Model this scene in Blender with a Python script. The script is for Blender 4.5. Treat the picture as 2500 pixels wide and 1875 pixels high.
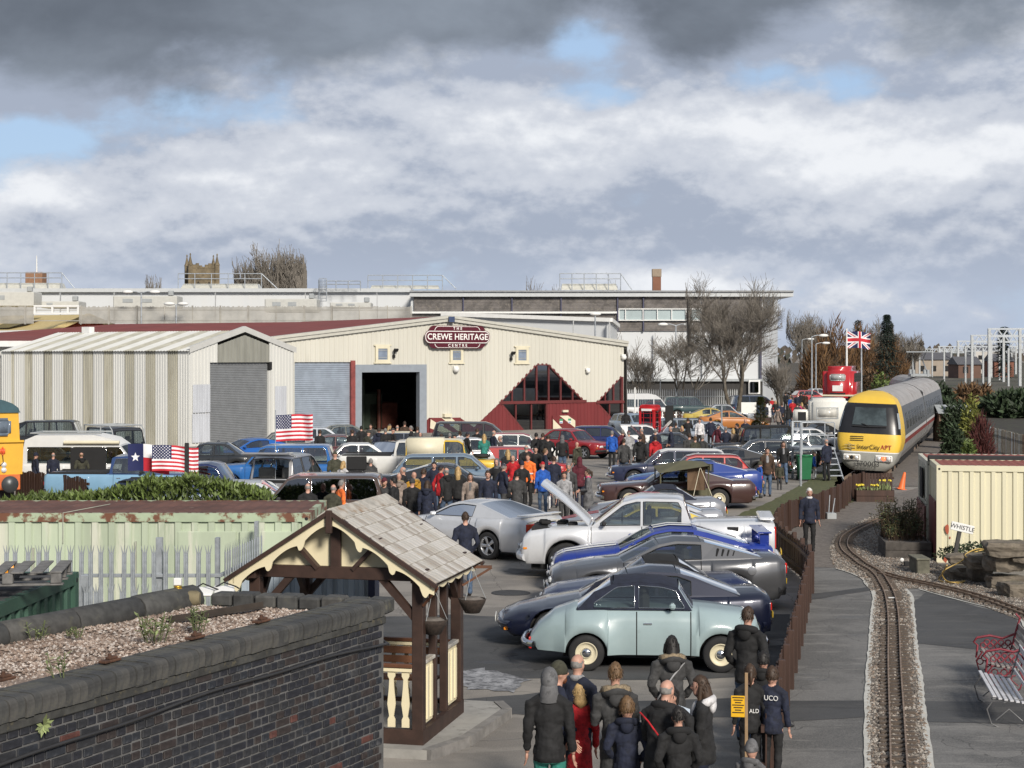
import bpy, bmesh, math, random
from mathutils import Vector as V, Matrix, noise
from mathutils.geometry import tessellate_polygon
from math import radians as rad, sin, cos, pi, sqrt, atan2
random.seed(7)
for o in list(bpy.data.objects): bpy.data.objects.remove(o)
S = bpy.context.scene
COL = S.collection
# ---------------------------------------------------------------- camera, sky, sun, exposure
F, H, YH, CX = 4100.0, 5.15, 868.0, 1250.0      # focal length and horizon in photograph pixels, camera height in metres
cd = bpy.data.cameras.new('camera'); cam = bpy.data.objects.new('camera', cd); COL.objects.link(cam)
cam.location = (0, 0, H); cam.rotation_euler = (pi/2, 0, 0)
cd.sensor_width = 36; cd.lens = F/2500*36; cd.shift_y = -(937.5-YH)/2500; cd.clip_start = .5; cd.clip_end = 6000
S.camera = cam
SUN_EL, SUN_AZ = rad(30), rad(157)              # azimuth from +Y (view direction), negative is to the left
S.view_settings.view_transform = 'Standard'; S.view_settings.look = 'None'
S.view_settings.exposure = .62; S.view_settings.gamma = 1
S.render.engine = 'CYCLES'
try:
    S.cycles.use_denoising = True; S.cycles.max_bounces = 6; S.cycles.transparent_max_bounces = 12
except Exception: pass
sl = bpy.data.lights.new('sun', 'SUN'); sl.energy = 2.9; sl.angle = rad(12); sl.color = (1, .93, .83)
so = bpy.data.objects.new('sun', sl); COL.objects.link(so)
sd = V((sin(SUN_AZ)*cos(SUN_EL), cos(SUN_AZ)*cos(SUN_EL), sin(SUN_EL)))
so.rotation_euler = sd.to_track_quat('Z', 'Y').to_euler(); so.location = sd*60
W = bpy.data.worlds.new('World'); S.world = W; W.use_nodes = True

class NT:
    def __init__(s, t): s.t = t
    def n(s, typ, **k):
        nd = s.t.nodes.new('ShaderNode'+typ)
        for a, b in k.items():
            if a.startswith('i_'):
                key = a[2:].replace('_', ' ')
                nd.inputs[int(key) if key.isdigit() else key].default_value = b
            else: setattr(nd, a, b)
        return nd
    def l(s, a, b):
        s.t.links.new(a if isinstance(a, bpy.types.NodeSocket) else a.outputs[0], b)
    def math(s, op, a, b=None, c=None, clamp=False):
        nd = s.n('Math', operation=op); nd.use_clamp = clamp
        for i, v in enumerate((a, b, c)):
            if v is None: continue
            if isinstance(v, (int, float)): nd.inputs[i].default_value = v
            else: s.l(v, nd.inputs[i])
        return nd.outputs[0]
    def mix(s, f, a, b, blend='MIX'):
        nd = s.n('Mix', data_type='RGBA', blend_type=blend)
        for i, v in ((0, f), (6, a), (7, b)):
            if isinstance(v, (int, float)): nd.inputs[i].default_value = v
            elif isinstance(v, tuple): nd.inputs[i].default_value = (*v[:3], 1)
            else: s.l(v, nd.inputs[i])
        return nd.outputs[2]
    def ramp(s, f, lo, hi):
        nd = s.n('MapRange', interpolation_type='SMOOTHSTEP', clamp=True)
        s.l(f, nd.inputs[0]); nd.inputs[1].default_value = lo; nd.inputs[2].default_value = hi
        return nd.outputs[0]
def sky():
    t = W.node_tree; t.nodes.clear(); g = NT(t)
    out = g.n('OutputWorld'); bg = g.n('Background'); bg.inputs[1].default_value = .1; g.l(bg, out.inputs[0])
    st = g.n('TexSky', sky_type='NISHITA'); st.sun_disc = False
    st.sun_elevation = SUN_EL; st.sun_rotation = SUN_AZ; st.air_density = 1.2; st.dust_density = .6; st.ozone_density = 1.5
    tc = g.n('TexCoord'); sep = g.n('SeparateXYZ'); g.l(tc.outputs['Generated'], sep.inputs[0])
    x, y, z = sep.outputs
    hl = g.math('SQRT', g.math('ADD', g.math('MULTIPLY', x, x), g.math('MULTIPLY', y, y)))
    az = g.math('ARCTAN2', x, y); el = g.math('ARCTAN2', z, hl)
    # cloud field in azimuth and elevation: broken pale heaps below, a dark ragged deck above about ten degrees
    cb = g.n('CombineXYZ'); g.l(az, cb.inputs[0]); g.l(g.math('MULTIPLY', el, 1.7), cb.inputs[1])
    def fb(sc, det, ro, off, dist=0):
        mp = g.n('Mapping'); mp.inputs[1].default_value = off; g.l(cb, mp.inputs[0])
        nz = g.n('TexNoise'); nz.inputs['Scale'].default_value = sc; nz.inputs['Detail'].default_value = det
        nz.inputs['Roughness'].default_value = ro; nz.inputs['Distortion'].default_value = dist
        g.l(mp, nz.inputs[0]); return nz.outputs[0]
    def blob(ca, ce, ra, re, k=1.0):
        a = g.math('DIVIDE', g.math('SUBTRACT', az, ca), ra); e = g.math('DIVIDE', g.math('SUBTRACT', el, ce), re)
        return g.math('MULTIPLY', g.math('EXPONENT', g.math('MULTIPLY', g.math('ADD', g.math('MULTIPLY', a, a), g.math('MULTIPLY', e, e)), -1)), k)
    def add(*v):
        r = v[0]
        for q in v[1:]: r = g.math('ADD', r, q)
        return r
    n1 = fb(6, 12, .5, (3.1, .4, 0), .1); n1u = fb(6, 12, .5, (3.1, .4+.05, 0), .1); n2 = fb(4.2, 9, .55, (7.7, 2.2, 1.3), .2); n3 = fb(6, 10, .56, (1.2, 5.3, 2.1), .25); n4 = fb(24, 8, .58, (2.2, 3.3, 4.1)); n4u = fb(24, 8, .58, (2.2, 3.3+.012, 4.1))
    blue = g.mix(.85, st.outputs[0], (2.5, 3.5, 5.1))
    gap = add(blob(.17, .162, .075, .016), blob(.045, .19, .03, .022), blob(-.29, .124, .035, .011, .9), blob(.06, .153, .05, .01, .5))
    cover = add(g.math('MULTIPLY', g.math('SUBTRACT', n1, .5), 1.1), g.math('MULTIPLY', g.math('SUBTRACT', n4, .5), .3), g.math('MULTIPLY', gap, -.27), .68)
    cm = g.ramp(cover, .42, .58)
    relief = g.math('ADD', g.math('MULTIPLY', g.math('SUBTRACT', n1, n1u), 1.1), g.math('MULTIPLY', g.math('SUBTRACT', n4, n4u), .7))
    glow = add(blob(.2, .122, .15, .036, .55), blob(-.295, .098, .05, .016, .4), blob(-.06, .14, .2, .022, .16), blob(.12, .042, .1, .013, .5), blob(.2, .03, .1, .012, .2), blob(-.05, .075, .5, .03, -.05), blob(-.1, .03, .5, .02, -.04))
    lit = add(g.math('MULTIPLY', n2, .55), relief, glow, g.math('MULTIPLY', n4, .14))
    ccol = g.mix(g.ramp(lit, .29, .56), (2.55, 2.9, 3.6), (3.95, 4.2, 4.7)); ccol = g.mix(g.ramp(lit, .52, .90), ccol, (5.7, 5.85, 6.1))
    ccol = g.mix(g.math('MULTIPLY', g.math('SUBTRACT', 1, g.ramp(el, .02, .075)), g.math('SUBTRACT', .75, g.ramp(lit, .5, .7))), ccol, (3.2, 3.65, 4.5))
    c1 = g.mix(cm, blue, ccol)
    lift = add(.152, g.math('MULTIPLY', g.ramp(az, -.2, .05), .03), blob(.055, .2, .035, .06, .035), blob(.16, .165, .06, .03, .015), blob(.26, .2, .1, .05, -.012), blob(.11, .19, .04, .03, -.026))
    edge = add(g.math('SUBTRACT', el, lift), g.math('MULTIPLY', g.math('SUBTRACT', n3, .5), .17), g.math('MULTIPLY', g.math('SUBTRACT', n4, .5), .035))
    dm = g.math('MULTIPLY', g.ramp(edge, -.012, .03), g.math('SUBTRACT', 1, g.math('MULTIPLY', g.ramp(el, .3, .6), .5)))
    dcol = g.mix(g.ramp(add(g.math('MULTIPLY', n2, .7), g.math('MULTIPLY', n3, .3)), .36, .66), (.9, 1.05, 1.3), (2.0, 2.3, 2.75))
    c2 = g.mix(dm, c1, dcol)
    gr = g.mix(g.ramp(el, -.03, 0), (.9, .86, .8), c2)
    g.l(gr, bg.inputs[0])
sky()
# ---------------------------------------------------------------- helpers
def gp(px, py, z=0.0):
    D = F*(H-z)/(py-YH); return V(((px-CX)*D/F, D, z))
def at(px, D): return (px-CX)*D/F
def zt(py, D): return H-(py-YH)*D/F
MATS = {}
def mat(name, col, rough=.6, metal=0., var=.12, scale=3., bump=0., bs=30., coat=0., col2=None, c2=(.5, .62), emit=0., spec=None, streak=False, s2=None):
    if name in MATS: return MATS[name]
    m = bpy.data.materials.new(name); m.use_nodes = True; MATS[name] = m
    t = m.node_tree; g = NT(t); p = t.nodes['Principled BSDF']
    p.inputs['Roughness'].default_value = rough; p.inputs['Metallic'].default_value = metal
    if coat: p.inputs['Coat Weight'].default_value = coat; p.inputs['Coat Roughness'].default_value = .06
    if spec is not None: p.inputs['Specular IOR Level'].default_value = spec
    p.inputs['Base Color'].default_value = (*col, 1)
    if emit: p.inputs['Emission Color'].default_value = (*col, 1); p.inputs['Emission Strength'].default_value = emit
    if var or col2 or bump:
        tc = g.n('TexCoord'); src = tc.outputs['Object']
        if streak:
            mp = g.n('Mapping'); mp.inputs[3].default_value = (1, 1, .12); g.l(src, mp.inputs[0]); src = mp.outputs[0]
        nz = g.n('TexNoise', i_Scale=scale, i_Detail=6.0, i_Roughness=.6); g.l(src, nz.inputs[0])
        lo = tuple(c*(1-var) for c in col); hi = tuple(min(1, c*(1+var)) for c in col)
        c = g.mix(g.ramp(nz.outputs[0], .3, .7), lo, hi)
        if col2:
            n2 = g.n('TexNoise', i_Scale=s2 or scale*2.3, i_Detail=7.0, i_Roughness=.65); g.l(src, n2.inputs[0])
            c = g.mix(g.ramp(n2.outputs[0], *c2), c, col2)
        g.l(c, p.inputs['Base Color'])
        if bump:
            n3 = g.n('TexNoise', i_Scale=bs, i_Detail=4.0); g.l(tc.outputs['Object'], n3.inputs[0])
            b = g.n('Bump'); b.inputs[0].default_value = bump; b.inputs[1].default_value = .02
            g.l(n3.outputs[0], b.inputs[2]); g.l(b, p.inputs['Normal'])
    return m
def glass(name, tint=(.42, .46, .46), refl=.12, rough=.02):
    if name in MATS: return MATS[name]
    m = bpy.data.materials.new(name); m.use_nodes = True; MATS[name] = m
    t = m.node_tree; t.nodes.clear(); g = NT(t); o = g.n('OutputMaterial')
    tr = g.n('BsdfTransparent'); tr.inputs[0].default_value = (*tint, 1)
    gl = g.n('BsdfGlossy'); gl.inputs[1].default_value = rough; gl.inputs[0].default_value = (.9, .92, .95, 1)
    fr = g.n('LayerWeight'); fr.inputs[0].default_value = .35
    f = g.math('ADD', g.math('MULTIPLY', fr.outputs[0], .8), refl, clamp=True)
    mx = g.n('MixShader'); g.l(f, mx.inputs[0]); g.l(tr, mx.inputs[1]); g.l(gl, mx.inputs[2]); g.l(mx, o.inputs[0])
    return m
def paint(col, metal=0., rough=.32, key=None):
    k = key or 'paint_%d_%d_%d_%d' % (int(col[0]*999), int(col[1]*999), int(col[2]*999), int(metal*100))
    return mat(k, col, rough, metal, .04, 2.5, coat=.8, col2=tuple(c*.8+.02 for c in col), c2=(.62, .8))
class MB:
    def __init__(s): s.v = []; s.f = []; s.m = []; s.sm = []
    def add(s, vs, fs, mi=0, smooth=False):
        b = len(s.v); s.v += [tuple(v) for v in vs]
        for f in fs: s.f.append([i+b for i in f]); s.m.append(mi); s.sm.append(smooth)
        return s
    def box(s, x0, y0, z0, x1, y1, z1, mi=0):
        if x0 > x1: x0, x1 = x1, x0
        if y0 > y1: y0, y1 = y1, y0
        if z0 > z1: z0, z1 = z1, z0
        return s.add([(x0,y0,z0),(x1,y0,z0),(x1,y1,z0),(x0,y1,z0),(x0,y0,z1),(x1,y0,z1),(x1,y1,z1),(x0,y1,z1)],
            [(0,3,2,1),(4,5,6,7),(0,1,5,4),(1,2,6,5),(2,3,7,6),(3,0,4,7)], mi)
    def bbox(s, c, d, b=.01, mi=0, rot=None):
        """chamfered box"""
        bm = bmesh.new(); bmesh.ops.create_cube(bm, size=1)
        bmesh.ops.scale(bm, vec=d, verts=bm.verts); bmesh.ops.bevel(bm, geom=bm.edges[:], offset=b, segments=1, affect='EDGES')
        return s.bm(bm, c, rot, mi)
    def bm(s, bm, c=(0,0,0), rot=None, mi=0, smooth=False):
        bm.verts.index_update(); mt = Matrix.Translation(V(c)) @ (rot.to_4x4() if rot else Matrix())
        s.add([mt @ v.co for v in bm.verts], [[v.index for v in f.verts] for f in bm.faces], mi, smooth); bm.free(); return s
    def bar(s, a, b, w, h=None, mi=0, up=(0,0,1)):
        """square bar from a to b"""
        a, b = V(a), V(b); h = h or w; d = (b-a).normalized(); u = V(up)
        if abs(d.dot(u)) > .99: u = V((0,1,0))
        x = d.cross(u).normalized()*w/2; y = x.cross(d).normalized()*h/2
        return s.add([a-x-y, a+x-y, a+x+y, a-x+y, b-x-y, b+x-y, b+x+y, b-x+y],
            [(0,1,2,3),(7,6,5,4),(0,4,5,1),(1,5,6,2),(2,6,7,3),(3,7,4,0)], mi)
    def tube(s, pts, r, n=8, mi=0, cap=True, smooth=True):
        pts = [V(p) for p in pts]; N = len(pts); rs = r if isinstance(r, (list, tuple)) else [r]*N
        vs = []; pu = None
        for i, p in enumerate(pts):
            d = (pts[min(i+1, N-1)]-pts[max(i-1, 0)])
            d = d.normalized() if d.length > 1e-9 else V((0,0,1))
            if pu is None:
                pu = V((0,0,1)) if abs(d.z) < .9 else V((1,0,0))
            x = d.cross(pu)
            x = x.normalized() if x.length > 1e-6 else d.orthogonal().normalized()
            pu = x.cross(d).normalized()
            for k in range(n):
                a = 2*pi*k/n; vs.append(p+(x*cos(a)+pu*sin(a))*rs[i])
        fs = [(i*n+k, i*n+(k+1) % n, (i+1)*n+(k+1) % n, (i+1)*n+k) for i in range(N-1) for k in range(n)]
        s.add(vs, fs, mi, smooth)
        if cap: s.add(vs[:n], [tuple(range(n))[::-1]], mi); s.add(vs[-n:], [tuple(range(n))], mi)
        return s
    def lathe(s, prof, n=20, c=(0,0,0), axis='Z', mi=0, smooth=True, arc=2*pi):
        vs = []; full = arc > 6.28; m = n if full else n+1
        for r, h in prof:
            for k in range(m):
                a = arc*k/n; x, y = r*cos(a), r*sin(a)
                vs.append(V((x, y, h)) if axis == 'Z' else (V((x, h, y)) if axis == 'Y' else V((h, x, y))))
        vs = [v+V(c) for v in vs]
        fs = [(i*m+k, i*m+(k+1) % m, (i+1)*m+(k+1) % m, (i+1)*m+k) for i in range(len(prof)-1) for k in range(n)]
        return s.add(vs, fs, mi, smooth)
    def poly(s, outer, holes=(), fn=None, mi=0, depth=None, smooth=False):
        """2-D polygon with holes, mapped by fn(a, b, layer); depth: give it side faces to the second layer"""
        fn = fn or (lambda a, b, k: (a, 0, b))
        loops = [list(outer)]+[list(h) for h in holes]
        tri = tessellate_polygon([[V((p[0], p[1], 0)) for p in l] for l in loops]); flat = [p for l in loops for p in l]; n = len(flat)
        s.add([fn(p[0], p[1], 0) for p in flat], [tuple(t) for t in tri], mi, smooth)
        if depth:
            s.add([fn(p[0], p[1], 1) for p in flat], [tuple(t)[::-1] for t in tri], mi, smooth)
            b = 0
            for l in loops:
                k = len(l)
                s.add([fn(p[0], p[1], 0) for p in l]+[fn(p[0], p[1], 1) for p in l], [(i, (i+1) % k, k+(i+1) % k, k+i) for i in range(k)], mi)
        return s
    def ball(s, c, r, n=8, m=6, mi=0, jit=0, rot=None):
        r = r if isinstance(r, (tuple, list)) else (r, r, r); vs = []; c = V(c)
        for i in range(m+1):
            t = pi*i/m
            for k in range(n):
                a = 2*pi*k/n; j = 1+random.uniform(-jit, jit) if jit else 1
                p = V((sin(t)*cos(a)*r[0]*j, sin(t)*sin(a)*r[1]*j, cos(t)*r[2]*j))
                vs.append(c+(rot @ p if rot else p))
        return s.add(vs, [(i*n+k, i*n+(k+1) % n, (i+1)*n+(k+1) % n, (i+1)*n+k) for i in range(m) for k in range(n)], mi, True)
    def mesh(s, name, mats):
        me = bpy.data.meshes.new(name); me.from_pydata(s.v, [], s.f)
        for m in (mats if isinstance(mats, (list, tuple)) else [mats]): me.materials.append(m)
        me.polygons.foreach_set('material_index', s.m); me.polygons.foreach_set('use_smooth', s.sm)
        me.validate(); me.update(); return me
def fixn(me):
    bm = bmesh.new(); bm.from_mesh(me); bmesh.ops.remove_doubles(bm, verts=bm.verts, dist=.0004)
    bmesh.ops.recalc_face_normals(bm, faces=bm.faces); bm.to_mesh(me); bm.free(); return me
def props(o, label=None, cat=None, group=None, kind=None):
    if label: o['label'] = label
    if cat: o['category'] = cat
    if group: o['group'] = group
    if kind: o['kind'] = kind
    return o
def obj(name, mb, mats, parent=None, label=None, cat=None, group=None, kind=None, loc=None, rz=0, fix=False):
    me = mb.mesh(name, mats) if isinstance(mb, MB) else mb
    if fix: fixn(me)
    o = bpy.data.objects.new(name, me); COL.objects.link(o)
    if parent: o.parent = parent
    if loc is not None: o.location = loc
    if rz: o.rotation_euler = (0, 0, rz)
    return props(o, label, cat, group, kind)
def inst(name, me, parent=None, loc=(0,0,0), rot=(0,0,0), sc=None):
    o = bpy.data.objects.new(name, me); COL.objects.link(o); o.location = loc; o.rotation_euler = rot
    if sc: o.scale = sc
    if parent: o.parent = parent
    return o
def thing(name, label, cat, group=None, loc=(0,0,0), rz=0):
    o = bpy.data.objects.new(name, None); COL.objects.link(o); o.location = loc; o.rotation_euler = (0, 0, rz); o.empty_display_size = .2
    return props(o, label, cat, group)
def struct(name, mb, mats, **k): return obj(name, mb, mats, kind='structure', **k)
def textmesh(txt, size, depth=.004, font_bold=False, spacing=1.0, align='CENTER'):
    cu = bpy.data.curves.new('text', 'FONT'); cu.body = txt; cu.size = size; cu.extrude = depth; cu.align_x = align; cu.align_y = 'CENTER'
    cu.space_character = spacing; cu.offset = size*.018 if font_bold else 0; cu.resolution_u = 3
    o = bpy.data.objects.new('text', cu); COL.objects.link(o)
    dg = bpy.context.evaluated_depsgraph_get(); me = bpy.data.meshes.new_from_object(o.evaluated_get(dg))
    bpy.data.objects.remove(o); bpy.data.curves.remove(cu); return me
def text(name, txt, size, mt, parent, loc, rot=(pi/2, 0, 0), **k):
    me = textmesh(txt, size, **k); me.materials.clear(); me.materials.append(mt)
    o = bpy.data.objects.new(name, me); COL.objects.link(o); o.parent = parent; o.location = loc; o.rotation_euler = rot
    return o
def lerp(a, b, t): return a+(b-a)*t
def interp(tab, x):
    if x <= tab[0][0]: return tab[0][1]
    for (a, b), (c, d) in zip(tab, tab[1:]):
        if x <= c: return lerp(b, d, (x-a)/(c-a) if c > a else 1)
    return tab[-1][1]
class Face:
    """a vertical facade line between two ground points; maps photograph columns to metres along it"""
    def __init__(s, a, b):
        s.a, s.b = V(a), V(b); d = s.b-s.a; s.len = d.length; s.d = d/s.len; s.rz = atan2(s.d.y, s.d.x)
    def t(s, px):
        k = (px-CX)/F; return (s.a.x-k*s.a.y)/(k*s.d.y-s.d.x)
    def p(s, px, py):
        t = s.t(px); D = s.a.y+s.d.y*t; return (t, zt(py, D))
def rib(mb, t0, t1, lo, hi, pitch, depth, mi=0, y=0.0, duty=.55):
    """vertical trapezoid ribbed sheet along local x between two height functions, facing -y"""
    brk = [t0, t1]; k = math.floor(t0/pitch)
    while k*pitch < t1:
        for q in (0, .08, duty, duty+.08):
            t = (k+q)*pitch
            if t0 < t < t1: brk.append(t)
        k += 1
    brk = sorted(set(brk))
    def off(t):
        q = (t/pitch) % 1
        return -depth if .07 <= q <= duty+.01 else 0
    vs = []; fs = []
    for i, t in enumerate(brk):
        e = 1e-4
        l, h = lo(t+(e if i == 0 else 0)-(e if i == len(brk)-1 else 0)), hi(t)
        vs += [(t, y+off(t+1e-6), l), (t, y+off(t+1e-6), max(h, l))]
    for i in range(len(brk)-1):
        fs.append((2*i, 2*i+2, 2*i+3, 2*i+1))
    return mb.add(vs, fs, mi)
def ribs_split(mb, segs, pitch, depth, **k):
    """segs: list of (t0, t1, lo_fn, hi_fn)"""
    for a, b, lo, hi in segs: rib(mb, a, b, lo, hi, pitch, depth, **k)
# common materials
m_white = mat('white_paint', (.74, .74, .72), .5, var=.05, col2=(.6, .6, .57), c2=(.6, .8))
m_black = mat('black_rubber', (.018, .018, .019), .75, var=.2)
m_dark = mat('dark_interior', (.012, .012, .013), .8, var=.1)
m_chrome = mat('chrome', (.72, .73, .75), .12, 1, var=0)
m_steel = mat('galvanised_steel', (.42, .45, .48), .45, .55, var=.18, scale=6)
m_grey = mat('grey_paint', (.33, .35, .36), .55, var=.08)
m_glass = glass('window_glass'); m_dglass = glass('dark_glass', (.06, .07, .075), .16)
m_red = mat('red_lens', (.5, .02, .015), .25, var=.1); m_amber = mat('amber_lens', (.75, .25, .02), .25, var=.1)
m_clear = mat('lamp_lens', (.75, .77, .78), .12, .2, var=.1)
m_brown = mat('brown_wood', (.052, .026, .018), .65, var=.3, scale=6, bump=.15, streak=True)
m_plate_y = mat('yellow_plate', (.72, .48, .04), .5, var=.05); m_plate_w = mat('white_plate', (.75, .75, .72), .5, var=.05)
# ---------------------------------------------------------------- ground
def tarmac(name, base, dark, light, sc=1.0, rough=.85, wet=.25):
    m = bpy.data.materials.new(name); m.use_nodes = True; t = m.node_tree; g = NT(t); p = t.nodes['Principled BSDF']
    tc = g.n('TexCoord'); o = tc.outputs['Object']
    def nz(s, d=6., r=.6, st=(1, 1, 1)):
        mp = g.n('Mapping'); mp.inputs[3].default_value = st; g.l(o, mp.inputs[0])
        n = g.n('TexNoise', i_Scale=s, i_Detail=d, i_Roughness=r); g.l(mp, n.inputs[0]); return n.outputs[0]
    c = g.mix(g.ramp(nz(.28*sc, 8., .62), .42, .56), base, dark)
    c = g.mix(g.math('MULTIPLY', g.ramp(nz(.9*sc, 8., .68, (.35, 1.6, 1)), .52, .62), .42), c, light)
    st = g.ramp(nz(.55*sc, 5., .6, (.5, 1, 1)), .59, .63)
    c = g.mix(g.math('MULTIPLY', st, .6), c, dark)
    fine = nz(60, 3.); c = g.mix(g.math('MULTIPLY', g.ramp(fine, .35, .7), .3), c, tuple(v*1.5 for v in light))
    vo = g.n('TexVoronoi', feature='DISTANCE_TO_EDGE', i_Scale=.35*sc); 
    dn = g.n('TexNoise', i_Scale=1.6); g.l(o, dn.inputs[0])
    ov = g.mix(.25, o, dn.outputs[1]); g.l(ov, vo.inputs[0])
    crack = g.math("LESS_THAN", vo.outputs[0], .0022)
    c = g.mix(g.math('MULTIPLY', crack, .55), c, tuple(v*.4 for v in dark))
    g.l(c, p.inputs['Base Color'])
    r = g.math('SUBTRACT', rough, g.math('MULTIPLY', st, wet)); g.l(r, p.inputs['Roughness'])
    b = g.n('Bump'); b.inputs[0].default_value = .35; b.inputs[1].default_value = .01; g.l(fine, b.inputs[2]); g.l(b, p.inputs['Normal'])
    MATS[name] = m; return m
m_yard = tarmac('yard_tarmac', (.235, .213, .188), (.14, .128, .116), (.32, .295, .262))
m_newtar = tarmac('dark_tarmac', (.06, .061, .064), (.04, .041, .044), (.095, .093, .09), 1.6)
m_plat = tarmac('platform_tarmac', (.135, .132, .128), (.08, .079, .078), (.25, .24, .225), 1.8)
m_conc = mat('concrete', (.3, .29, .27), .85, var=.18, scale=2, bump=.2, col2=(.16, .155, .14), c2=(.55, .7))
m_kerb = mat('kerb_stone', (.2, .19, .18), .85, var=.2, scale=5, bump=.2)
m_wline = mat('worn_white_line', (.5, .49, .45), .8, var=.12, scale=9, col2=(.25, .24, .22), c2=(.6, .68))
m_dirt = mat('gravel_path', (.14, .122, .108), .95, var=.25, scale=4, bump=.4, bs=60, col2=(.2, .18, .16), c2=(.5, .65))
m_ballast = mat('ballast_bed', (.17, .15, .128), .95, var=.3, scale=25, bump=.6, bs=45, col2=(.13, .11, .095), c2=(.5, .6))
m_grassg = mat('lawn', (.075, .085, .032), .95, var=.3, scale=6, bump=.5, bs=90, col2=(.12, .1, .05), c2=(.5, .66))
g = MB().add([(-3000, -60, 0), (3000, -60, 0), (3000, 5000, 0), (-3000, 5000, 0)], [(0, 1, 2, 3)])
struct('ground', g, m_yard)
def wob(pts, step=.35, amp=.03, seed=1, closed=True):
    """subdivide a 2-D outline and roughen it"""
    out = []; n = len(pts); rng = random.Random(seed)
    for i in range(n if closed else n-1):
        a, b = V(pts[i]), V(pts[(i+1) % n]); k = max(1, int((b-a).length/step))
        for j in range(k):
            p = a.lerp(b, j/k)
            if amp: p = p+V((rng.uniform(-amp, amp), rng.uniform(-amp, amp), 0))
            out.append(p)
    if not closed: out.append(V(pts[-1]))
    return out
def sheet(name, px, z, mt, amp=.03, step=.4, world=False, kind='structure', seed=1, **k):
    pts = [V((p[0], p[1], 0)) for p in px] if world else [V((*gp(*p)[:2], 0)) for p in px]
    pts = wob(pts, step, amp, seed)
    mb = MB(); mb.poly([(p.x, p.y) for p in pts], fn=lambda a, b, q: (a, b, z))
    return obj(name, mb, mt, kind=kind, fix=True, **k)
sheet('dark_tarmac_patch', [(956, 1506), (1120, 1500), (1330, 1512), (1560, 1508), (1800, 1498), (1925, 1500), (1925, 1650), (1600, 1662), (1330, 1656), (1150, 1660), (960, 1640), (700, 1620), (700, 1520)], .004, m_newtar, .05)
sheet('dark_tarmac_strip', [(955, 1745), (1150, 1705), (1330, 1690), (1560, 1712), (1900, 1700), (1900, 1748), (1500, 1760), (1250, 1745), (1050, 1775), (955, 1800)], .004, m_newtar, .05)
sheet('salt_stain', [(1105, 1640), (1180, 1632), (1290, 1660), (1260, 1690), (1150, 1684), (1112, 1672)], .009, mat('pale_stain', (.3, .3, .31), .6, var=.35, scale=3, col2=(.1, .1, .105), c2=(.45, .6)), .08, .15)
m_oil = mat('oil_stain', (.035, .033, .031), .45, var=.3, scale=5)
for i_, (x_, y_, w_, h_) in enumerate(((1262, 1395, 40, 7), (1345, 1435, 30, 5), (1405, 1178, 22, 3), (1120, 1420, 26, 5), (1500, 1330, 30, 4), (1080, 1565, 34, 6), (1240, 1600, 26, 5))): sheet('oil_stain', [(x_+w_*cos(a)*random.uniform(.6, 1.2), y_+h_*sin(a)*random.uniform(.6, 1.2)) for a in [k*.524 for k in range(12)]], .007, m_oil, .02, .2, seed=i_)
t_ = gp(1247, 1448); o_ = struct('manhole_cover', MB().lathe([(0, .006), (.34, .006), (.36, .012), (.42, .012), (.43, 0)], 28), mat('cast_iron', (.06, .058, .056), .6, .4, var=.3, scale=20, bump=.5), loc=t_)
FEN = [(2183, 1213), (2104, 1213), (2075, 1223), (2053, 1244), (2002, 1270), (1936, 1292), (1905, 1308), (1889, 1341), (1910, 1372), (1945, 1402), (1972, 1432), (1976, 1446), (1968, 1472), (1960, 1511), (1952, 1552), (1942, 1597), (1931, 1643), (1917, 1700), (1900, 1761), (1887, 1837), (1868, 1920)]
sheet('platform', FEN[11:]+[(2600, 1950), (2600, 1420), (2243, 1370), (2040, 1386), (1972, 1380)], .008, m_plat, 0, 50)
sheet('gravel_path', [(1889, 1335), (1905, 1306), (1936, 1290), (2002, 1268), (2053, 1242), (2104, 1211), (2190, 1205), (2290, 1180), (2330, 1230), (2250, 1372), (2042, 1388), (1972, 1384), (1920, 1375)], .012, m_dirt, .03)
sheet('grass_strip', [(1792, 1275), (1805, 1255), (1862, 1235), (1935, 1196), (1985, 1168), (2010, 1150), (2060, 1128), (2090, 1140), (2104, 1212), (2053, 1243), (2002, 1269), (1936, 1291), (1905, 1306), (1890, 1330), (1845, 1290)], .02, m_grassg, .05)
sheet('dark_wet_band', [(1912, 1713), (2118, 1712), (2118, 1752), (1900, 1765)], .013, m_newtar, .01)
sheet('dark_wet_band', [(2254, 1714), (2600, 1716), (2600, 1772), (2262, 1764)], .013, m_newtar, .01)
sheet('dark_patch_band', [(1960, 1452), (2040, 1445), (2120, 1434), (2128, 1442), (2040, 1456), (1955, 1470)], .013, m_newtar, .02)
sheet('newer_tarmac', [(2232, 1470), (2262, 1446), (2385, 1482), (2480, 1505), (2500, 1560), (2420, 1590), (2236, 1572)], .0125, m_newtar, .02)
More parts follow.
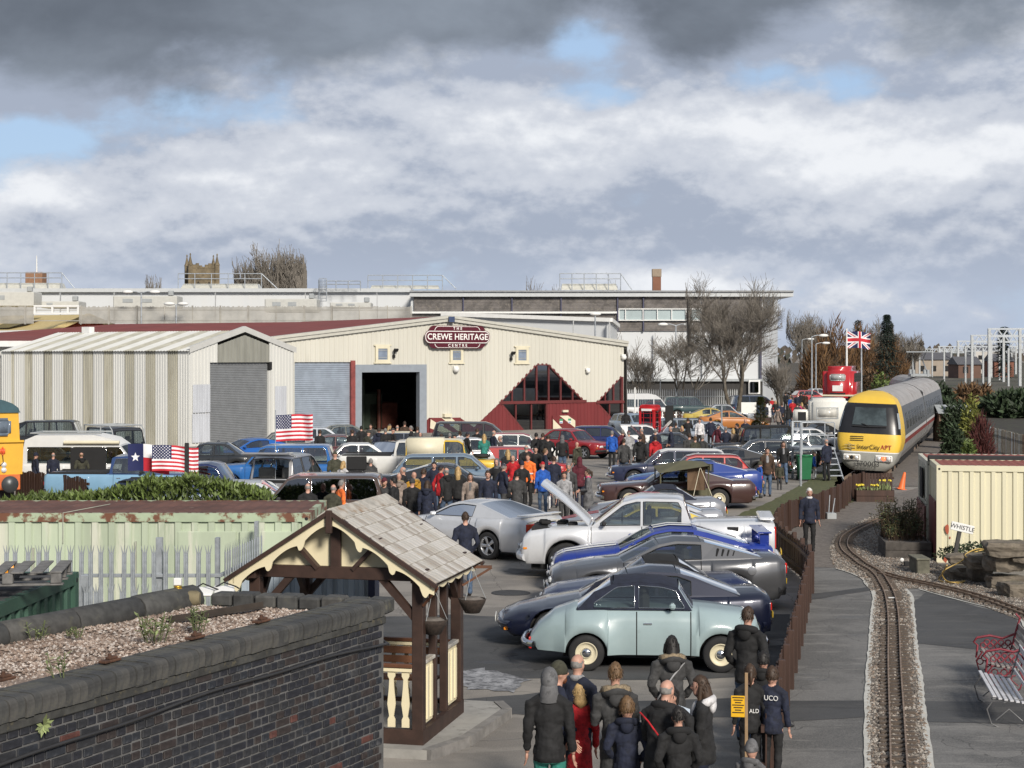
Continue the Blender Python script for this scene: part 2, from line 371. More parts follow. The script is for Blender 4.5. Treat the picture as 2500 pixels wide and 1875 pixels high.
# rail track of the miniature railway
TRK = [(2197, 1915), (2195, 1875), (2190, 1760), (2184, 1635), (2181.6, 1520), (2176, 1473), (2168, 1446), (2158, 1428), (2148, 1411.6), (2132, 1397), (2106.6, 1382.7), (2088.5, 1368), (2070.4, 1353.8), (2060.5, 1339), (2060.5, 1325), (2068, 1312), (2089.5, 1297.7), (2124.6, 1281.5), (2160.8, 1268), (2240, 1248), (2330, 1228), (2385, 1190), (2375, 1140), (2336, 1092), (2325, 1065), (2305, 1037), (2280, 1010), (2262, 995)]
BRN = [(2152, 1404), (2197, 1417), (2251, 1428), (2305, 1440), (2380, 1459.5), (2500, 1503), (2620, 1556)]
def smooth_path(px, step=.06, z=0):
    P = [gp(*p) for p in px]; P = [2*P[0]-P[1]]+P+[2*P[-1]-P[-2]]; out = []
    for i in range(1, len(P)-2):
        a, b, c, d = P[i-1:i+3]; n = max(2, int((c-b).length/.25))
        for k in range(n):
            t = k/n; out.append(.5*(2*b+(c-a)*t+(2*a-5*b+4*c-d)*t*t+(3*b-a-3*c+d)*t**3))
    out.append(P[-2]); return out
def offset_path(P, d):
    o = []
    for i, p in enumerate(P):
        t = (P[min(i+1, len(P)-1)]-P[max(i-1, 0)]); t.z = 0; t.normalize(); o.append(p+V((t.y, -t.x, 0))*d)
    return o
m_rail = mat('rusty_rail', (.3, .215, .155), .5, .35, var=.25, scale=8)
m_sleeper = mat('sleeper_wood', (.085, .066, .052), .9, var=.35, scale=9, bump=.3)
def rail_profile(P, mb, hz=.05, w=.022, z0=.035):
    for i in range(len(P)-1):
        a, b = P[i].copy(), P[i+1].copy(); a.z = b.z = z0+hz/2; e = (b-a)*.02
        mb.bar(a-e, b+e, w, hz)
def track(px, label, n_max):
    P = smooth_path(px); t = thing('miniature_railway_track', label, 'railway track', 'miniature railway tracks', P[0])
    rel = [p-P[0] for p in P]
    for d in (-.1, .1):
        mb = MB(); rail_profile(offset_path(rel, d), mb); obj('rail', mb, m_rail, t)
    sm = []
    for k in range(4):
        mb = MB(); mb.bbox((0, 0, .02), (.46+k*.02, .1, .05), .008); sm.append(mb.mesh('sleeper', m_sleeper))
    acc = 0; cnt = 0; rng = random.Random(3)
    for i in range(1, len(rel)):
        acc += (rel[i]-rel[i-1]).length
        if acc > .24 and cnt < n_max:
            acc = 0; cnt += 1; d = rel[i]-rel[i-1]
            inst('sleeper', rng.choice(sm), t, (rel[i].x, rel[i].y, .006+rng.uniform(0, .006)), (0, 0, atan2(d.y, d.x)+pi/2+rng.uniform(-.05, .05)))
    return P
PT = track(TRK, 'narrow rusty track curving from the platform past the planter to the train', 290)
PB = track(BRN, 'narrow branch track leaving the junction towards the rocks at right', 120)
BAL = [(2118, 1915), (2118, 1875), (2116.5, 1793), (2118, 1698), (2123, 1603), (2131, 1500), (2136, 1453), (2119, 1435), (2106, 1416), (2081, 1402), (2040, 1389), (2028, 1368), (2025, 1340), (2036, 1310), (2072, 1285), (2130, 1262), (2240, 1240), (2255, 1330), (2290, 1378), (2330, 1408), (2520, 1462), (2620, 1500), (2620, 1560), (2500, 1520), (2380, 1474), (2242, 1438), (2211, 1440), (2225, 1461), (2229, 1502), (2238, 1603), (2248, 1666), (2253, 1730), (2267, 1825), (2272, 1875), (2275, 1915)]
sheet('ballast_bed', BAL, .016, m_ballast, .015, .2)
def strip(name, px, w, z, mt, amp=.012, seed=2):
    P = smooth_path(px); rng = random.Random(seed); L = [p+V((rng.uniform(-amp, amp), 0, 0)) for p in offset_path(P, -w/2)]; R = [p+V((rng.uniform(-amp, amp), 0, 0)) for p in offset_path(P, w/2)]
    mb = MB(); n = len(L); mb.add([(p.x, p.y, z) for p in L]+[(p.x, p.y, z) for p in R], [(i, n+i, n+i+1, i+1) for i in range(n-1)])
    return struct(name, mb, mt)
strip('platform_edge_line', [(2118, 1930), (2118, 1875), (2116.5, 1793), (2118, 1698), (2123, 1603), (2130.7, 1492), (2135, 1460), (2130, 1443)], .085, .024, m_wline)
strip('platform_edge_line', [(2119, 1436), (2106, 1416), (2081, 1402.6), (2039.7, 1389)], .05, .024, m_wline)
strip('platform_edge_line', [(2276, 1930), (2271.6, 1875), (2266.8, 1825), (2252.6, 1730), (2248, 1666), (2238, 1603), (2229, 1502), (2225, 1461), (2211, 1440)], .085, .024, m_wline)
strip('platform_edge_line', [(2242, 1440), (2300, 1456), (2380, 1477), (2450, 1494), (2485, 1508), (2500, 1530), (2510, 1560)], .05, .024, m_wline)
def in_poly(x, y, P):
    c = False; j = len(P)-1
    for i in range(len(P)):
        if (P[i][1] > y) != (P[j][1] > y) and x < (P[j][0]-P[i][0])*(y-P[i][1])/(P[j][1]-P[i][1])+P[i][0]: c = not c
        j = i
    return c
def stones(name, poly, n, size, z, mts, seed, label, cat, near=None, zf=None):
    """loose stones as real geometry in one mesh"""
    rng = random.Random(seed); xs = [p[0] for p in poly]; ys = [p[1] for p in poly]; vs = []; fs = []; mi = []; k = 0
    base = [(1, 0, 0), (-1, 0, 0), (0, 1, 0), (0, -1, 0), (0, 0, 1), (0, 0, -.6)]
    fb = [(0, 2, 4), (2, 1, 4), (1, 3, 4), (3, 0, 4), (2, 0, 5), (1, 2, 5), (3, 1, 5), (0, 3, 5)]
    while k < n:
        x, y = rng.uniform(min(xs), max(xs)), rng.uniform(min(ys), max(ys))
        if near and rng.random() > near(y): continue
        if not in_poly(x, y, poly): continue
        k += 1; s = size*rng.uniform(.55, 1.35); a = rng.uniform(0, 6.28); ca, sa = cos(a), sin(a); b = len(vs); zz = z+(zf(x, y) if zf else 0)
        f = rng.uniform(.7, 1.3)
        for q in base:
            px_, py_, pz_ = q[0]*s*f*rng.uniform(.7, 1.2), q[1]*s*rng.uniform(.7, 1.2), q[2]*s*rng.uniform(.45, .9)
            vs.append((x+px_*ca-py_*sa, y+px_*sa+py_*ca, zz+pz_))
        m = rng.randrange(len(mts))
        for q in fb: fs.append([i+b for i in q]); mi.append(m)
    me = bpy.data.meshes.new(name); me.from_pydata(vs, [], fs)
    for m in mts: me.materials.append(m)
    me.polygons.foreach_set('material_index', mi); me.update()
    o = bpy.data.objects.new(name, me); COL.objects.link(o); return props(o, label, cat, None, 'stuff')
sm_ = [mat('stone_%d' % i, c, .9, var=.15) for i, c in enumerate([(.24, .215, .185), (.17, .148, .128), (.11, .093, .08), (.33, .3, .265), (.2, .15, .115)])]
stones('ballast', [gp(*p)[:2] for p in BAL], 16000, .028, .022, sm_, 5, 'pale stone ballast between the sleepers', 'ballast', near=lambda y: max(.15, min(1, (30/y)**1.5)))
# ---------------------------------------------------------------- shed, heritage centre, large buildings
m_shedw = mat('shed_white_sheet', (.62, .62, .59), .5, var=.06, scale=.8, streak=True, col2=(.5, .49, .44), c2=(.6, .85))
m_shedt = mat('shed_translucent_sheet', (.42, .405, .335), .55, var=.16, scale=1.2, streak=True, col2=(.31, .29, .22), c2=(.5, .75))
m_shutter = mat('grey_shutter', (.24, .25, .26), .5, .3, var=.08, scale=2); m_bshutter = mat('blue_grey_shutter', (.3, .345, .41), .45, .3, var=.12, scale=1.5)
def shutter(parent, x0, x1, z0, z1, y, mt, pitch=.1):
    mb = MB(); n = int((z1-z0)/pitch); vs = []; fs = []
    for i in range(n+1):
        z = z0+(z1-z0)*i/n
        for dz, dy in ((0, 0), (.35, -.022), (.7, -.022)):
            zz = min(z1, z+dz*pitch); vs += [(x0, y+dy, zz), (x1, y+dy, zz)]
    for i in range(len(vs)//2-1): fs.append((2*i, 2*i+1, 2*i+3, 2*i+2))
    mb.add(vs, fs); return obj('roller_shutter', mb, mt, parent)
# the shed: front corner, far corner of its long side, far corner of its gable end
SA, SB = V((-18.2, 95, 0)), V((-31.9, 104, 0))
SF = Face(SB, SA); shed = thing('steel_shed', 'striped pale steel shed with grey roller shutter behind the camper van', 'shed', None, SB, SF.rz)
GF = Face(SA, SA+V((.557, .83, 0))*8.9); L_ = SF.len; ez, rz_ = 5.42, 6.6
# stripes along the long side: wide white sheets and narrow translucent ones
edges = [4, 28, 35, 60, 80, 107, 128, 155, 178, 203, 227, 253, 277, 304, 328, 356, 380, 410, 435, 467]
ts = [max(0, SF.t(p)) for p in edges]; ts[-1] = L_; GW = 8.9
for i in range(len(ts)-1):
    w = i % 2 == 0; mb = MB(); rib(mb, ts[i], ts[i+1], lambda t: 0, lambda t: ez, .2 if w else .16, .02 if w else .045, y=0 if w else .03)
    obj('wall_sheet', mb, m_shedw if w else m_shedt, shed)
    mb = MB(); a, b = ts[i], ts[i+1]; n = max(2, int((b-a)/.2)); vs = []; fs = []
    for k in range(n*2+1):
        t = a+(b-a)*k/(n*2); o = .04*(k % 2)
        vs += [(t, -.18, ez-.03+o), (t, GW/2, rz_+o)]
    for k in range(n*2): fs.append((2*k, 2*k+2, 2*k+3, 2*k+1))
    mb.add(vs, fs); obj('roof_sheet', mb, m_shedw if w else m_shedt, shed)
mb = MB(); mb.add([(0, GW/2, rz_), (L_, GW/2, rz_), (L_, GW+.18, ez), (0, GW+.18, ez)], [(0, 1, 2, 3)]); mb.box(0, GW-.05, 0, L_, GW, ez); mb.box(0, 0, 0, .05, GW, ez)
obj('rear_roof', mb, m_shedw, shed)
# gable end, in the frame of the gable face
ge = bpy.data.objects.new('gable_end', None); COL.objects.link(ge); ge.parent = shed; ge.location = (L_, 0, 0); ge.rotation_euler = (0, 0, pi/2)
gt = lambda t: ez+(rz_-ez)*(1-abs(t-GW/2)/(GW/2))
d0, d1 = GF.t(513), GF.t(662); dz = 4.75; q0, q1 = GF.t(532), GF.t(659)
for sg_ in ([(0, d0, lambda t: 0, gt), (d0, q0, lambda t: dz, gt)], [(q1, d1, lambda t: dz, gt), (d1, GW, lambda t: 0, gt)]): mb = MB(); ribs_split(mb, sg_, .28, .04, y=0); obj('gable_cladding', mb, m_shedw, ge)
mb = MB(); rib(mb, q0, q1, lambda t: dz, lambda t: gt(t)-.25, .28, .05, y=-.03); obj('gable_panel', mb, mat('weathered_grey_sheet', (.26, .26, .23), .6, var=.15, streak=True), ge)
shutter(ge, d0, d1-.15, 0, dz, .12, m_shutter)
mb = MB(); mb.box(d1-.15, -.02, 0, d1+.35, .12, dz-.5); mb.box(d1-.12, -.05, dz-.45, d1+.1, .1, dz+.02, 1); obj('door_frame', mb, [m_shedw, m_dark], ge)
for a, b, c, d in ((.1, d0-.05, 1.9, 3.5), (d0-2, d0-.1, .2, 1.85), (d1+.35, d1+1.4, .2, 3.3)):
    mb = MB(); rib(mb, max(.05, a), b, lambda t: c, lambda t: d, .2, .05, y=-.06); obj('patch_sheet', mb, mat('pale_blue_sheet', (.5, .52, .56), .55, var=.1, streak=True, col2=(.4, .36, .33), c2=(.62, .75)), ge)
mb = MB()
for s in (0, 1):
    a, b = ((-.15, ez-.12), (GW/2, rz_-.06)) if s == 0 else ((GW/2, rz_-.06), (GW+.15, ez-.12))
    mb.add([(a[0], -.1, a[1]), (b[0], -.1, b[1]), (b[0], -.1, b[1]+.34), (a[0], -.1, a[1]+.34), (a[0], .1, a[1]+.34), (b[0], .1, b[1]+.34)], [(0, 1, 2, 3), (3, 2, 5, 4)])
obj('barge_board', mb, mat('grey_white_trim', (.52, .52, .5), .5, var=.05), ge)
mb = MB(); mb.box(3.0, GW/2-.3, rz_-.1, 3.7, GW/2+.1, rz_+.35); obj('ridge_vent', mb, m_white, shed)
# ---- heritage centre
m_cream = mat('cream_cladding', (.565, .55, .485), .5, var=.05, scale=.5, streak=True, col2=(.47, .45, .385), c2=(.55, .8))
m_maroon = mat('maroon_cladding', (.16, .026, .028), .5, var=.12, scale=1.5, streak=True); m_mard = mat('maroon_steel', (.13, .028, .028), .45, var=.1)
m_redroof = mat('red_roof_sheet', (.2, .045, .038), .75, var=.12, scale=.6, col2=(.27, .09, .07), c2=(.6, .75)); m_greyfr = mat('grey_door_frame', (.25, .28, .32), .5, var=.06)
HF = Face((at(650, 105.5), 105.5, 0), (at(1523, 121), 121, 0)); hc = thing('heritage_hall', 'long cream hall with maroon zigzag base, diamond windows and oval sign', 'building', None, HF.a, HF.rz)
HL = HF.len; ap = HF.p(1096, 781); er = HF.p(1523, 843)[1]; el_ = HF.p(667, 836)[1]
top = lambda t: lerp(el_, ap[1], t/ap[0]) if t < ap[0] else lerp(ap[1], er, (t-ap[0])/(HL-ap[0]))
zig = [HF.p(*q) for q in ((1041, 1026), (1048, 1020), (1123, 1020), (1157, 1043), (1221, 982), (1310, 889.5), (1339, 889.5), (1428, 981.5), (1458, 981), (1516, 920), (1523, 920))]
T = HF.t; ds0, ds1 = T(719), T(855); dt = HF.p(790, 884)[1]; do0, do1 = T(866), T(1041); dot = HF.p(950, 890)[1]
z0 = lambda t: 0.0
low = lambda t: interp(zig, t)
mb = MB(); P_ = .34
ribs_split(mb, [(0, ds0, z0, top), (ds0, ds1, lambda t: dt, top), (ds1, do0, z0, top), (do0, do1, lambda t: dot, top)], P_, .035)
for a, b in zip(zig, zig[1:]): rib(mb, a[0], b[0], low, top, P_, .035)
obj('cream_cladding', mb, m_cream, hc)
# maroon lower cladding with the glazed lower diamonds left open
dl = lambda px, py: HF.p(px, py)
gA = [dl(1222, 984), dl(1287, 1062), dl(1336, 1062), dl(1336, 984)]
mb = MB()
for a, b in zip(zig[:4], zig[1:5]): rib(mb, a[0], b[0], z0, low, .3, .03)
rib(mb, zig[4][0], gA[1][0], z0, lambda t: lerp(gA[0][1], gA[1][1], (t-gA[0][0])/(gA[1][0]-gA[0][0])), .3, .03)
rib(mb, gA[2][0], zig[7][0], z0, lambda t: zig[4][1]-.12, .3, .03)
gB0, gB1 = dl(1458, 984), dl(1511, 1042)
rib(mb, zig[7][0], zig[8][0], z0, low, .3, .03)
rib(mb, gB0[0], gB1[0], z0, lambda t: lerp(gB0[1], gB1[1], (t-gB0[0])/(gB1[0]-gB0[0])), .3, .03)
obj('maroon_cladding', mb, m_maroon, hc)
def winpoly(pts, name, n, yy=.12, mg=m_dglass):
    """glazed polygon with maroon frame and n mullions"""
    w = obj(name, MB().poly(pts, fn=lambda a, b, k: (a, yy, b)), mg, hc); mb = MB()
    for a, b in zip(pts, pts[1:]+pts[:1]): mb.bar((a[0], yy-.06, a[1]), (b[0], yy-.06, b[1]), .16, .14)
    xs = [p[0] for p in pts]; zs = lambda x: sorted(lerp(a[1], b[1], (x-a[0])/(b[0]-a[0])) for a, b in zip(pts, pts[1:]+pts[:1]) if abs(b[0]-a[0]) > 1e-6 and min(a[0], b[0]) <= x <= max(a[0], b[0]))
    for k in range(1, n):
        x = lerp(min(xs), max(xs), k/n); z = zs(x)
        if len(z) >= 2 and z[-1]-z[0] > .3: mb.bar((x, yy-.05, z[0]), (x, yy-.05, z[-1]), .09, .09, up=(0, 1, 0))
    obj('window_frame', mb, m_mard, w); return w
winpoly([zig[4], zig[5], zig[6], zig[7]], 'diamond_window', 7)
winpoly(gA, 'lower_window', 3)
winpoly([zig[8], zig[9], (HL-.12, zig[10][1]), (HL-.12, zig[8][1])], 'corner_window', 3); winpoly([(gB0[0], gB0[1]), (gB1[0], gB1[1]), (HL-.12, gB1[1]), (HL-.12, gB0[1])], 'corner_window', 2)
mb = MB(); mb.box(zig[4][0]-.1, -.08, zig[4][1]-.14, zig[7][0]+.1, .02, zig[4][1]+.06); mb.box(zig[8][0]-.1, -.08, zig[8][1]-.12, HL, .02, zig[8][1]+.06)
x = T(1322); mb.box(x-.25, .2, 0, x+.25, .6, zig[5][1]-.1); obj('maroon_beam', mb, m_mard, hc)
def chevron_doors(p0, p1, side):
    (x0, zt0), (x1, _) = p0, p1; z1 = zt0; n = obj('emergency_door', MB().box(x0, -.1, 0, x1, -.03, z1), m_maroon, hc); w = x1-x0; h = z1
    mb = MB(); f = lambda a, b, k: (x0+a*w, -.106, b*h)
    for s in side: mb.poly(s, fn=f)
    obj('chevron_stripe', mb, m_creamp, n)
    for k in (.3, .66):
        mb = MB(); xx = x0+w*k; mb.box(xx, -.112, h*.42, xx+w*.13, -.108, h*.76); mb.box(xx, -.115, h*.6, xx+w*.13, -.113, h*.76, 1); mb.box(xx+.03, -.115, h*.46, xx+w*.13-.03, -.113, h*.52, 2)
        obj('notice', mb, [m_white, mat('green_notice', (.04, .28, .14), .5, var=0), mat('blue_notice', (.06, .14, .42), .5, var=0)], n)
m_creamp = mat('cream_paint', (.66, .61, .46), .5, var=.05)
chevron_doors(dl(1048, 1021), dl(1123, 1021), [[(.02, .93), (.0, .32), (.38, 0), (.72, 0), (.62, .12)], [(.38, .99), (.7, .99), (.97, .42), (.97, .0), (.93, .02)]])
chevron_doors(dl(1347, 1015), dl(1404, 1015), [[(.02, .75), (.02, .02), (.42, .02)], [(.3, .99), (.66, .99), (.97, .6), (.97, .05)]])
mb = MB(); a, b = dl(1371, 1001), dl(1384, 1006); mb.box(a[0], -.2, b[1], b[0], 0, a[1]); a, b = dl(1080, 1010), dl(1098, 1018); mb.box(a[0], -.3, b[1], b[0], 0, a[1]); obj('bulkhead_lamp', mb, m_creamp, hc)
shutter(hc, ds0-.3, ds1, 0, dt, .1, m_bshutter, .13)
mb = MB(); mb.box(ds1, -.14, 0, do0-.02, .1, dt+.1); obj('maroon_pillar', mb, mat('worn_maroon', (.22, .05, .045), .6, var=.25, scale=3), hc)
mb = MB(); w = .5; mb.box(do0, -.05, 0, do0+w, .4, dot); mb.box(do1-w*1.1, -.05, 0, do1, .4, dot); mb.box(do0+w, -.06, dot-.5, do1-w*1.1, .35, dot); obj('door_frame', mb, m_greyfr, hc)
# dim interior behind the open doorway; far panes glow in place of daylight
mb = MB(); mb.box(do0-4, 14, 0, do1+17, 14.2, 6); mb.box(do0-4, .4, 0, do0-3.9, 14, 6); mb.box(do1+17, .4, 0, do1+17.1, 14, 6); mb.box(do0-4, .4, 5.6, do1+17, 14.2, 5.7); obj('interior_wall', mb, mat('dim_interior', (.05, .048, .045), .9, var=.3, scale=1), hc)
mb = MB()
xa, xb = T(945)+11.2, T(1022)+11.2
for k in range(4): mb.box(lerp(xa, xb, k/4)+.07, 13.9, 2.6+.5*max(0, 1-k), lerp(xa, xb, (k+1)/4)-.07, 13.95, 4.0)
obj('interior_window', mb, mat('daylight_glow_pane', (.62, .68, .75), .5, var=.1, emit=.55), hc)  # emission stands for daylight, the hall is closed behind these panes
for px, hh, col in ((905, 2.2, (.05, .05, .055)), (960, 2.6, (.035, .05, .035)), (1000, 1.9, (.1, .03, .02))):
    mb = MB(); x = T(px); mb.bbox((x+1.5, 7, hh/2), (2.4, 1.6, hh), .12); mb.tube([(x+1, 6, 0), (x+1, 6, hh+.9)], .14); obj('exhibit', mb, mat('exhibit_%d' % px, col, .5, var=.3), hc)
# verge, small windows, lamps, sign
mb = MB()
for (a, b) in ((( -.2, top(0)), ap), (ap, (HL+.25, er))):
    mb.add([(a[0], -.2, a[1]-.1), (b[0], -.2, b[1]-.1), (b[0], -.2, b[1]+.12), (a[0], -.2, a[1]+.12), (b[0], -.28, b[1]+.12), (a[0], -.28, a[1]+.12), (b[0], -.28, b[1]+.3), (a[0], -.28, a[1]+.3), (b[0], .5, b[1]+.3), (a[0], .5, a[1]+.3), (a[0], 0, a[1]-.1), (b[0], 0, b[1]-.1)],
        [(0, 1, 2, 3), (3, 2, 4, 5), (5, 4, 6, 7), (7, 6, 8, 9), (10, 11, 1, 0)])
obj('verge_trim', mb, mat('verge_trim', (.48, .47, .42), .5, var=.06), hc)
mb = MB(); mb.add([(-.2, .4, top(0)+.2), (ap[0], .4, ap[1]+.25), (ap[0], 22, ap[1]+.25), (-.2, 22, top(0)+.2), (HL, .4, er+.2), (HL, 22, er+.2)], [(0, 1, 2, 3), (1, 4, 5, 2)]); mb.box(HL-.1, .02, 0, HL, 22, er+.15, 1)
obj('hall_roof', mb, [m_redroof, m_cream], hc)
mb = MB(); mb.box(ap[0]-.22, -.4, ap[1]-.15, ap[0]+.22, -.28, ap[1]+.22); obj('ridge_lamp', mb, mat('blue_lamp', (.05, .07, .14), .3), hc)
for px0, px1, py0, py1 in ((921, 944, 851, 878), (1103, 1123, 856, 879), (1263, 1283, 854, 880)):
    (a, c), (b, d) = dl(px0, py0), dl(px1, py1); mb = MB()
    for q in ((a-.18, d-.18, a, c+.18), (b, d-.18, b+.18, c+.18), (a, c, b, c+.18), (a, d-.18, b, d), (a-.3, d-.26, b+.3, d-.18), (a-.3, c+.18, b+.3, c+.26)): mb.box(q[0], -.14, q[1], q[2], -.02, q[3])
    w = obj('small_window', mb, m_creamp, hc); obj('pane', MB().box(a, -.08, d, b, -.04, c), mat('blue_grey_pane', (.2, .24, .31), .12, var=.15), w)
    mb = MB(); mb.bar((a, -.1, lerp(d, c, .2)), (b, -.1, lerp(d, c, .2)), .04, .04); mb.bar((a, -.1, lerp(d, c, .85)), (b, -.1, lerp(d, c, .85)), .05, .05); obj('glazing_bar', mb, m_grey, w)
for px, py in ((961, 855), (1247, 862)):
    a, c = dl(px, py); mb = MB(); mb.bbox((a, -.3, c), (.34, .1, .24), .02, rot=Matrix.Rotation(.7, 3, 'X')); mb.bar((a-.05, -.05, c-.45), (a-.05, -.25, c-.1), .06); mb.bbox((a-.05, -.12, c-.4), (.16, .18, .22), .02); obj('flood_light', mb, m_dark, hc)
for px, py, q in ((1110, 898, .22), (1432, 903, .16), (1519, 869, .2)):
    a, c = dl(px, py); mb = MB(); mb.ball((a, -.2, c-.1), q, 10, 8); mb.box(a-.18, -.2, c, a+.18, 0, c+.12); obj('security_camera', mb, m_white, hc)
# sign: lozenge body with the upper and lower panels, white outline inside
sg0, sg1 = dl(1030, 833), dl(1189, 833); sw = (sg1[0]-sg0[0]); sx = (sg0[0]+sg1[0])/2; sz = dl(1109, 823)[1]; sh = dl(1109, 795)[1]-dl(1109, 850)[1]
sign = thing('heritage_sign', 'maroon lozenge sign with white lettering high on the cream gable', 'sign', None, HF.a+HF.d*sx+V((HF.d.y, -HF.d.x, 0))*.32+V((0, 0, sz)), HF.rz)
def loz(w, h, r, n=5):
    pts = []
    for cx_, cz, a0 in ((w/2-r, h/2-r, 0), (-w/2+r, h/2-r, 90), (-w/2+r, -h/2+r, 180), (w/2-r, -h/2+r, 270)):
        for k in range(n+1): a = rad(a0+90*k/n); pts.append((cx_+r*cos(a), cz+r*sin(a)))
    return pts
m_signm = mat('sign_maroon', (.085, .008, .018), .4, var=.03); m_signw = mat('sign_white', (.8, .78, .75), .45, var=.03)
hm = sh*.52
for nm, w, h, y0, y1, r, mt in (('sign_panel', sw*.72, sh, -.02, .06, .35, m_signm), ('sign_border', sw*.70, sh*.95, -.03, -.02, .32, m_signw), ('sign_field', sw*.685, sh*.91, -.04, -.03, .3, m_signm),
        ('sign_bar', sw, hm*1.12, -.06, -.04, hm*.5, m_signm), ('bar_border', sw*.985, hm*1.03, -.07, -.06, hm*.46, m_signw), ('bar_field', sw*.965, hm*.9, -.08, -.07, hm*.4, m_signm)):
    obj(nm, MB().poly(loz(w, h, r), fn=lambda a, b, k: (a, y0 if k == 0 else y1, b), depth=1), mt, sign)
text('lettering', 'CREWE HERITAGE', hm*.72, m_signw, sign, (0, -.082, 0), font_bold=True, spacing=1.03); k = sign.children[-1]; k.scale.x = sw*.86/max(.1, k.dimensions.x)
text('lettering', 'T H E', hm*.34, m_signw, sign, (0, -.045, sh*.375), font_bold=True, spacing=1.1); text('lettering', 'C E N T R E', hm*.34, m_signw, sign, (0, -.045, -sh*.375), font_bold=True, spacing=1.1)
# ---- long hall behind with the red roof facing the yard
def pbox(mb, x0, y0, x1, y1, D, dep, mi=0): return mb.box(at(x0, D), D, zt(y1, D), at(x1, D), D+dep, zt(y0, D), mi)
rh = thing('workshop_hall', 'low workshop with long red sheet roof behind the striped shed', 'building', None, (0, 120, 0))
mb = MB(); za, zb = zt(834, 118), zt(788, 142)
mb.add([(at(-60, 118), -2, za), (at(690, 118), -2, za), (at(1100, 142), 22, zb+.2), (at(285, 142), 22, zt(791, 142)), (at(-60, 142), 22, zt(816, 142))], [(0, 1, 2, 3, 4)]); obj('red_roof', mb, m_redroof, rh)
mb = MB(); mb.box(at(-60, 118), -2.2, za-.35, at(690, 118), -1.9, za+.05); obj('gutter', mb, m_white, rh); mb = MB(); mb.box(at(-60, 118), -1.5, 0, at(690, 118), 4, za-.4); obj('wall', mb, m_cream, rh)
yb = thing('orange_gable_building', 'small building with yellow ribbed roof and orange gable behind the red roof', 'building', None, (0, 150, 0))
D = 152; m_yroof = mat('yellow_roof_sheet', (.55, .43, .2), .6, var=.08, col2=(.22, .17, .05), c2=(.7, .75)); m_og = mat('orange_sheet', (.5, .1, .045), .6, var=.08)
gx = [(140, 800), (220, 773), (282, 794)]
mb = MB(); rib(mb, at(140, D), at(290, D), lambda t: 0, lambda t: interp([(at(140, D), zt(800, D)), (at(220, D), zt(775, D)), (at(285, D), zt(795, D))], t), .7, .06, y=2); obj('gable', mb, m_og, yb)
mb = MB(); A = [(at(132, D), 1.6, zt(805, D)), (at(220, D), 1.6, zt(768, D)), (at(290, D), 1.6, zt(797, D))]
mb.add([A[0], A[1], (at(-80, 175), 25, zt(772, 175)), (at(-300, 175), 25, zt(812, 175)), A[2], (at(60, 178), 28, zt(790, 178))], [(0, 1, 2, 3), (1, 4, 5, 2)])
for a, b in ((A[0], A[1]), (A[1], A[2])): mb.bar((a[0], a[1]-.2, a[2]-.1), (b[0], b[1]-.2, b[2]-.1), .35, .4)
obj('yellow_roof', mb, m_yroof, yb)
mb = MB()
for k in (.25, .6):
    p = [V(A[0]).lerp(V((at(-300, 175), 25, zt(812, 175))), k+q) for q in (0, .12)]; r_ = [V(A[1]).lerp(V((at(-80, 175), 25, zt(772, 175))), k+q) for q in (0, .12)]
    mb.add([p[0].lerp(r_[0], .1)+V((0, -.1, .12)), p[0].lerp(r_[0], .75)+V((0, -.1, .12)), p[1].lerp(r_[1], .75)+V((0, -.1, .12)), p[1].lerp(r_[1], .1)+V((0, -.1, .12))], [(0, 1, 2, 3)])
obj('rooflight', mb, mat('dirty_rooflight', (.16, .12, .03), .5, var=.2), yb)
# ---- big white factory building
m_fac = mat('factory_white', (.58, .6, .615), .5, var=.04, scale=.15, streak=True, col2=(.6, .61, .61), c2=(.5, .7)); m_wood = mat('weathered_timber', (.15, .137, .13), .85, var=.35, scale=1.2, col2=(.2, .18, .16), c2=(.5, .65))
m_plant = mat('plant_grey', (.5, .5, .47), .6, var=.06); m_fence = mat('pale_timber', (.36, .345, .31), .85, var=.2, scale=.8); m_indigo = mat('indigo_post', (.06, .06, .105), .5, var=.1)
fb = thing('white_factory', 'long white factory block with timber cladding and flat roof behind the hall', 'building', None, (0, 180, 0)); D = 180
def fpart(name, rects, D, dep, mt, off=0, parent=fb):
    mb = MB()
    for r in rects: mb.box(at(r[0], D), D-180+off, zt(r[3], D), at(r[2], D), D-180+off+dep, zt(r[1], D))
    return obj(name, mb, mt, parent)
fpart('wall', [(-120, 712, 1003, 1010)], 180, 25, m_fac); fpart('wall', [(1003, 712, 1862, 1010)], 174, 30, m_fac)
mb = MB(); mb.add([(at(1862, 174), -6, 0), (at(1935, 178), 8, 0), (at(1935, 178), 8, zt(713, 176)), (at(1862, 174), -6, zt(712, 174))], [(0, 1, 2, 3)]); obj('end_wall', mb, m_fac, fb)
fpart('parapet', [(-120, 704, 1003, 713)], 179.5, 26, mat('parapet_grey', (.5, .52, .53), .5, var=.04)); fpart('parapet', [(1000, 712, 1937, 724)], 173.3, 10, mat('pale_parapet', (.5, .52, .53), .5, var=.05)); fpart('parapet_cap', [(1000, 709, 1938, 712.5)], 173.1, 10, mat('cap_grey', (.28, .29, .3), .5))
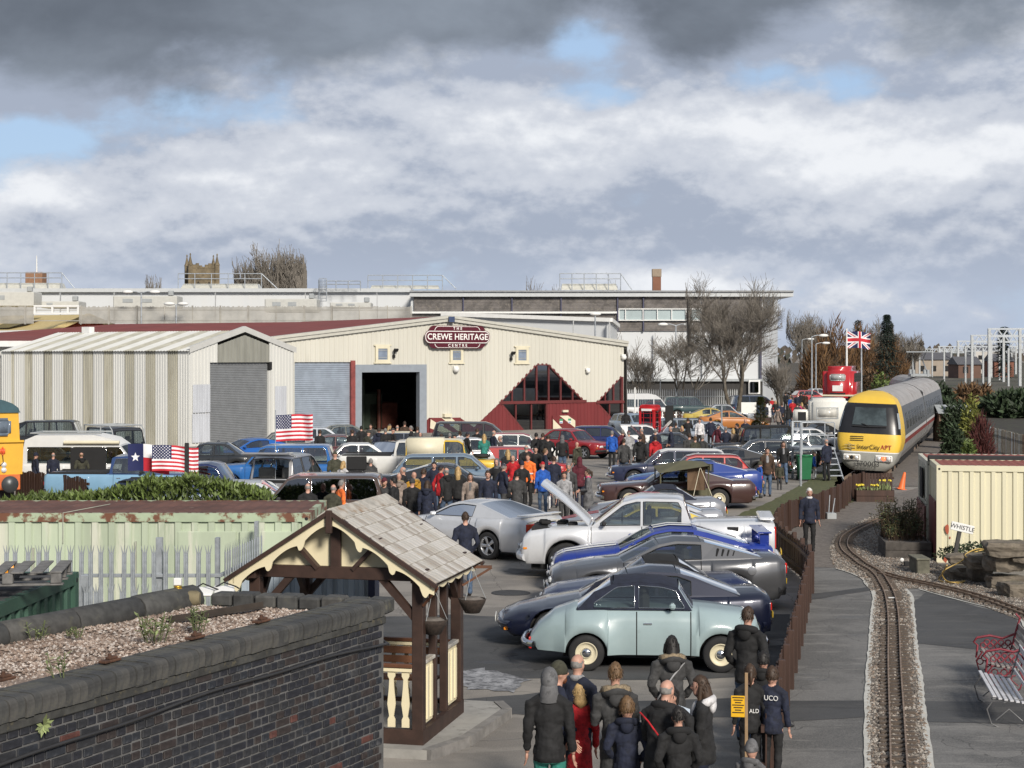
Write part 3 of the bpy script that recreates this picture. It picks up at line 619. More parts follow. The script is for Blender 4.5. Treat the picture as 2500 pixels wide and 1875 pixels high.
for x0, x1, y0, y1 in ((1010, 1130, 724, 760), (1132, 1249, 724, 760), (1251, 1369, 724, 760), (1371, 1506, 724, 760), (1510, 1569, 724, 752), (1573, 1711, 724, 752), (1714, 1860, 724, 808), (1003, 1130, 766, 809), (1132, 1240, 766, 809), (1243, 1369, 766, 809), (1371, 1506, 766, 809), (1510, 1569, 785, 808), (1573, 1711, 785, 808)):
    n = max(3, int((y1-y0)/3.4)); rows = [(x0, lerp(y0, y1, k/n)+.25, x1, lerp(y0, y1, (k+1)/n)-.25) for k in range(n)]; fpart('timber_panel', rows, 173.8, .12, m_wood)
fpart('post', [(x-1.6, 722, x+1.6, 809) for x in (1131, 1250, 1370, 1508, 1571)]+[(1856, 722, 1860, 930)], 173.6, .3, m_indigo)
fpart('white_rail', [(1003, 760.5, 1506, 765)], 173.4, .3, m_white); fpart('ribbon_window', [(1512, 755, 1710, 781)], 173.7, .2, mat('pale_green_pane', (.38, .45, .46), .08, var=.12, scale=.2))
fpart('window_frame', [(1510, 753, 1713, 755.5), (1510, 780.5, 1713, 783)]+[(x-1, 755, x+1, 781) for x in (1511, 1527, 1570, 1605, 1640, 1675, 1712)], 173.5, .25, m_white)
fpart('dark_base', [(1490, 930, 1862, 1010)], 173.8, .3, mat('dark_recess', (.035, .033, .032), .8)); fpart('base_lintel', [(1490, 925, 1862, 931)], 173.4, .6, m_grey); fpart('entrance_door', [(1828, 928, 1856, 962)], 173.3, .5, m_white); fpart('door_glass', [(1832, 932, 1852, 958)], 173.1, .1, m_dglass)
fpart('panel_joint', [(x-.6, 714, x+.6, 800) for x in (146, 278, 525, 745, 920)]+[(x-.4, 812, x+.4, 925) for x in (1600, 1720)], 173.2, .4, mat('joint_grey', (.45, .46, .46), .6))
lb = thing('white_side_block', 'lower white block in front of the timber clad factory wall', 'building', None, (0, 150, 0)); D = 150
mb = MB(); mb.add([(at(996, D), 8, 0), (at(1490, D), 0, 0), (at(1490, D), 0, zt(782, D)), (at(1072, D), 6, zt(764, D)), (at(1072, D), 6, zt(776, D)), (at(996, D), 8, zt(776, D)), (at(1510, 160), 12, 0), (at(1510, 160), 12, zt(796, 160))], [(0, 1, 2, 3, 4, 5), (1, 6, 7, 2)]); obj('wall', mb, m_fac, lb)
mb = MB(); mb.bar((at(1490, D), -.2, zt(781, D)), (at(1072, D), 5.8, zt(763, D)), .5, .35); mb.bar((at(1490, D), -.2, zt(781, D)), (at(1512, 160), 12, zt(795, 160)), .4, .35); obj('parapet', mb, m_white, lb)
mb = MB(); [mb.box(at(x-1, 149), -1, 0, at(x+1, 149), -.4, zt(786-(1490-x)*.03, 149)) for x in (1400, 1488)]; obj('panel_joint', mb, mat('joint_grey', (.45, .46, .46), .6), lb)
# rooftop plant, timber screen, handrails
sc_ = thing('timber_screen', 'tall weathered timber paling screen on the factory roof', 'fence', None, (0, 150, 0))
mb = MB(); k = 0
for x in [i*2.75 for i in range(-5, 366)]:
    if 82 < x < 192: continue
    j = random.uniform(-2, 1.2); mb.box(at(x, 150)+.012, 0, zt(790, 150), at(x+2.2, 150), .06, zt(749+j, 150))
pl = obj('paling', mb, m_fence, sc_, kind='stuff'); mb = MB(); pbox(mb, -12, 757, 1003, 760, 0, 0)
mb = MB(); [mb.box(at(-14, 150), .07, zt(y+2, 150), at(1003, 150), .2, zt(y, 150)) for y in (756, 782)]; [mb.box(at(x, 150), -.05, zt(792, 150), at(x+3, 150), .2, zt(746, 150)) for x in range(60, 1000, 68) if not 80 < x < 192]; obj('rail', mb, m_fence, sc_)
mb = MB(); [mb.box(at(82, 150), -.02, zt(y+4, 150), at(192, 150), .3, zt(y, 150)) for y in (745, 763)]; [mb.box(at(x, 150), 0, zt(767, 150), at(x+5, 150), .28, zt(745, 150)) for x in (82, 125, 163, 188)]; obj('white_gate', mb, m_white, sc_)
def plant(x0, y0, x1, y1, D, label, nvent=1):
    t = thing('roof_plant', label, 'plant unit', 'air handling units on the factory roof', (at((x0+x1)/2, D), D, 0)); w = at(x1, D)-at(x0, D)
    mb = MB(); mb.bbox((0, 1.5, (zt(y0, D)+zt(y1, D))/2), (w, 3, zt(y0, D)-zt(y1, D)), .08); obj('casing', mb, m_plant, t)
    for k in range(nvent): obj('grille', MB().box(-w*.35+k*w*.3, -.04, zt(lerp(y0, y1, .55), D), -w*.35+k*w*.3+w*.16, .02, zt(lerp(y0, y1, .25), D)), m_grey, t)
    obj('cowl', MB().bbox((w*.4, .2, zt(y0, D)+.25), (.5, .5, .5), .06), m_grey, t)
for a in ((-20, 712, 82, 748, 165, 'grey plant unit at the left end of the factory roof', 1), (276, 722, 432, 752, 165, 'long grey plant unit left of the lamp column', 2), (646, 729, 773, 762, 165, 'grey plant unit right of the bare poplars', 2), (805, 738, 905, 752, 165, 'low grey duct unit beside the timber screen', 2), (100, 735, 192, 752, 165, 'low grey duct behind the white roof gate', 1)): plant(*a)
def rooflight(x0, x1, y0, y1, D, label):
    t = thing('roof_light', label, 'roof light', 'glazed roof lights with handrails', (at((x0+x1)/2, D), D, 0)); w = (at(x1, D)-at(x0, D))/2
    mb = MB(); za, zb = zt(y1, D), zt(y0, D); mb.add([(-w, 0, za), (w, 0, za), (w, 3, za), (-w, 3, za), (-w*.96, .8, zb), (w*.96, .8, zb), (w*.96, 2.4, zb), (-w*.96, 2.4, zb)], [(0, 1, 5, 4), (1, 2, 6, 5), (3, 0, 4, 7), (4, 5, 6, 7)]); obj('glazing', mb, mat('rooflight_glass', (.52, .51, .45), .3, var=.12), t)
    mb = MB(); [mb.tube([(-w*1.05, -.3, zb+q), (w*1.1, -.3, zb+q)], .05, 5) for q in (.5, 1.05)]; [mb.tube([(x, -.3, za-.3), (x, -.3, zb+1.05)], .05, 5) for x in [lerp(-w*1.05, w*1.1, k/5) for k in range(6)]]; mb.tube([(w*1.1, -.3, zb+1.05), (w*1.5, -.3, za)], .05, 5); obj('handrail', mb, m_steel, t)
for a in ((-10, 145, 690, 704, 182, 'roof light at the far left of the factory roof'), (441, 630, 692, 704, 182, 'roof light below the church tower'), (903, 1072, 696, 706, 182, 'roof light left of the timber clad block'), (1370, 1508, 692, 708, 180, 'barrel roof light on the timber clad block')): rooflight(*a)
t = thing('roof_ladder', 'caged steel ladder rising over the white factory parapet', 'ladder', None, (at(788, 178), 178, 0)); mb = MB()
for x in (-.4, .4): mb.tube([(x, 0, zt(735, 178)), (x, 0, zt(682, 178))], .06, 5)
for k in range(9): mb.tube([(-.4, 0, zt(735, 178)+k*.3), (.4, 0, zt(735, 178)+k*.3)], .035, 4); mb.tube([(-.4, 0, zt(710, 178)+k*.14), (-.4, -.7, zt(710, 178)+k*.14), (.4, -.7, zt(710, 178)+k*.14), (.4, 0, zt(710, 178)+k*.14)], .03, 4)
mb.tube([(.5, 0, zt(686, 178)), (4, 0, zt(686, 178))], .05, 4); mb.tube([(.5, 0, zt(694, 178)), (4, 0, zt(694, 178))], .05, 4); [mb.tube([(x, 0, zt(710, 178)), (x, 0, zt(686, 178))], .05, 4) for x in (1.4, 2.7, 4)]; obj('cage', mb, m_steel, t)
# distant tower, brick stacks
m_sand = mat('sandstone', (.17, .135, .085), .9, var=.25, scale=.6, col2=(.1, .08, .05), c2=(.5, .65))
t = thing('church_tower', 'square stone church tower with four pinnacles on the skyline', 'tower', None, (at(493, 350), 350, 0), rad(18)); w = 2.75; zb = zt(656, 350); mb = MB(); mb.box(-w, -w, 0, w, w, zb); mb.box(-w-.15, -w-.15, zb-2.4, w+.15, w+.15, zb-2.1); obj('wall', mb, m_sand, t)
for sx_ in (-1, 1):
    for sy in (-1, 1):
        mb = MB(); mb.box(sx_*w-.45, sy*w-.45, zb-3.5, sx_*w+.45, sy*w+.45, zb+.6); c = (sx_*w, sy*w, zb+.6); mb.lathe([(.62, 0), (.4, .5), (.05, 2.1)], 6, c, smooth=False); mb.lathe([(.16, 2.0), (.16, 2.3), (0, 2.5)], 5, c); obj('pinnacle', mb, m_sand, t)
mb = MB()
for s in range(4):
    for k, h in enumerate((.6, 1.0, .55, .25, .55, 1.0, .6)):
        a = -w+.5+k*(2*w-1)/7; R = Matrix.Rotation(s*pi/2, 3, 'Z'); mb.bm((lambda b: (bmesh.ops.create_cube(b, size=1), b)[1])(bmesh.new()), R @ V((a+.33, -w+.2, zb+h/2-.05)), R @ Matrix.Diagonal((.66, .4, h+.1)))
obj('battlement', mb, m_sand, t)
mb = MB()
for s in range(4):
    R = Matrix.Rotation(s*pi/2, 3, 'Z')
    for x in (-1.1, 1.1):
        pts = [(x-.55, zb-6), (x+.55, zb-6), (x+.55, zb-3.6), (x, zb-2.7), (x-.55, zb-3.6)]; mb.poly(pts, fn=lambda a, b, k: R @ V((a, -w-.04, b)))
obj('belfry_opening', mb, mat('dark_opening', (.03, .025, .02), .9), t)
m_brick = mat('far_brick', (.2, .095, .06), .9, var=.15, scale=1)
t = thing('brick_stack', 'square brown brick block with thin white mast on the left skyline', 'chimney', None, (at(88, 260), 260, 0)); mb = MB(); a = at(109, 260)-at(68, 260); mb.bbox((0, 0, zt(685, 260)-6), (a, a, 12.0+2*(zt(665, 260)-zt(685, 260))), .05); obj('brickwork', mb, mat('tan_brick', (.27, .15, .09), .9, var=.12), t); mb = MB(); mb.tube([(.1, 0, zt(668, 260)), (.1, 0, zt(624, 260))], [.14, .07], 6); obj('mast', mb, m_white, t)
t = thing('brick_chimney', 'square red brick chimney standing behind the timber clad block', 'chimney', None, (at(1603, 240), 240, 0)); a = at(1613, 240)-at(1593, 240); mb = MB(); z1 = zt(657, 240); mb.box(-a/2, -a/2, 0, a/2, a/2, z1-1.1); obj('brickwork', mb, m_brick, t); mb = MB(); mb.box(-a/2-.06, -a/2-.06, z1-1.1, a/2+.06, a/2+.06, z1); obj('band', MB().box(-a/2-.05, -a/2-.05, z1-5.5, a/2+.05, a/2+.05, z1-5.3), m_brick, t); obj('cap', mb, mat('pale_brick', (.3, .24, .18), .9, var=.1), t)
# ---------------------------------------------------------------- brick abutment with gravel top
m_mortar = mat('dirty_mortar', (.105, .104, .104), .95, var=.3, scale=4, bump=.3)
bk = [mat('blue_brick_%d' % i, c, .62, var=.35, scale=14, bump=.25, bs=60, col2=d, c2=(.52, .7), s2=5) for i, (c, d) in enumerate([((.016, .017, .023), (.04, .04, .044)), ((.022, .023, .027), (.05, .05, .053)), ((.03, .023, .022), (.055, .05, .047)), ((.02, .023, .03), (.1, .1, .105)), ((.09, .035, .028), (.06, .05, .05))])]
m_cope = [mat('coping_brick_%d' % i, c, .75, var=.3, scale=9, bump=.3, bs=50, col2=(.10, .095, .07), c2=(.55, .72), s2=6) for i, c in enumerate([(.055, .055, .053), (.045, .045, .044), (.066, .064, .06)])]
WB = V((-1.28, 16.9, 0)); WD = V((.429, .903, 0)); WF = Face(WB-WD*7.6, WB); wall = thing('brick_abutment', 'dark blue brick abutment wall with bullnose coping in the near left corner', 'wall', None, WF.a, WF.rz)
WL = WF.len; mb = MB(); mb.box(0, .01, 0, WL-.01, .4, 2.56); obj('wall_core', mb, m_mortar, wall)
loc = lambda p: (lambda q: (q.dot(WF.d), q.dot(V((-WF.d.y, WF.d.x, 0)))))(V((p[0], p[1], 0))-WF.a)
mb = MB(); mb.poly([loc(p) for p in ((-1.45, 17.0), (-3.3, 17.42), (-4.62, 15.05), (-7.2, 10.4), (-5.1, 9.6))], fn=lambda a, b, k: (a, b, 2.56 if k == 0 else 0), depth=1); obj('rear_core', mb, m_mortar, wall, fix=True)
brick = {}
for i in range(5):
    for j, w in enumerate((.104, .216)):
        mb = MB(); mb.bbox((0, .05, 0), (w, .1, .061), .006); brick[i, j] = mb.mesh('brick', bk[i])
cand = []; rng = random.Random(11)
for r in range(28):
    z = 2.51-r*.0765; x = WL-.06-(.055 if r % 2 else 0)
    if r < 1: continue
    patt = rng.random
    while x > 0:
        j = 1 if (r % 3 == 0 and rng.random() < .75) or rng.random() < .1 else 0
        w = .104 if j == 0 else .216; c = x-w/2; D = WF.a.y+WF.d.y*c; px = CX+F*(WF.a.x+WF.d.x*c)/D; py = YH+(H-z)*F/D
        if px > -25 and py < 1900: cand.append((D, c, z, j))
        x -= w+.015
cand.sort(); rest = MB()
for k, (D, c, z, j) in enumerate(cand):
    i = rng.choices(range(5), (36, 28, 20, 14, 2))[0]; y = rng.uniform(-.008, .003)
    if k < 298: inst('brick', brick[i, j], wall, (c, y, z), (rng.uniform(-.02, .02), rng.uniform(-.012, .012), rng.uniform(-.02, .02)))
    else: w = (.104, .216)[j]; rest.bbox((c, y+.05, z), (w, .1, .061), .006, mi=i)
obj('brickwork', rest, bk, wall, kind='stuff')
cope = []
for i in range(3):
    mb = MB(); w = .074+.004*i; pr = [(-.03, -.045), (-.035, .02)]+[(.02+.055*-cos(a), .055+.055*sin(a)) for a in [pi/2*k/4 for k in range(5)]]+[(.33, .11), (.33, -.045)]
    n = len(pr); mb.add([(-w/2, p[0], p[1]) for p in pr]+[(w/2, p[0], p[1]) for p in pr], [tuple(range(n))[::-1], tuple(range(n, 2*n))]+[(k, (k+1) % n, n+(k+1) % n, n+k) for k in range(n)]); me = mb.mesh('coping_brick', m_cope[i]); cope.append(fixn(me))
x = WL-.05
while x > 0:
    w = .084 if rng.random() > .06 else .17; inst('coping_brick', rng.choice(cope), wall, (x-w/2, rng.uniform(-.012, .004), 2.58+rng.uniform(-.004, .006)), (0, rng.uniform(-.02, .02), rng.uniform(-.02, .02)), (w/.084*1.0, 1, 1)); x -= w
mb = MB(); mb.box(0, .1, 2.5, WL, .345, 2.6865); obj('coping_bed', mb, m_cope[0], wall); mb = MB(); mb.bbox((WL/2, .02, 2.495), (WL, .08, .075), .01); obj('stone_band', mb, mat('grimy_band', (.045, .045, .042), .85, var=.4, scale=7, bump=.4, col2=(.085, .075, .05), c2=(.55, .7)), wall)
for u in (1.9, 3.9, 5.9, 7.3):
    mb = MB(); mb.bbox((WL-u+.0, -.012, 2.6), (.2, .05, .16), .012); obj('pilaster_block', mb, m_cope[1], wall)
m_rust = mat('rust', (.075, .035, .02), .9, var=.4, scale=12, bump=.4)
for px, py in ((8, 1660), (268, 1615), (476, 1558), (638, 1518)):
    p = gp(px, py, 2.705); t = thing('rusty_bracket', 'rusty iron bolt plate on the coping, %s' % {8: 'at the left picture edge', 268: 'second from the left edge', 476: 'beside the leafy weed', 638: 'nearest the far end'}[px], 'bracket', 'rusty plates along the coping', p, WF.rz); mb = MB(); mb.bbox((0, 0, .008), (.2, .08, .022), .006); mb.bbox((.02, 0, .028), (.1, .055, .025), .008); mb.tube([(0, 0, .03), (0, .0, .065)], [.022, .014], 7); obj('plate', mb, m_rust, t)
P = [WF.a+WF.d*u+V((WF.d.y, -WF.d.x, 0))*.03+V((0, 0, 2.28-.03*sin(u*.9)+.01*sin(u*3.1))) for u in [k*.2 for k in range(0, 39)]]
obj('cable', MB().tube([p-P[0] for p in P]+[P[-1]-P[0]+V((.0, .12, -.03)), P[-1]-P[0]+V((-.1, .2, .02))], .014, 7), mat('cable_black', (.03, .03, .032), .5), label='black cable clipped along the brick abutment below the coping', cat='cable', loc=P[0])
GRV = [(-1.75, 16.95), (-3.25, 17.28), (-4.6, 14.98), (-7.1, 10.5), (-4.95, 9.6)]
m_grv = [mat('gravel_%d' % i, c, .9, var=.2) for i, c in enumerate([(.29, .22, .175), (.19, .135, .105), (.36, .3, .255), (.47, .42, .38), (.14, .1, .08), (.24, .19, .16)])]
sheet('gravel_bed', GRV, 2.566, mat('gravel_bed', (.2, .15, .12), .95, var=.3, scale=30, bump=.5, bs=60), 0, 50, world=True)
stones('gravel', GRV, 19000, .018, 2.575, m_grv, 8, 'pink and white gravel covering the top of the abutment', 'gravel', zf=lambda x, y: .03*noise.noise((x*2, y*2, 0)))
ca, cb_ = V((-3.3, 17.42, 2.62)), V((-7.2, 10.4, 2.62)); n = 9
cpt = thing('coping_row', 'rounded dark stone coping along the far side of the gravel', 'coping', None, cb_)
for k in range(n):
    a, b = ca.lerp(cb_, k/n), ca.lerp(cb_, (k+.985)/n); mb = MB(); r = .15+rng.uniform(-.008, .008); mb.tube([a-cb_, a-cb_+(b-a)*.02, b-cb_-(b-a)*.02, b-cb_], [r-.02, r, r, r-.02], 12); obj('coping_stone', mb, m_cope[k % 3], cpt)
mb = MB(); mb.box(-7.4, 10, 0, -7.3, 10.1, .1)
t = thing('end_parapet', 'low brick parapet closing the gravel roof towards the gazebo', 'parapet', None, (-3.2, 17.45, 0))
for k in range(8): mb = MB(); mb.bbox((.22+k*.235, .02-.065*k, 2.62), (.228, .25, .13+.02*(k % 2)), .02, rot=Matrix.Rotation(-.26, 3, 'Z')); obj('coping_stone', mb, m_cope[k % 3], t)
p = V((at(440, 17.2), 17.2, 2.66)); t = thing('end_stone', 'rounded buff stone block at the end of the far coping', 'stone', None, p); mb = MB(); mb.tube([(-.2, 0, 0), (-.17, 0, 0), (.17, .02, 0), (.2, .02, 0)], [.06, .08, .08, .06], 12); obj('block', mb, mat('buff_stone', (.15, .125, .075), .9, var=.3, scale=8, bump=.3), t)
p = V((at(434, 17.2), 17.2, 2.735)); t = thing('brass_lantern', 'small lantern with brass base on the end stone', 'lantern', None, p); mb = MB(); mb.lathe([(.0, 0), (.045, 0), (.05, .03), (.035, .045), (.048, .055), (.0, .06)], 10); obj('base', mb, mat('brass', (.55, .33, .04), .35, .7, var=.2), t); mb = MB(); mb.bbox((0, 0, .1), (.08, .07, .075), .008); obj('housing', mb, m_white, t)
for i, (px, py) in enumerate(((495, 1455), (547, 1452))):
    p = gp(px, py, 2.6); t = thing('flood_lamp', 'white flat lamp lying on the gravel, %s' % ('left of the pair', 'right of the pair')[i], 'lamp', 'white lamps on the gravel', p, .2*i); mb = MB(); mb.bbox((0, 0, .045), (.22, .18, .035), .012, rot=Matrix.Rotation(.35, 3, 'X')); obj('housing', mb, m_white, t); mb = MB(); mb.tube([(-.1, .05, .07), (0, .02, .13), (.12, -.03, .09), (.16, .1, .05)], .008, 5); obj('bracket', mb, m_dark, t)
a, b = gp(412, 1520, 2.6), gp(642, 1483, 2.6); obj('iron_angle', MB().bar((0, 0, .03), b-a+V((0, 0, .03)), .012, .06).bar((0, 0, .006), b-a+V((0, 0, .006)), .09, .012), mat('old_iron', (.045, .035, .028), .8, var=.3), label='length of rusty angle iron lying across the gravel', cat='iron bar', loc=a)
# leaves
m_leafs = {k: [mat('%s_leaf_%d' % (k, i), tuple(c*f for c in base), .55 if k == 'laurel' else .7, var=.2, scale=2) for i, f in enumerate((.6, .95, 1.35))] for k, base in dict(laurel=(.1, .14, .035), weed=(.2, .24, .1), ivy=(.03, .05, .022), yellow=(.16, .17, .035), conifer=(.022, .036, .028), olive=(.085, .083, .03), redtwig=(.085, .022, .02), brown=(.13, .075, .035)).items()}
def leaf(mb, c, d, n_, l, w, mi):
    """one leaf: a folded four-cornered blade from c along d"""
    d = d.normalized(); s = d.cross(n_)
    s = s.normalized() if s.length > 1e-5 else d.orthogonal().normalized(); up = s.cross(d)
    mb.add([c, c+d*l*.5+s*w/2, c+d*l+up*(-.08*l), c+d*l*.5-s*w/2, c+d*l*.5+up*(-.1*w)], [(0, 1, 4), (1, 2, 4), (2, 3, 4), (3, 0, 4)], mi)
def rdir(rng, zlo=-1): 
    while 1:
        v = V((rng.uniform(-1, 1), rng.uniform(-1, 1), rng.uniform(zlo, 1)))
        if .05 < v.length < 1: return v.normalized()
def leafcloud(n, f, l, w, rng, up=.5):
    mb = MB()
    for _ in range(n):
        p, o = f(rng); d = (rdir(rng)+V(o)*.7+V((0, 0, up))).normalized(); leaf(mb, V(p), d, rdir(rng), l*rng.uniform(.6, 1.3), w*rng.uniform(.7, 1.2), rng.randrange(3))
    return mb
def weed(px, py, z, h, n, label, tall=False, key='weed', cat='weed', seed=1):
    p = gp(px, py, z); t = thing('weed', label, cat, None, p); rng = random.Random(seed+px); mb = MB()
    for k in range(n):
        a = rng.uniform(0, 6.28); r = h*.35*rng.random(); c = V((cos(a)*r, sin(a)*r, 0)); q = c+V((cos(a)*h*.2, sin(a)*h*.2, h*rng.uniform(.3, .8))); mb.tube([c, q], .004, 4, 0)
        for j in range(5): b = a+j*1.3; leaf(mb, c.lerp(q, .3+.14*j), V((cos(b), sin(b), rng.uniform(.1, .9))), V((0, 0, 1)), h*.26*rng.uniform(.7, 1.2), h*.1, rng.randrange(3))
    obj('foliage', mb, m_leafs[key], t)
weed(88, 1560, 2.6, .2, 8, 'pale green weed at the left of the gravel'); weed(190, 1556, 2.6, .14, 7, 'small weed in the middle of the gravel'); weed(375, 1565, 2.6, .32, 16, 'largest bushy weed by the coping bricks'); weed(478, 1540, 2.6, .3, 11, 'leafy weed beside the angle iron'); weed(352, 1527, 2.6, .12, 5, 'tiny weed behind the bushy weed'); weed(155, 1655, 2.69, .26, 5, 'upright weed growing from the near coping'); weed(165, 1553, 2.6, .14, 6, 'low weed left of the middle weed')
q = WF.a+WF.d*WF.t(98); t = thing('weed', 'broad leaved weed growing out of the brick face', 'weed', None, q+V((.03, -.02, zt(1770, q.y)))); mb = MB(); rg = random.Random(4)
for k in range(13): leaf(mb, V((0, 0, 0)), V((cos(k*2.4)*.8+.4, -.5+sin(k*2.4)*.3, sin(k*2.4+.6)*.8)), V((.3, -1, .3)), .1*rg.uniform(.6, 1.1), .03, k % 3)
obj('foliage', mb, m_leafs['weed'], t)
# ---------------------------------------------------------------- containers
def rustmat(name, base, rust, amt, streak=True, extra=None):
    m = mat(name, base, .6, var=.1, scale=1.2, streak=streak, col2=rust, c2=(amt, amt+.06), s2=3.2); return m
m_mint = mat('mint_container', (.40, .46, .345), .65, var=.16, scale=1.6, streak=True, col2=(.54, .55, .46), c2=(.5, .62), s2=2.6)
m_mintr = mat('rusty_mint_rail', (.36, .43, .3), .65, var=.12, scale=2, col2=(.15, .06, .032), c2=(.47, .55), s2=2.6); m_rroof = mat('rusty_roof', (.13, .06, .045), .8, var=.3, scale=1.5, col2=(.3, .24, .2), c2=(.66, .72))
def container(name, label, loc, rz, L, Wd, h, mts, pitch, panels=None, roofcol=None):
    t = thing(name, label, 'container', None, loc, rz); wallm, railm, roofm = mts
    mb = MB(); rib(mb, .12, L-.12, lambda s: .16, lambda s: h-.14, pitch, .036, y=.05, duty=.42); obj('front_side', mb, wallm, t)
    for y, nm in ((Wd-.06, 'rear_side'),): obj(nm, MB().box(.1, y, .1, L-.1, y+.04, h-.1), wallm, t)
    e = bpy.data.objects.new('end_side', None)
    for x, s in ((0, 1), (L, -1)):
        mb = MB(); rib(mb, .12, Wd-.12, lambda q: .16, lambda q: h-.14, pitch, .036, y=.05, duty=.42); mb.v = [((x+(v[1]-.0)*s), v[0], v[2]) for v in mb.v]; obj('end_wall', mb, wallm, t)
    mb = MB()
    for z in (0, h-.14):
        for y in (0, Wd-.1): mb.box(.12, y, z, L-.12, y+.1, z+.14+(.02 if z == 0 else 0))
        for x in (0, L-.1): mb.box(x, .12, z, x+.1, Wd-.12, z+.14+(.02 if z == 0 else 0))
    obj('rail', mb, railm, t)
    for x in (0, L):
        for y in (0, Wd):
            mb = MB(); xx = x+(.06 if x == 0 else -.06); yy = y+(.06 if y == 0 else -.06); mb.box(xx-.065, yy-.065, 0, xx+.065, yy+.065, h+.004); mb.tube([(xx, -.006 if y == 0 else Wd+.006, h-.09), (xx, yy, h-.09)], .03, 8, 1, smooth=False); obj('corner_post', mb, [railm, m_dark], t)
    mb = MB(); n = int(L/.2); vs = []; fs = []
    for k in range(n*2+1):
        x = .05+(L-.1)*k/(2*n); vs += [(x, .04, h-.01+.014*(k % 2)), (x, Wd-.04, h-.01+.014*(k % 2))]
    for k in range(n*2): fs.append((2*k, 2*k+2, 2*k+3, 2*k+1))
    mb.add(vs, fs); obj('roof', mb, roofm, t); return t
D = 27.2; x1 = at(757, D); c = container('mint_container', 'long faded mint green shipping container with rusty top edge', (x1-12.2, D, 0), 0, 12.2, 2.44, zt(1253, D), (m_mint, m_mintr, m_rroof), .27)
for x0, x1_ in ((10.05, 11.0), (11.05, 11.9)): mb = MB(); mb.bbox(((x0+x1_)/2, .03, 1.25), (x1_-x0, .05, 2.1), .012); obj('flat_panel', mb, m_mint, c)
mb = MB()
for k in range(7): x = random.uniform(4.3, 11.6); mb.box(x, -.002+.05, 1.2, x+.03, .012, random.uniform(1.8, 2.3))
for x, y0_, y1_, tz in ((5.0, 0, .4, 2.46), (8.2, 0, .5, 2.46)): mb.tube([(x, -.01, tz-.35), (x, -.01, tz+.14), (x+.4, 1.5, tz+.15)], .008, 5)
obj('tie_rope', mb, mat('rope', (.35, .36, .3), .9), c)
mb = MB(); mb.box(7.55, -.012, .3, 8.0, -.004, .95); mb.box(8.9, -.012, .3, 9.1, -.004, .9); obj('maroon_sticker', mb, m_maroon, c)
m_dgreen = mat('dark_green_container', (.035, .085, .06), .6, var=.15, scale=2, streak=True)
A_ = V((at(191, 20.1), 20.1, 0)); side = V((sin(rad(3)), cos(rad(3)), 0))
t = container('green_container', 'dark green shipping container at the left edge with a pallet on top', A_-side*6.06, atan2(side.y, side.x), 6.06, 2.44, 2.56, (m_dgreen, m_dgreen, mat('grimy_roof', (.06, .06, .062), .8, var=.3, scale=3)), .27)
p = gp(34, 1412, 2.72); t = thing('pallet', 'grey weathered pallet lying on the dark green container', 'pallet', None, p, .15); mg = mat('grey_wood', (.15, .145, .14), .9, var=.3, scale=8, bump=.2)
for k in range(6): obj('board', MB().bbox((-.5+k*.2, 0, .12), (.13, 1.0, .02), .004), mg, t)
for y in (-.44, 0, .44):
    for x in (-.5, 0, .5): obj('block', MB().bbox((x, y, .055), (.11, .11, .105), .006), mg, t)
    obj('skid', MB().bbox((0, y, -.012), (1.15, .1, .02), .004), mg, t)
p = V((at(22, 19.6), 19.6, zt(1392, 19.6))); obj('hose_reel', MB().lathe([(.0, -.04), (.07, -.04), (.085, -.02), (.085, .02), (.07, .04), (.0, .04)], 18, axis='Y'), mat('orange_plastic', (.75, .3, .02), .4), label='orange reel resting on the pallet at the left edge', cat='reel', loc=p)
# palisade fence
pal = MB(); h = 2.4; prof = [(-.034, 0), (-.02, .016), (-.008, .016), (0, .006), (.008, .016), (.02, .016), (.034, 0)]
for i in range(6):
    (a, b), (c_, d_) = prof[i], prof[i+1]; pal.add([(a, b, .05), (c_, d_, .05), (c_, d_, h-.12), (a, b, h-.12)], [(0, 1, 2, 3)])
for s, k in ((-.022, -.03), (0, 0), (.022, .03)): pal.add([(s-.012, .012, h-.12), (s+.012, .012, h-.12), (s+k+.002, .0, h), (s+k-.002, .0, h)], [(0, 1, 2, 3)])
pale = pal.mesh('pale', m_steel)
def palisade(a, b, label, sp=.155, h0=0, post=2.4):
    a, b = V(a), V(b); d = b-a; L = d.length; t = thing('palisade_fence', label, 'fence', 'galvanised palisade fences', a, atan2(d.y, d.x))
    for k in range(int(L/sp)): inst('pale', pale, t, (k*sp+.05, -.03, h0), (0, random.uniform(-.01, .01), 0))
    for z in (.5, 1.95): obj('rail', MB().bbox((L/2, .03, z+h0), (L, .05, .05), .005), m_steel, t)
    for k in range(int(L/post)+1): obj('post', MB().bbox((min(L, k*post+.02), .08, (2.5+h0)/2), (.1, .06, 2.5+h0), .005), m_steel, t)
palisade((at(-20, 24.4), 24.4, 0), (at(540, 24.4), 24.4, 0), 'tall palisade fence in front of the mint container'); palisade((at(542, 24.4), 24.45, 0), (at(640, 26.9), 26.9, 0), 'short palisade return running back beside the gazebo roof', .15)
palisade((at(200, 22.2), 22.2, 0), (at(425, 22.2), 22.2, 0), 'lower palisade gate in front of the tall palisade', .16, -.26)
t = thing('steel_cabinet', 'pale grey corrugated cabinet seen between the gazebo posts', 'cabinet', None, (at(745, 25.2), 25.2, 0)); mb = MB(); rib(mb, -.95, .95, lambda s: 0, lambda s: 1.95, .16, .03); mb.box(-.95, .01, 0, .95, .8, 1.95); obj('casing', mb, mat('blue_grey_sheet', (.3, .35, .4), .5, .2, var=.25, scale=3, streak=True), t); obj('edge_post', MB().box(.95, -.05, 0, 1.05, .8, 2.0), mat('navy', (.02, .025, .06), .5), t)
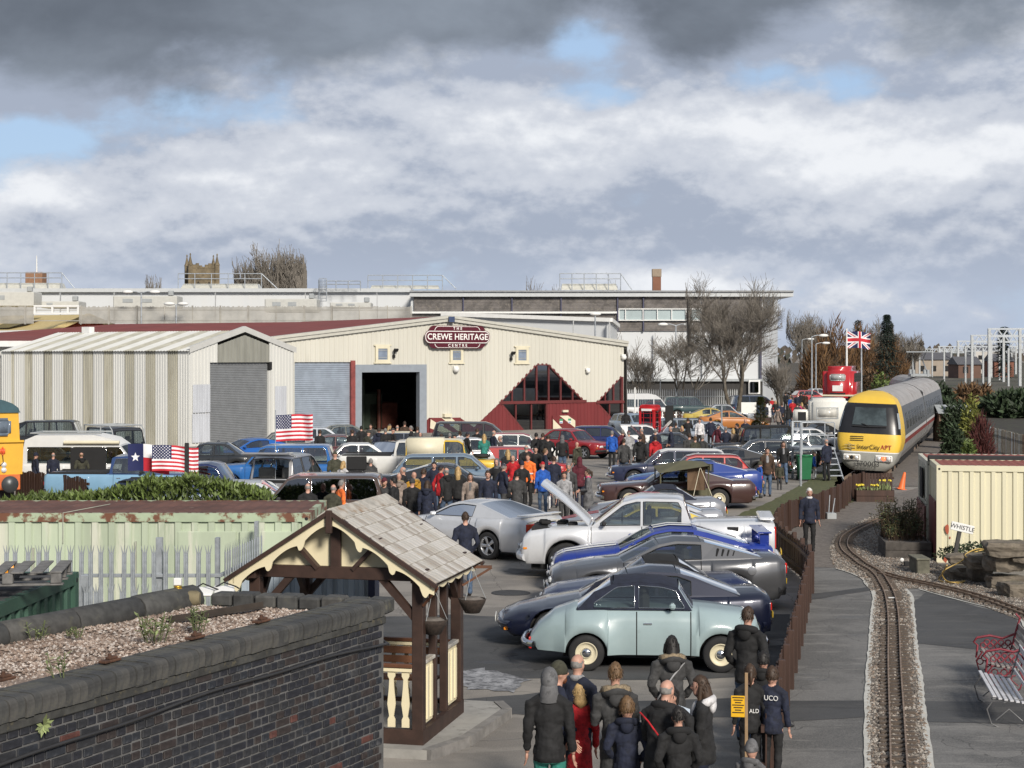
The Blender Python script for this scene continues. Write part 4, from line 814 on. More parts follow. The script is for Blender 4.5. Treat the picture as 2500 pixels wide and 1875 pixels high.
# ---------------------------------------------------------------- gazebo
G0 = V((-2.36, 21.73, 0)); m_cr = mat('gazebo_cream', (.74, .66, .45), .55, var=.04, scale=2); m_gb = mat('gazebo_brown', (.042, .022, .016), .6, var=.25, scale=5, bump=.1)
gz = thing('gazebo', 'small brown and cream timber gazebo with shingled roof', 'gazebo', None, G0, rad(-13)); HW, DP, EZ, RZ = 1.4, 2.45, 2.23, 3.12; SL = sqrt(HW**2+(RZ-EZ)**2); pit = atan2(RZ-EZ, HW)
for x in (-1.12, 1.12):
    for y in (.28, 2.2): obj('post', MB().bbox((x, y, 1.3), (.15, .15, 2.02), .008), m_gb, gz)
for y in (.95, 1.5): obj('post', MB().bbox((1.12, y, 1.25), (.1, .1, 1.9), .006), m_gb, gz)
for y in (.28, 2.2): obj('tie_beam', MB().bbox((0, y-.005, 2.31), (2.5, .13, .16), .008), m_gb, gz)
for x in (-1.12, 1.12): obj('wall_plate', MB().bbox((x, 1.24, 2.28), (.12, 2.3, .12), .008), m_gb, gz)
for y in (.28, 2.2):
    tz = lambda x: 2.39+(RZ-2.43-.05)*(1-abs(x)/1.28); obj('gable_panel', MB().poly([(-1.2, 2.38), (1.2, 2.38), (0, 3.02)], fn=lambda a, b, k: (a, y+.02+.02*k, b), depth=1), m_cr, gz, fix=True)
    obj('king_post', MB().bbox((0, y-.03, 2.68), (.14, .06, .6), .006), m_gb, gz)
    for s in (-1, 1): obj('strut', MB().bar((s*.24, y-.028, 2.36), (s*.62, y-.028, 2.76), .05, .13, up=(0, 1, 0)), m_gb, gz)
    for s in (-1, 1): obj('knee_brace', MB().bar((s*1.1, y, 1.72), (s*.6, y, 2.28), .09, .1, up=(0, 1, 0)), m_gb, gz)
for x in (-1.12, 1.12):
    for y, s in ((.3, 1), (2.18, -1)): obj('knee_brace', MB().bar((x, y, 1.75), (x, y+s*.45, 2.24), .08, .08), m_gb, gz)
def barge(y, s):
    n = 66; top_, bot = [], []
    for k in range(n+1):
        q = SL*k/n; u = (q/.52+.1) % 1; c = abs(2*u-1); dd = .085+.065*c*c; 
        lob = min(u, 1-u)*.52
        if lob < .055: dd = max(dd, .135+.075*sqrt(max(0, 1-(lob/.055)**2)))
        x = q*cos(pit); z = RZ-q*sin(pit); top_.append((s*x, z-.02)); bot.append((s*x, z-.04-dd))
    return MB().poly(top_+bot[::-1], fn=lambda a, b, k: (a, y+.025*k, b), depth=1)
for s in (-1, 1):
    obj('barge_board', barge(.0, s), m_cr, gz, fix=True); obj('fascia', MB().bar((0, -.015, RZ+.005), (s*HW*1.03, -.015, EZ-.03), .05, .075, up=(0, 1, 0)), m_gb, gz)
    obj('rear_fascia', MB().bar((0, DP, RZ+.005), (s*HW*1.03, DP, EZ-.03), .05, .09, up=(0, 1, 0)), m_gb, gz)
obj('finial_drop', MB().bbox((0, -.03, 3.0), (.085, .06, .3), .01), m_gb, gz)
for s in (-1, 1):
    mb = MB(); n = 30
    pts = [(k*DP/n, EZ-.03-(.04+.04*abs(sin(k*pi/5)))) for k in range(n+1)]; mb.poly([(0, EZ+.0)]+[(DP, EZ)]+pts[::-1], fn=lambda a, b, k: (s*(HW-.06)+.02*k, a, b), depth=1); obj('eaves_board', mb, m_cr, gz, fix=True)
m_sh = [mat('grey_shingle_%d' % i, c, .85, var=.22, scale=7, bump=.25, bs=30, streak=False, col2=d, c2=(.52, .7), s2=3) for i, (c, d) in enumerate([((.4, .375, .335), (.27, .19, .125)), ((.45, .43, .395), (.33, .28, .22)), ((.33, .3, .265), (.23, .15, .09)), ((.5, .48, .45), (.36, .31, .26))])]
obj('roof_deck', MB().add([(0, 0, RZ-.03), (HW, 0, EZ-.03), (HW, DP, EZ-.03), (0, DP, RZ-.03), (-HW, 0, EZ-.03), (-HW, DP, EZ-.03)], [(0, 1, 2, 3), (0, 3, 5, 4)]), m_gb, gz)
nc = 8; ex = (SL+.02)/nc; widths = (.11, .135, .16); smesh = {}
for i in range(4):
    for j, w in enumerate(widths): smesh[i, j] = MB().bbox((0, 0, 0), (ex*1.1, w-.003, .022), .003).mesh('shingle', m_sh[i])
left = MB()
for r in range(nc):
    y = .0; q = (r+.5)*ex
    while y < DP-.02:
        j = rng.randrange(3); w = min(widths[j], DP-y); x = q*cos(pit); z = RZ-q*sin(pit)+.014
        o = inst('shingle', smesh[rng.randrange(4), j], gz, (x, y+w/2, z+.008+rng.uniform(0, .002)), (0, pit-.06+rng.uniform(-.006, .006), rng.uniform(-.004, .004)), (1, w/widths[j], 1))
        y += w
    x = q*cos(pit); left.bbox((-x, DP/2, RZ-q*sin(pit)+.014), (ex*1.12, DP, .016), .004, rot=Matrix.Rotation(-pit+.035, 3, 'Y'))
obj('far_slope_courses', left, m_sh[0], gz); obj('ridge_board', MB().bar((.09, -.02, RZ-.02), (.09, DP+.02, RZ-.02), .2, .025, up=(.53, 0, .85)).bar((-.08, -.02, RZ-.01), (-.08, DP+.02, RZ-.01), .2, .025, up=(-.53, 0, .85)), m_sh[0], gz)
# plinth, floor, balustrades
mb = MB(); mb.box(-1.2, .2, .12, 1.2, .28, .31); mb.box(-1.2, 2.2, .12, 1.2, 2.28, .31); mb.box(1.12, .28, .12, 1.2, 2.2, .31); mb.box(-1.2, .28, .12, -1.12, 2.2, .31); obj('plinth_board', mb, m_gb, gz); obj('floor', MB().box(-1.12, .28, .14, 1.12, 2.2, .25), m_conc, gz)
def baluster(parent, x, y, rot=0):
    out = [(.05, 0), (.05, .1), (.03, .14), (.055, .3), (.035, .5), (.028, .62), (.05, .66), (.05, .76)]
    mb = MB().poly(out+[(-a, b) for a, b in out[::-1]], fn=lambda a, b, k: (a, .022*k, b), depth=1); return obj('baluster', mb, m_cr, parent, loc=(x, y, .33), rz=rot, fix=True)
for y in (.24, 2.2):
    obj('hand_rail', MB().bbox((0, y, 1.13), (2.1, .09, .05), .01), mat('varnished_wood', (.12, .05, .025), .5, var=.2), gz); obj('top_rail', MB().bbox((0, y, 1.075), (2.1, .05, .05), .006), m_cr, gz)
    for k in range(11): baluster(gz, -.95+k*.19, y)
for y0_, y1_ in ((.36, .88), (1.58, 2.12)):
    obj('hand_rail', MB().bbox((1.12, (y0_+y1_)/2, 1.15), (.1, y1_-y0_+.06, .05), .01), m_sh[1], gz); obj('side_panel', MB().bbox((1.12, (y0_+y1_)/2, .73), (.03, y1_-y0_, .8), .006), m_cr, gz)
    for k in range(3): obj('panel_batten', MB().bbox((1.14, lerp(y0_, y1_, (k+.5)/3), .72), (.03, .1, .7), .01), m_cr, gz)
for y, nm in ((1.9, 'picnic_bench'),):
    t = thing('picnic_bench', 'brown wooden bench inside the gazebo behind the cream balusters', 'bench', None, G0+Matrix.Rotation(rad(-13), 3, 'Z') @ V((0, 1.85, .25)), rad(-13)); mw = mat('bench_wood', (.16, .07, .035), .6, var=.2, scale=5)
    for k in range(3): obj('seat_slat', MB().bbox((.2, -.15+k*.12, .42), (1.5, .1, .03), .004), mw, t)
    for k in range(2): obj('back_slat', MB().bbox((.2, .25, .62+k*.13), (1.5, .03, .1), .004), mw, t)
    for x in (-.4, .8): obj('leg', MB().bbox((x, .0, .2), (.07, .4, .4), .006), mw, t)
def basket(px, py, D, label):
    t = thing('hanging_basket', label, 'basket', 'wicker baskets hung from the gazebo', (at(px, D), D, zt(py, D))); obj('bowl', MB().lathe([(.02, -.2), (.1, -.19), (.17, -.06), (.19, 0), (.17, 0), (.15, -.05)], 14), mat('wicker', (.035, .025, .02), .9, var=.4, scale=30, bump=.5), t)
    mb = MB(); [mb.tube([(.18*cos(a), .18*sin(a), 0), (0, 0, .42)], .004, 4) for a in (0, 2.1, 4.2)]; obj('chain', mb, m_grey, t); obj('soil', MB().lathe([(0, .01), (.1, .02), (.17, -.02)], 10), m_dirt, t)
basket(1058, 1512, 21.9, 'wicker hanging basket in front of the slim gazebo posts'); basket(1153, 1461, 22.4, 'wicker hanging basket at the outer right corner of the gazebo')
for a, b in ((V((1.2, .2, 2.0)), V((1.42, .1, 2.12))), (V((1.2, 2.2, 2.02)), V((1.6, 2.3, 2.16)))):
    mb = MB(); mb.bar((1.2, a.y, 2.18), (b.x, b.y, 2.18), .03, .04); mb.bar((1.2, a.y, 1.92), (b.x, b.y, 2.17), .025, .03); obj('basket_bracket', mb, mat('varnished_wood', (.12, .05, .025), .5), gz)
R13 = Matrix.Rotation(rad(-13), 3, 'Z'); lp = [(-1.6, -.05), (1.32, -.05), (1.62, .8), (1.75, 2.6), (1.5, 3.1), (-1.6, 3.1)]
mb = MB(); mb.poly([(G0+R13 @ V((*p, 0)))[:2] for p in lp], fn=lambda a, b, k: (a, b, .12 if k == 0 else 0), depth=1); struct('pavement_slab', mb, m_conc, fix=True)
for i in range(1, 4):
    a, b = G0+R13 @ V((*lp[i], .06)), G0+R13 @ V((*lp[i+1], .06)); n_ = max(1, int((b-a).length/.6))
    for k in range(n_): obj('kerb', MB().bar(a.lerp(b, k/n_), a.lerp(b, (k+.97)/n_), .14, .15), m_kerb, kind='structure')
# ---------------------------------------------------------------- brown picket fence along the platform
FP = smooth_path(FEN); FP = [p for p in FP]; fen = thing('picket_fence', 'curving dark brown board fence between the parked cars and the platform', 'fence', None, FP[-1]); o0 = FP[-1]
bd = []
for k in range(3): bd.append(MB().bbox((0, 0, .44), (.098, .022, .84-.03*k), .005).mesh('board', m_brown))
acc = 0; nb = 0; far = MB(); boards = []
for i in range(len(FP)-1, 0, -1):
    seg = FP[i-1]-FP[i]; L = seg.length; q = -acc
    while q+.112 <= L:
        q += .112; p = FP[i]+seg*(q/L); boards.append((p, atan2(seg.y, seg.x)))
    acc = L-q if q > 0 else acc+L
    acc = min(acc, .112)
for k, (p, a) in enumerate(boards):
    zz = .012*sin(k*.7); q = p-o0
    if k < 290: inst('board', bd[k % 3], fen, (q.x, q.y, zz), (rng.uniform(-.02, .02), rng.uniform(-.015, .015), a))
    else: far.bbox((q.x, q.y, .44+zz), (.098, .022, .84), .004, rot=Matrix.Rotation(a, 3, 'Z'))
if far.v: obj('far_boards', far, m_brown, fen, kind='stuff')
for z in (.22, .68): 
    OP = offset_path(FP, .03); mb = MB()
    for a, b in zip(OP, OP[1:]): mb.bar(a-o0+V((0, 0, z)), b-o0+V((0, 0, z)), .04, .08)
    obj('rail', mb, m_brown, fen)
acc = 0; OP = offset_path(FP, -.06)
for a, b in zip(OP, OP[1:]):
    acc += (b-a).length
    if acc > 1.15: acc = 0; d = b-a; obj('post', MB().bbox((0, 0, .46), (.1, .1, .92), .012), m_brown, fen, loc=b-o0, rz=atan2(d.y, d.x))
# ---------------------------------------------------------------- cream container, planters, rocks, sign, benches
m_crc = mat('cream_container', (.66, .62, .45), .5, var=.04, scale=1.5, streak=True); m_crs = mat('cream_worn', (.6, .58, .48), .6, var=.1, scale=2, streak=True, col2=(.4, .36, .28), c2=(.62, .7)); m_rcr = mat('red_roof_paint', (.26, .075, .055), .75, var=.15, scale=3, col2=(.14, .06, .05), c2=(.62, .72))
P0 = V((at(2287, 41.8), 41.8, 0)); cc = container('cream_container', 'cream ribbed container with faded red roof at the right edge', P0, rad(-10), 6.06, 2.44, zt(1136, 41.8), (m_crc, m_crc, m_rcr), .26)
R10 = Matrix.Rotation(rad(-10), 3, 'Z'); cc2 = container('worn_container', 'worn cream and maroon container standing behind the cream one', P0+R10 @ V((-.06, 2.62, 0)), rad(-10), 6.06, 3.5, 2.36, (m_crs, m_crs, m_rcr), .26)
obj('side_panel', MB().box(-.06, .15, .05, -.02, 3.3, 1.15), m_mard, cc2); mb = MB(); mb.box(-.07, 1.0, 1.3, -.03, 1.9, 2.1); obj('dark_window', mb, m_dark, cc2)
obj('side_panel', MB().box(-.035, .2, .05, .005, 2.35, 1.5), m_mard, cc); obj('roof_joint', MB().bbox((3.0, 2.53, 2.44), (6.1, .22, .16), .03), mat('roof_gap_black', (.02, .02, .022), .8), cc)  # black bar stands in for the unlit gap between the two roofs
for x, z, w, h in ((.25, .85, .1, .3), (.2, .1, .14, .2), (.32, .62, .04, .08)): mb = MB(); mb.add([(x+w*.5*cos(a)*random.uniform(.7, 1.1), -.004, z+h*.5*sin(a)*random.uniform(.6, 1.2)) for a in [k*.63 for k in range(10)]], [tuple(range(10))]); obj('flaked_paint', mb, mat('flaked_red', (.35, .08, .04), .8), cc)
def noisy(bm, amp, sc, seed):
    for v in bm.verts: v.co += v.co.normalized()*amp*noise.noise(v.co*sc+V((seed*7.3, seed, 0)))
m_rock = mat('sandstone_rock', (.16, .135, .105), .9, var=.3, scale=4, bump=.5, bs=20, col2=(.085, .08, .05), c2=(.5, .66), s2=3)
def rock(px, py, w, h, d, label, seed, z=0, flat=False):
    p = gp(px, py, z); bm = bmesh.new(); bmesh.ops.create_cube(bm, size=1); bmesh.ops.subdivide_edges(bm, edges=bm.edges[:], cuts=5, use_grid_fill=True)
    for v in bm.verts:
        r = v.co.length; v.co *= (.5/max(abs(v.co.x), abs(v.co.y), abs(v.co.z)))**.0*(1-.16*max(0, r-.5)/.36)
    h *= .8; noisy(bm, .12, 2.6, seed); noisy(bm, .05, 7, seed+3); bmesh.ops.scale(bm, vec=(w, d, h), verts=bm.verts)
    mb = MB(); mb.bm(bm, (0, d/2, h/2)); obj('boulder', mb, m_rock, label=label, cat='rock', group='sandstone blocks of the rockery', loc=p, rz=rng.uniform(-.25, .25))
for i, a in enumerate([(2350, 1418, .5, .38, .6, 'brown block at the left end of the rockery base'), (2400, 1422, .55, .4, .6, 'square block second along the rockery base'), (2462, 1440, .8, .36, .6, 'long low block in the rockery base'), (2495, 1462, .6, .4, .6, 'block at the right edge of the rockery base'), (2415, 1392, .85, .42, .7, 'broad tan block in the middle course of the rockery', .35), (2468, 1400, .75, .5, .7, 'block above the long low one', .38), (2462, 1362, .95, .42, .7, 'large rounded block on top of the rockery', .75), (2505, 1378, .6, .6, .7, 'tall block at the right edge of the rockery top', .6), (2360, 1380, .8, .3, .5, 'flat dark slab under the sign post', .3)]): rock(a[0], a[1], a[2], a[3], a[4], a[5], i, a[6] if len(a) > 6 else 0)
mb = leafcloud(900, lambda r: ((lambda q: ((q.x*.9, q.y*.5, abs(q.z)*.35+.3), (q.x, q.y, q.z)))(rdir(r)*r.random()**.4)), .1, .05, random.Random(3)); t = thing('ivy_clump', 'dark green ivy clump around the sign post and rocks', 'plant', None, gp(2375, 1392)); obj('foliage', mb, m_leafs['ivy'], t)
p = gp(2323, 1398); t = thing('whistle_sign', 'white whistle sign on a leaning dark post beside the rockery', 'sign', None, p, 0); tl = Matrix.Rotation(rad(14), 3, 'Y')
a, b = V((0, 0, 0)), V((.19, .0, .98)); obj('post', MB().bar(a, b, .085, .085), mat('charcoal_post', (.05, .047, .045), .7), t)
sgn = obj('board', MB().bbox((0, 0, 0), (.55, .03, .2), .008), m_white, t, loc=(.24, -.06, 1.07)); sgn.rotation_euler = (0, rad(13), 0); sgn.parent = t; text('lettering', 'WHISTLE', .145, mat('sign_black', (.02, .02, .025), .6), sgn, (0, -.018, 0), font_bold=False)
hz = [gp(2312, 1380, .5), gp(2300, 1402, .25), gp(2292, 1412, .05), gp(2300, 1420, .03), gp(2340, 1424, .03), gp(2356, 1418, .03), gp(2330, 1422, .06), gp(2308, 1416, .08), gp(2302, 1395, .3), gp(2335, 1368, .5), gp(2355, 1352, .62), gp(2385, 1340, .7), gp(2410, 1338, .72), gp(2400, 1348, .65), gp(2360, 1358, .6), gp(2348, 1350, .65), gp(2380, 1336, .75), gp(2412, 1345, .7)]
hz = [h_+V((0, -.3 if k > 8 else 0, 0)) for k, h_ in enumerate(hz)]
pp = [2*hz[0]-hz[1]]+hz+[hz[-1]]; cur = []
for i in range(1, len(pp)-2):
    a, b, c, d = pp[i-1:i+3]
    for k in range(5): q = k/5; cur.append(.5*(2*b+(c-a)*q+(2*a-5*b+4*c-d)*q*q+(3*b-a-3*c+d)*q**3)-hz[0])
obj('hose', MB().tube(cur, .016, 6), mat('yellow_hose', (.5, .34, .1), .5), label='yellow hose looped over the rockery and ballast', cat='hose', loc=hz[0])
def planter(px, py, w, d, h, rz, label, mt):
    t = thing('planter', label, 'planter', None, gp(px, py), rz); mb = MB(); 
    for z in range(2): [obj('board', MB().bbox(c, s, .006), mt, t) for c, s in (((0, 0, h*(.25+.5*z)), (w, .05, h*.48)), ((0, d, h*(.25+.5*z)), (w, .05, h*.48)), ((-w/2+.02, d/2, h*(.25+.5*z)), (.05, d-.06, h*.47)), ((w/2-.02, d/2, h*(.25+.5*z)), (.05, d-.06, h*.47)))]
    obj('soil', MB().box(-w/2+.04, .04, .02, w/2-.04, d-.04, h*.9), m_dirt, t); return t
t = planter(2218, 1364, 1.15, 1.6, .42, rad(-6), 'grey timber planter filled with a straggling shrub beside the track', mat('old_sleeper', (.07, .062, .055), .9, var=.3, scale=6, bump=.3))
sh_ = thing('planter_shrub', 'straggling olive green shrub growing in the trackside planter', 'shrub', None, gp(2218, 1358)+V((0, .8, .38))); rg = random.Random(9); stem = MB(); mb = MB()
for k in range(230):
    b = V((rg.uniform(-.5, .5), rg.uniform(-.7, .7), 0)); e = b+V((rg.uniform(-.22, .22), rg.uniform(-.2, .2), rg.uniform(.4, 1.05)*(1 if b.y > -.3 else .75))); stem.tube([b, b.lerp(e, .5)+rdir(rg)*.04, e], [.008, .006, .003], 4)
    for j in range(15): q = b.lerp(e, rg.uniform(.25, 1)); leaf(mb, q, rdir(rg, -.2), rdir(rg), rg.uniform(.05, .11), .025, rg.randrange(3))
obj('stem', stem, mat('twig_brown', (.1, .065, .04), .9), sh_); obj('foliage', mb, [m_leafs['olive'][0], m_leafs['olive'][2], m_leafs['ivy'][2]], sh_)
t = planter(2137, 1226, 1.32, .55, .42, rad(-4), 'brown timber planter box with daffodils in front of the train', m_brown)
fl = thing('daffodils', 'clump of yellow daffodils with green blades in the brown planter', 'flowers', None, gp(2137, 1226)+V((0, .27, .38))); mb = MB(); fm = MB(); rg = random.Random(5)
for k in range(150):
    b = V((rg.uniform(-.6, .6), rg.uniform(-.2, .2), 0)); hgt = .32 if b.x > .2 else .17; leaf(mb, b, V((rg.uniform(-.3, .3), rg.uniform(-.3, .3), 1)), rdir(rg), hgt*rg.uniform(.6, 1.2), .035, rg.randrange(3))
    if k % 6 == 0: q = b+V((0, -.02, hgt*1.1)); fm.lathe([(.0, -.02), (.045, 0), (.03, .02), (.02, .05)], 6, q)
obj('blades', mb, m_leafs['weed'], fl); obj('blooms', fm, mat('daffodil', (.75, .6, .05), .6), fl)
p = gp(2200, 1195); t = thing('traffic_cone', 'tilted orange traffic cone beside the train', 'cone', None, p); o = obj('cone', MB().lathe([(.17, 0), (.15, .03), (.13, .06), (.05, .66), (.035, .68), (0, .68)], 14), mat('orange_cone', (.75, .15, .03), .5, var=.12), t); t.rotation_euler = (0, rad(12), 0)
mb = MB(); mb.bbox((0, 0, .02), (.38, .38, .04), .01); obj('base', mb, mat('orange_cone', (.75, .15, .03), .5), t)
p = gp(2202, 1384); t = thing('point_indicator', 'white round point indicator on a black lever in the ballast', 'railway signal', None, p); obj('disc', MB().lathe([(0, -.012), (.045, -.012), (.05, 0), (.045, .012), (0, .012)], 14, (0, 0, .17), 'Y'), m_white, t); obj('lever_box', MB().bbox((.13, 0, .07), (.16, .12, .12), .01).bar((0, 0, 0), (0, 0, .14), .02).bar((0, .01, .02), (-.8, .1, .02), .03), m_dark, t)
p = gp(2252, 1402); t = thing('stone_trough', 'weathered grey stone block beside the container corner', 'stone', None, p); mb = MB(); mb.bbox((0, .3, .17), (.3, .8, .34), .02); mb.bbox((0, .3, .36), (.34, .85, .05), .01); obj('block', mb, mat('mossy_stone', (.13, .125, .095), .9, var=.3, scale=5, bump=.3), t)
p = gp(2176, 1448); obj('track_plate', MB().bbox((0, 0, .06), (.15, .09, .012), .004), m_white, label='white plate lying between the rails', cat='plate', loc=gp(2177, 1466))
p = gp(1922, 1776); obj('dropped_glove', MB().ball((0, 0, .03), (.09, .04, .03), 8, 6, jit=.25), m_dark, label='small black object dropped on the platform by the fence', cat='glove', loc=p)
p = gp(2028, 1267); t = thing('lever_frame', 'small grey lever frame beside the brown fence', 'lever frame', None, p); obj('frame', MB().bbox((0, 0, .1), (.3, .4, .2), .02), m_grey, t)
for k in range(2): obj('lever', MB().tube([(-.06+k*.12, 0, .2), (-.02+k*.16, .05, .75-k*.1)], .018, 6), m_steel, t)
def bench(loc_, rz, Lb, label, slatm, ironm, ornate):
    t = thing('bench', label, 'bench', 'platform benches', loc_, rz)   # local x runs along the slats, +y towards the backrest
    for k in range(6): obj('seat_slat', MB().bbox((Lb/2, .03+k*.078, .43-.012*k+.02*(k == 0)), (Lb, .05, .022), .004), slatm, t)
    for k in range(4): obj('back_slat', MB().bbox((Lb/2, .5+k*.03+.01, .5+k*.105), (Lb, .022, .055 if k < 3 else .1), .004), slatm, t)
    for x in (.12, Lb-.12):
        mb = MB(); mb.tube([(x, .0, .4), (x, .25, .38), (x, .46, .4), (x, .6, .86)], .013, 6); mb.tube([(x, .04, .4), (x, -.06, .25), (x, .0, .05), (x, .1, .0)], .012, 6); mb.tube([(x, .42, .38), (x, .5, .2), (x, .44, .05), (x, .34, .0)], .012, 6); mb.tube([(x, .06, .1), (x, .24, .26), (x, .42, .1)], .01, 6)
        if ornate:
            mb.tube([(x, -.05, .62), (x, .15, .66), (x, .35, .62), (x, .55, .7)], .02, 6); mb.tube([(x, -.05, .62), (x, -.1, .55), (x, -.04, .5), (x, -.06, .3)], .018, 6)
            for a in range(9): c = V((x, .05+.055*a, .5+.05*(a % 2))); mb.tube([c+V((0, .045*cos(q), .045*sin(q))) for q in [i*.8 for i in range(9)]], .011, 5)
            for a in range(6): c = V((x, .0+.07*a, .24+.06*(a % 2))); mb.tube([c+V((0, .05*cos(q), .05*sin(q))) for q in [i*.8 for i in range(9)]], .011, 5)
            mb.tube([(x, .5, .5), (x, .56, .75), (x, .62, .95), (x, .55, 1.02)], .018, 6)
        obj('iron_end', mb, ironm, t)
m_iron = mat('grey_iron', (.16, .16, .165), .5, .4); m_rediron = mat('red_iron', (.19, .022, .035), .5, var=.25, scale=12)
bench((6.62, 23.15, 0), atan2(1.87, .32)+0, 1.9, 'white slatted bench with grey iron frame on the platform at the right edge', mat('white_slat', (.55, .55, .57), .6, var=.12, scale=6), m_iron, False)
bpy.data.objects['bench'].rotation_euler = (0, 0, atan2(1.87, .32)); bpy.data.objects['bench'].scale = (1, -1, 1)
bench((7.3, 25.6, 0), atan2(1.9, .3), 1.5, 'ornate red cast iron bench behind the white slatted bench', mat('grey_slat', (.3, .27, .25), .7, var=.2), m_rediron, True); bpy.data.objects['bench.001'].scale = (1, -1, 1)
# laurel hedge behind the mint container
hg = thing('laurel_hedge', 'leafy green laurel hedge rising behind the mint container', 'hedge', None, (at(335, 30.6), 30.6, 0)); HWd = (at(662, 30.6)-at(8, 30.6))/2
def hedge(r):
    x = r.uniform(-1, 1)*HWd; px = CX+F*(x+at(335, 30.6))/30.6
    h = zt(interp([(0, 1215), (60, 1208), (130, 1200), (230, 1198), (300, 1185), (345, 1172), (362, 1152), (380, 1168), (440, 1166), (470, 1152), (500, 1165), (560, 1172), (610, 1185), (650, 1192), (665, 1205)], px)+12+r.uniform(-3, 10), 30.6)
    v = 1-r.random()**2.2; y = r.uniform(-.7, .5)*(1.1-.4*v); return (x, y, lerp(1.6, h, v)), (0, -.5, .6)
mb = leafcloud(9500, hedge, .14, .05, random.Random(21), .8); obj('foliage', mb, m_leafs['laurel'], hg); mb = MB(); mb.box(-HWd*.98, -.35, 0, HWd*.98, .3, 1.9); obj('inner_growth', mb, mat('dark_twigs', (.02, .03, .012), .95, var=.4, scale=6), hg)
# ---------------------------------------------------------------- tilting train
def tz_mat(z, roof=True):
    return 0 if z > 2.98 else 1 if z > 1.72 else 2 if z > 1.58 else 3 if z > 1.36 else 4
SEC = [(.8, .42), (1.02, .6), (1.22, .95), (1.33, 1.36), (1.355, 1.58), (1.35, 1.72), (1.27, 2.3), (1.12, 2.98), (.95, 3.3), (.62, 3.52), (.3, 3.62), (0, 3.65)]
m_apt = [mat('train_roof', (.34, .325, .315), .55, var=.12, scale=.8, col2=(.2, .15, .13), c2=(.58, .66)), mat('train_grey', (.085, .088, .09), .4, var=.15, scale=2), mat('train_white', (.5, .5, .5), .45), mat('train_red', (.22, .04, .035), .5, var=.15), mat('train_skirt', (.27, .26, .25), .6, var=.2, scale=1.5)]
m_yel = mat('warning_yellow', (.72, .47, .055), .45, var=.05, scale=1.2, col2=(.6, .4, .07), c2=(.6, .75)); m_nb = mat('nose_black', (.014, .014, .016), .3, var=.2); m_ngrey = mat('nose_grey', (.34, .34, .31), .5, var=.08)
def coach(t, x0, x1, parts=True):
    mb = MB(); full = [(-a, b) for a, b in SEC]+[(a, b) for a, b in SEC[:-1][::-1]]; n = len(full)
    for i in range(n-1):
        a, b = full[i], full[i+1]; mb.add([(x0, a[0], a[1]), (x1, a[0], a[1]), (x1, b[0], b[1]), (x0, b[0], b[1])], [(0, 1, 2, 3)], tz_mat((a[1]+b[1])/2), True)
    for x in (x0, x1): mb.add([(x, a, b) for a, b in full], [tuple(range(n))], 1)
    c = obj('coach_body', mb, m_apt, t)
    for s in (-1, 1):
        for k in range(int((x1-x0-2)/2.3)):
            x = x0+1.6+k*2.3; mb = MB(); q = lambda z: interp([(b, a) for a, b in SEC], z)+.006
            mb.add([(x, s*q(1.95), 1.95), (x+1.5, s*q(1.95), 1.95), (x+1.5, s*q(2.3), 2.3), (x+1.5, s*q(2.65), 2.65), (x, s*q(2.65), 2.65), (x, s*q(2.3), 2.3)], [(0, 1, 2, 5), (5, 2, 3, 4)]); obj('window', mb, mat('train_window', (.03, .033, .036), .25, var=.3), c)
    for x in (x0+2.6, x1-2.6):
        mb = MB()
        for dx in (-1.25, 1.25):
            for s in (-1, 1): mb.lathe([(0, -.06), (.4, -.06), (.44, 0), (.4, .06), (0, .06)], 16, (x+dx, s*.75, .44), 'Y')
        mb.bbox((x, 0, .5), (3.6, 1.9, .3), .05); mb.bbox((x, 0, .75), (1.6, 2.1, .25), .05); obj('bogie', mb, m_dark, t)
    mb = MB(); mb.bbox(((x0+x1)/2, 0, .45), (x1-x0-8, 1.9, .5), .05); obj('underframe', mb, m_dark, t)
TR = V((14.94, 70.7, 0)); ta = atan2(44.6, 13.3); tr = thing('tilting_train', 'yellow nosed grey express train parked beside the yard', 'train', None, TR, ta); tr.rotation_euler = (rad(2.2), 0, ta)
zr = [.3, .42, .6, .85, 1.06, 1.1, 1.3, 1.55, 1.85, 1.9, 2.15, 2.4, 2.7, 2.95, 3.05, 3.12, 3.3, 3.45, 3.55, 3.62]
fx = lambda z: interp([(.3, .22), (.5, .07), (.8, .02), (1.1, 0), (1.85, .1), (2.4, .28), (3.05, .6), (3.3, .95), (3.5, 1.4), (3.65, 2.2)], z)
hw = lambda z: interp([(.3, .78), (.42, .95), (.6, 1.1)]+[(b, a) for a, b in SEC[2:]], z)
def nose(u, z, off=0.):
    w = hw(z); p = 4.; e = 1-(1-min(1, abs(u))**p)**(1/p); return V((fx(z)+.6*e-off, -w*u*(1 if abs(u) < 1 else 1), z))
cu = [-1, -.985, -.95, -.88, -.78, -.6, -.3, 0, .3, .6, .78, .88, .95, .985, 1]; mb = MB(); NC = len(cu)+2
for z in zr:
    w = hw(z); mb.v.append((2.9, w, z)); mb.v += [tuple(nose(u, z)) for u in cu]; mb.v.append((2.9, -w, z))
for r in range(len(zr)-1):
    zc = (zr[r]+zr[r+1])/2
    for c in range(NC-1):
        u = 2 if c in (0, NC-2) else abs((cu[c-1]+cu[c])/2)
        mi = 3 if zc < 1.06 else 2 if zc < 1.1 else 1 if 1.85 < zc < 3.1 and u < .99 else 0
        if u == 2 and zc < 1.2: mi = 3
        mb.f.append([r*NC+c, r*NC+c+1, (r+1)*NC+c+1, (r+1)*NC+c]); mb.m.append(mi); mb.sm.append(True)
mb.add([mb.v[(len(zr)-1)*NC+k] for k in range(NC)], [tuple(range(NC))], 0)
nb = obj('nose', mb, [m_yel, m_nb, m_white, m_ngrey], tr)
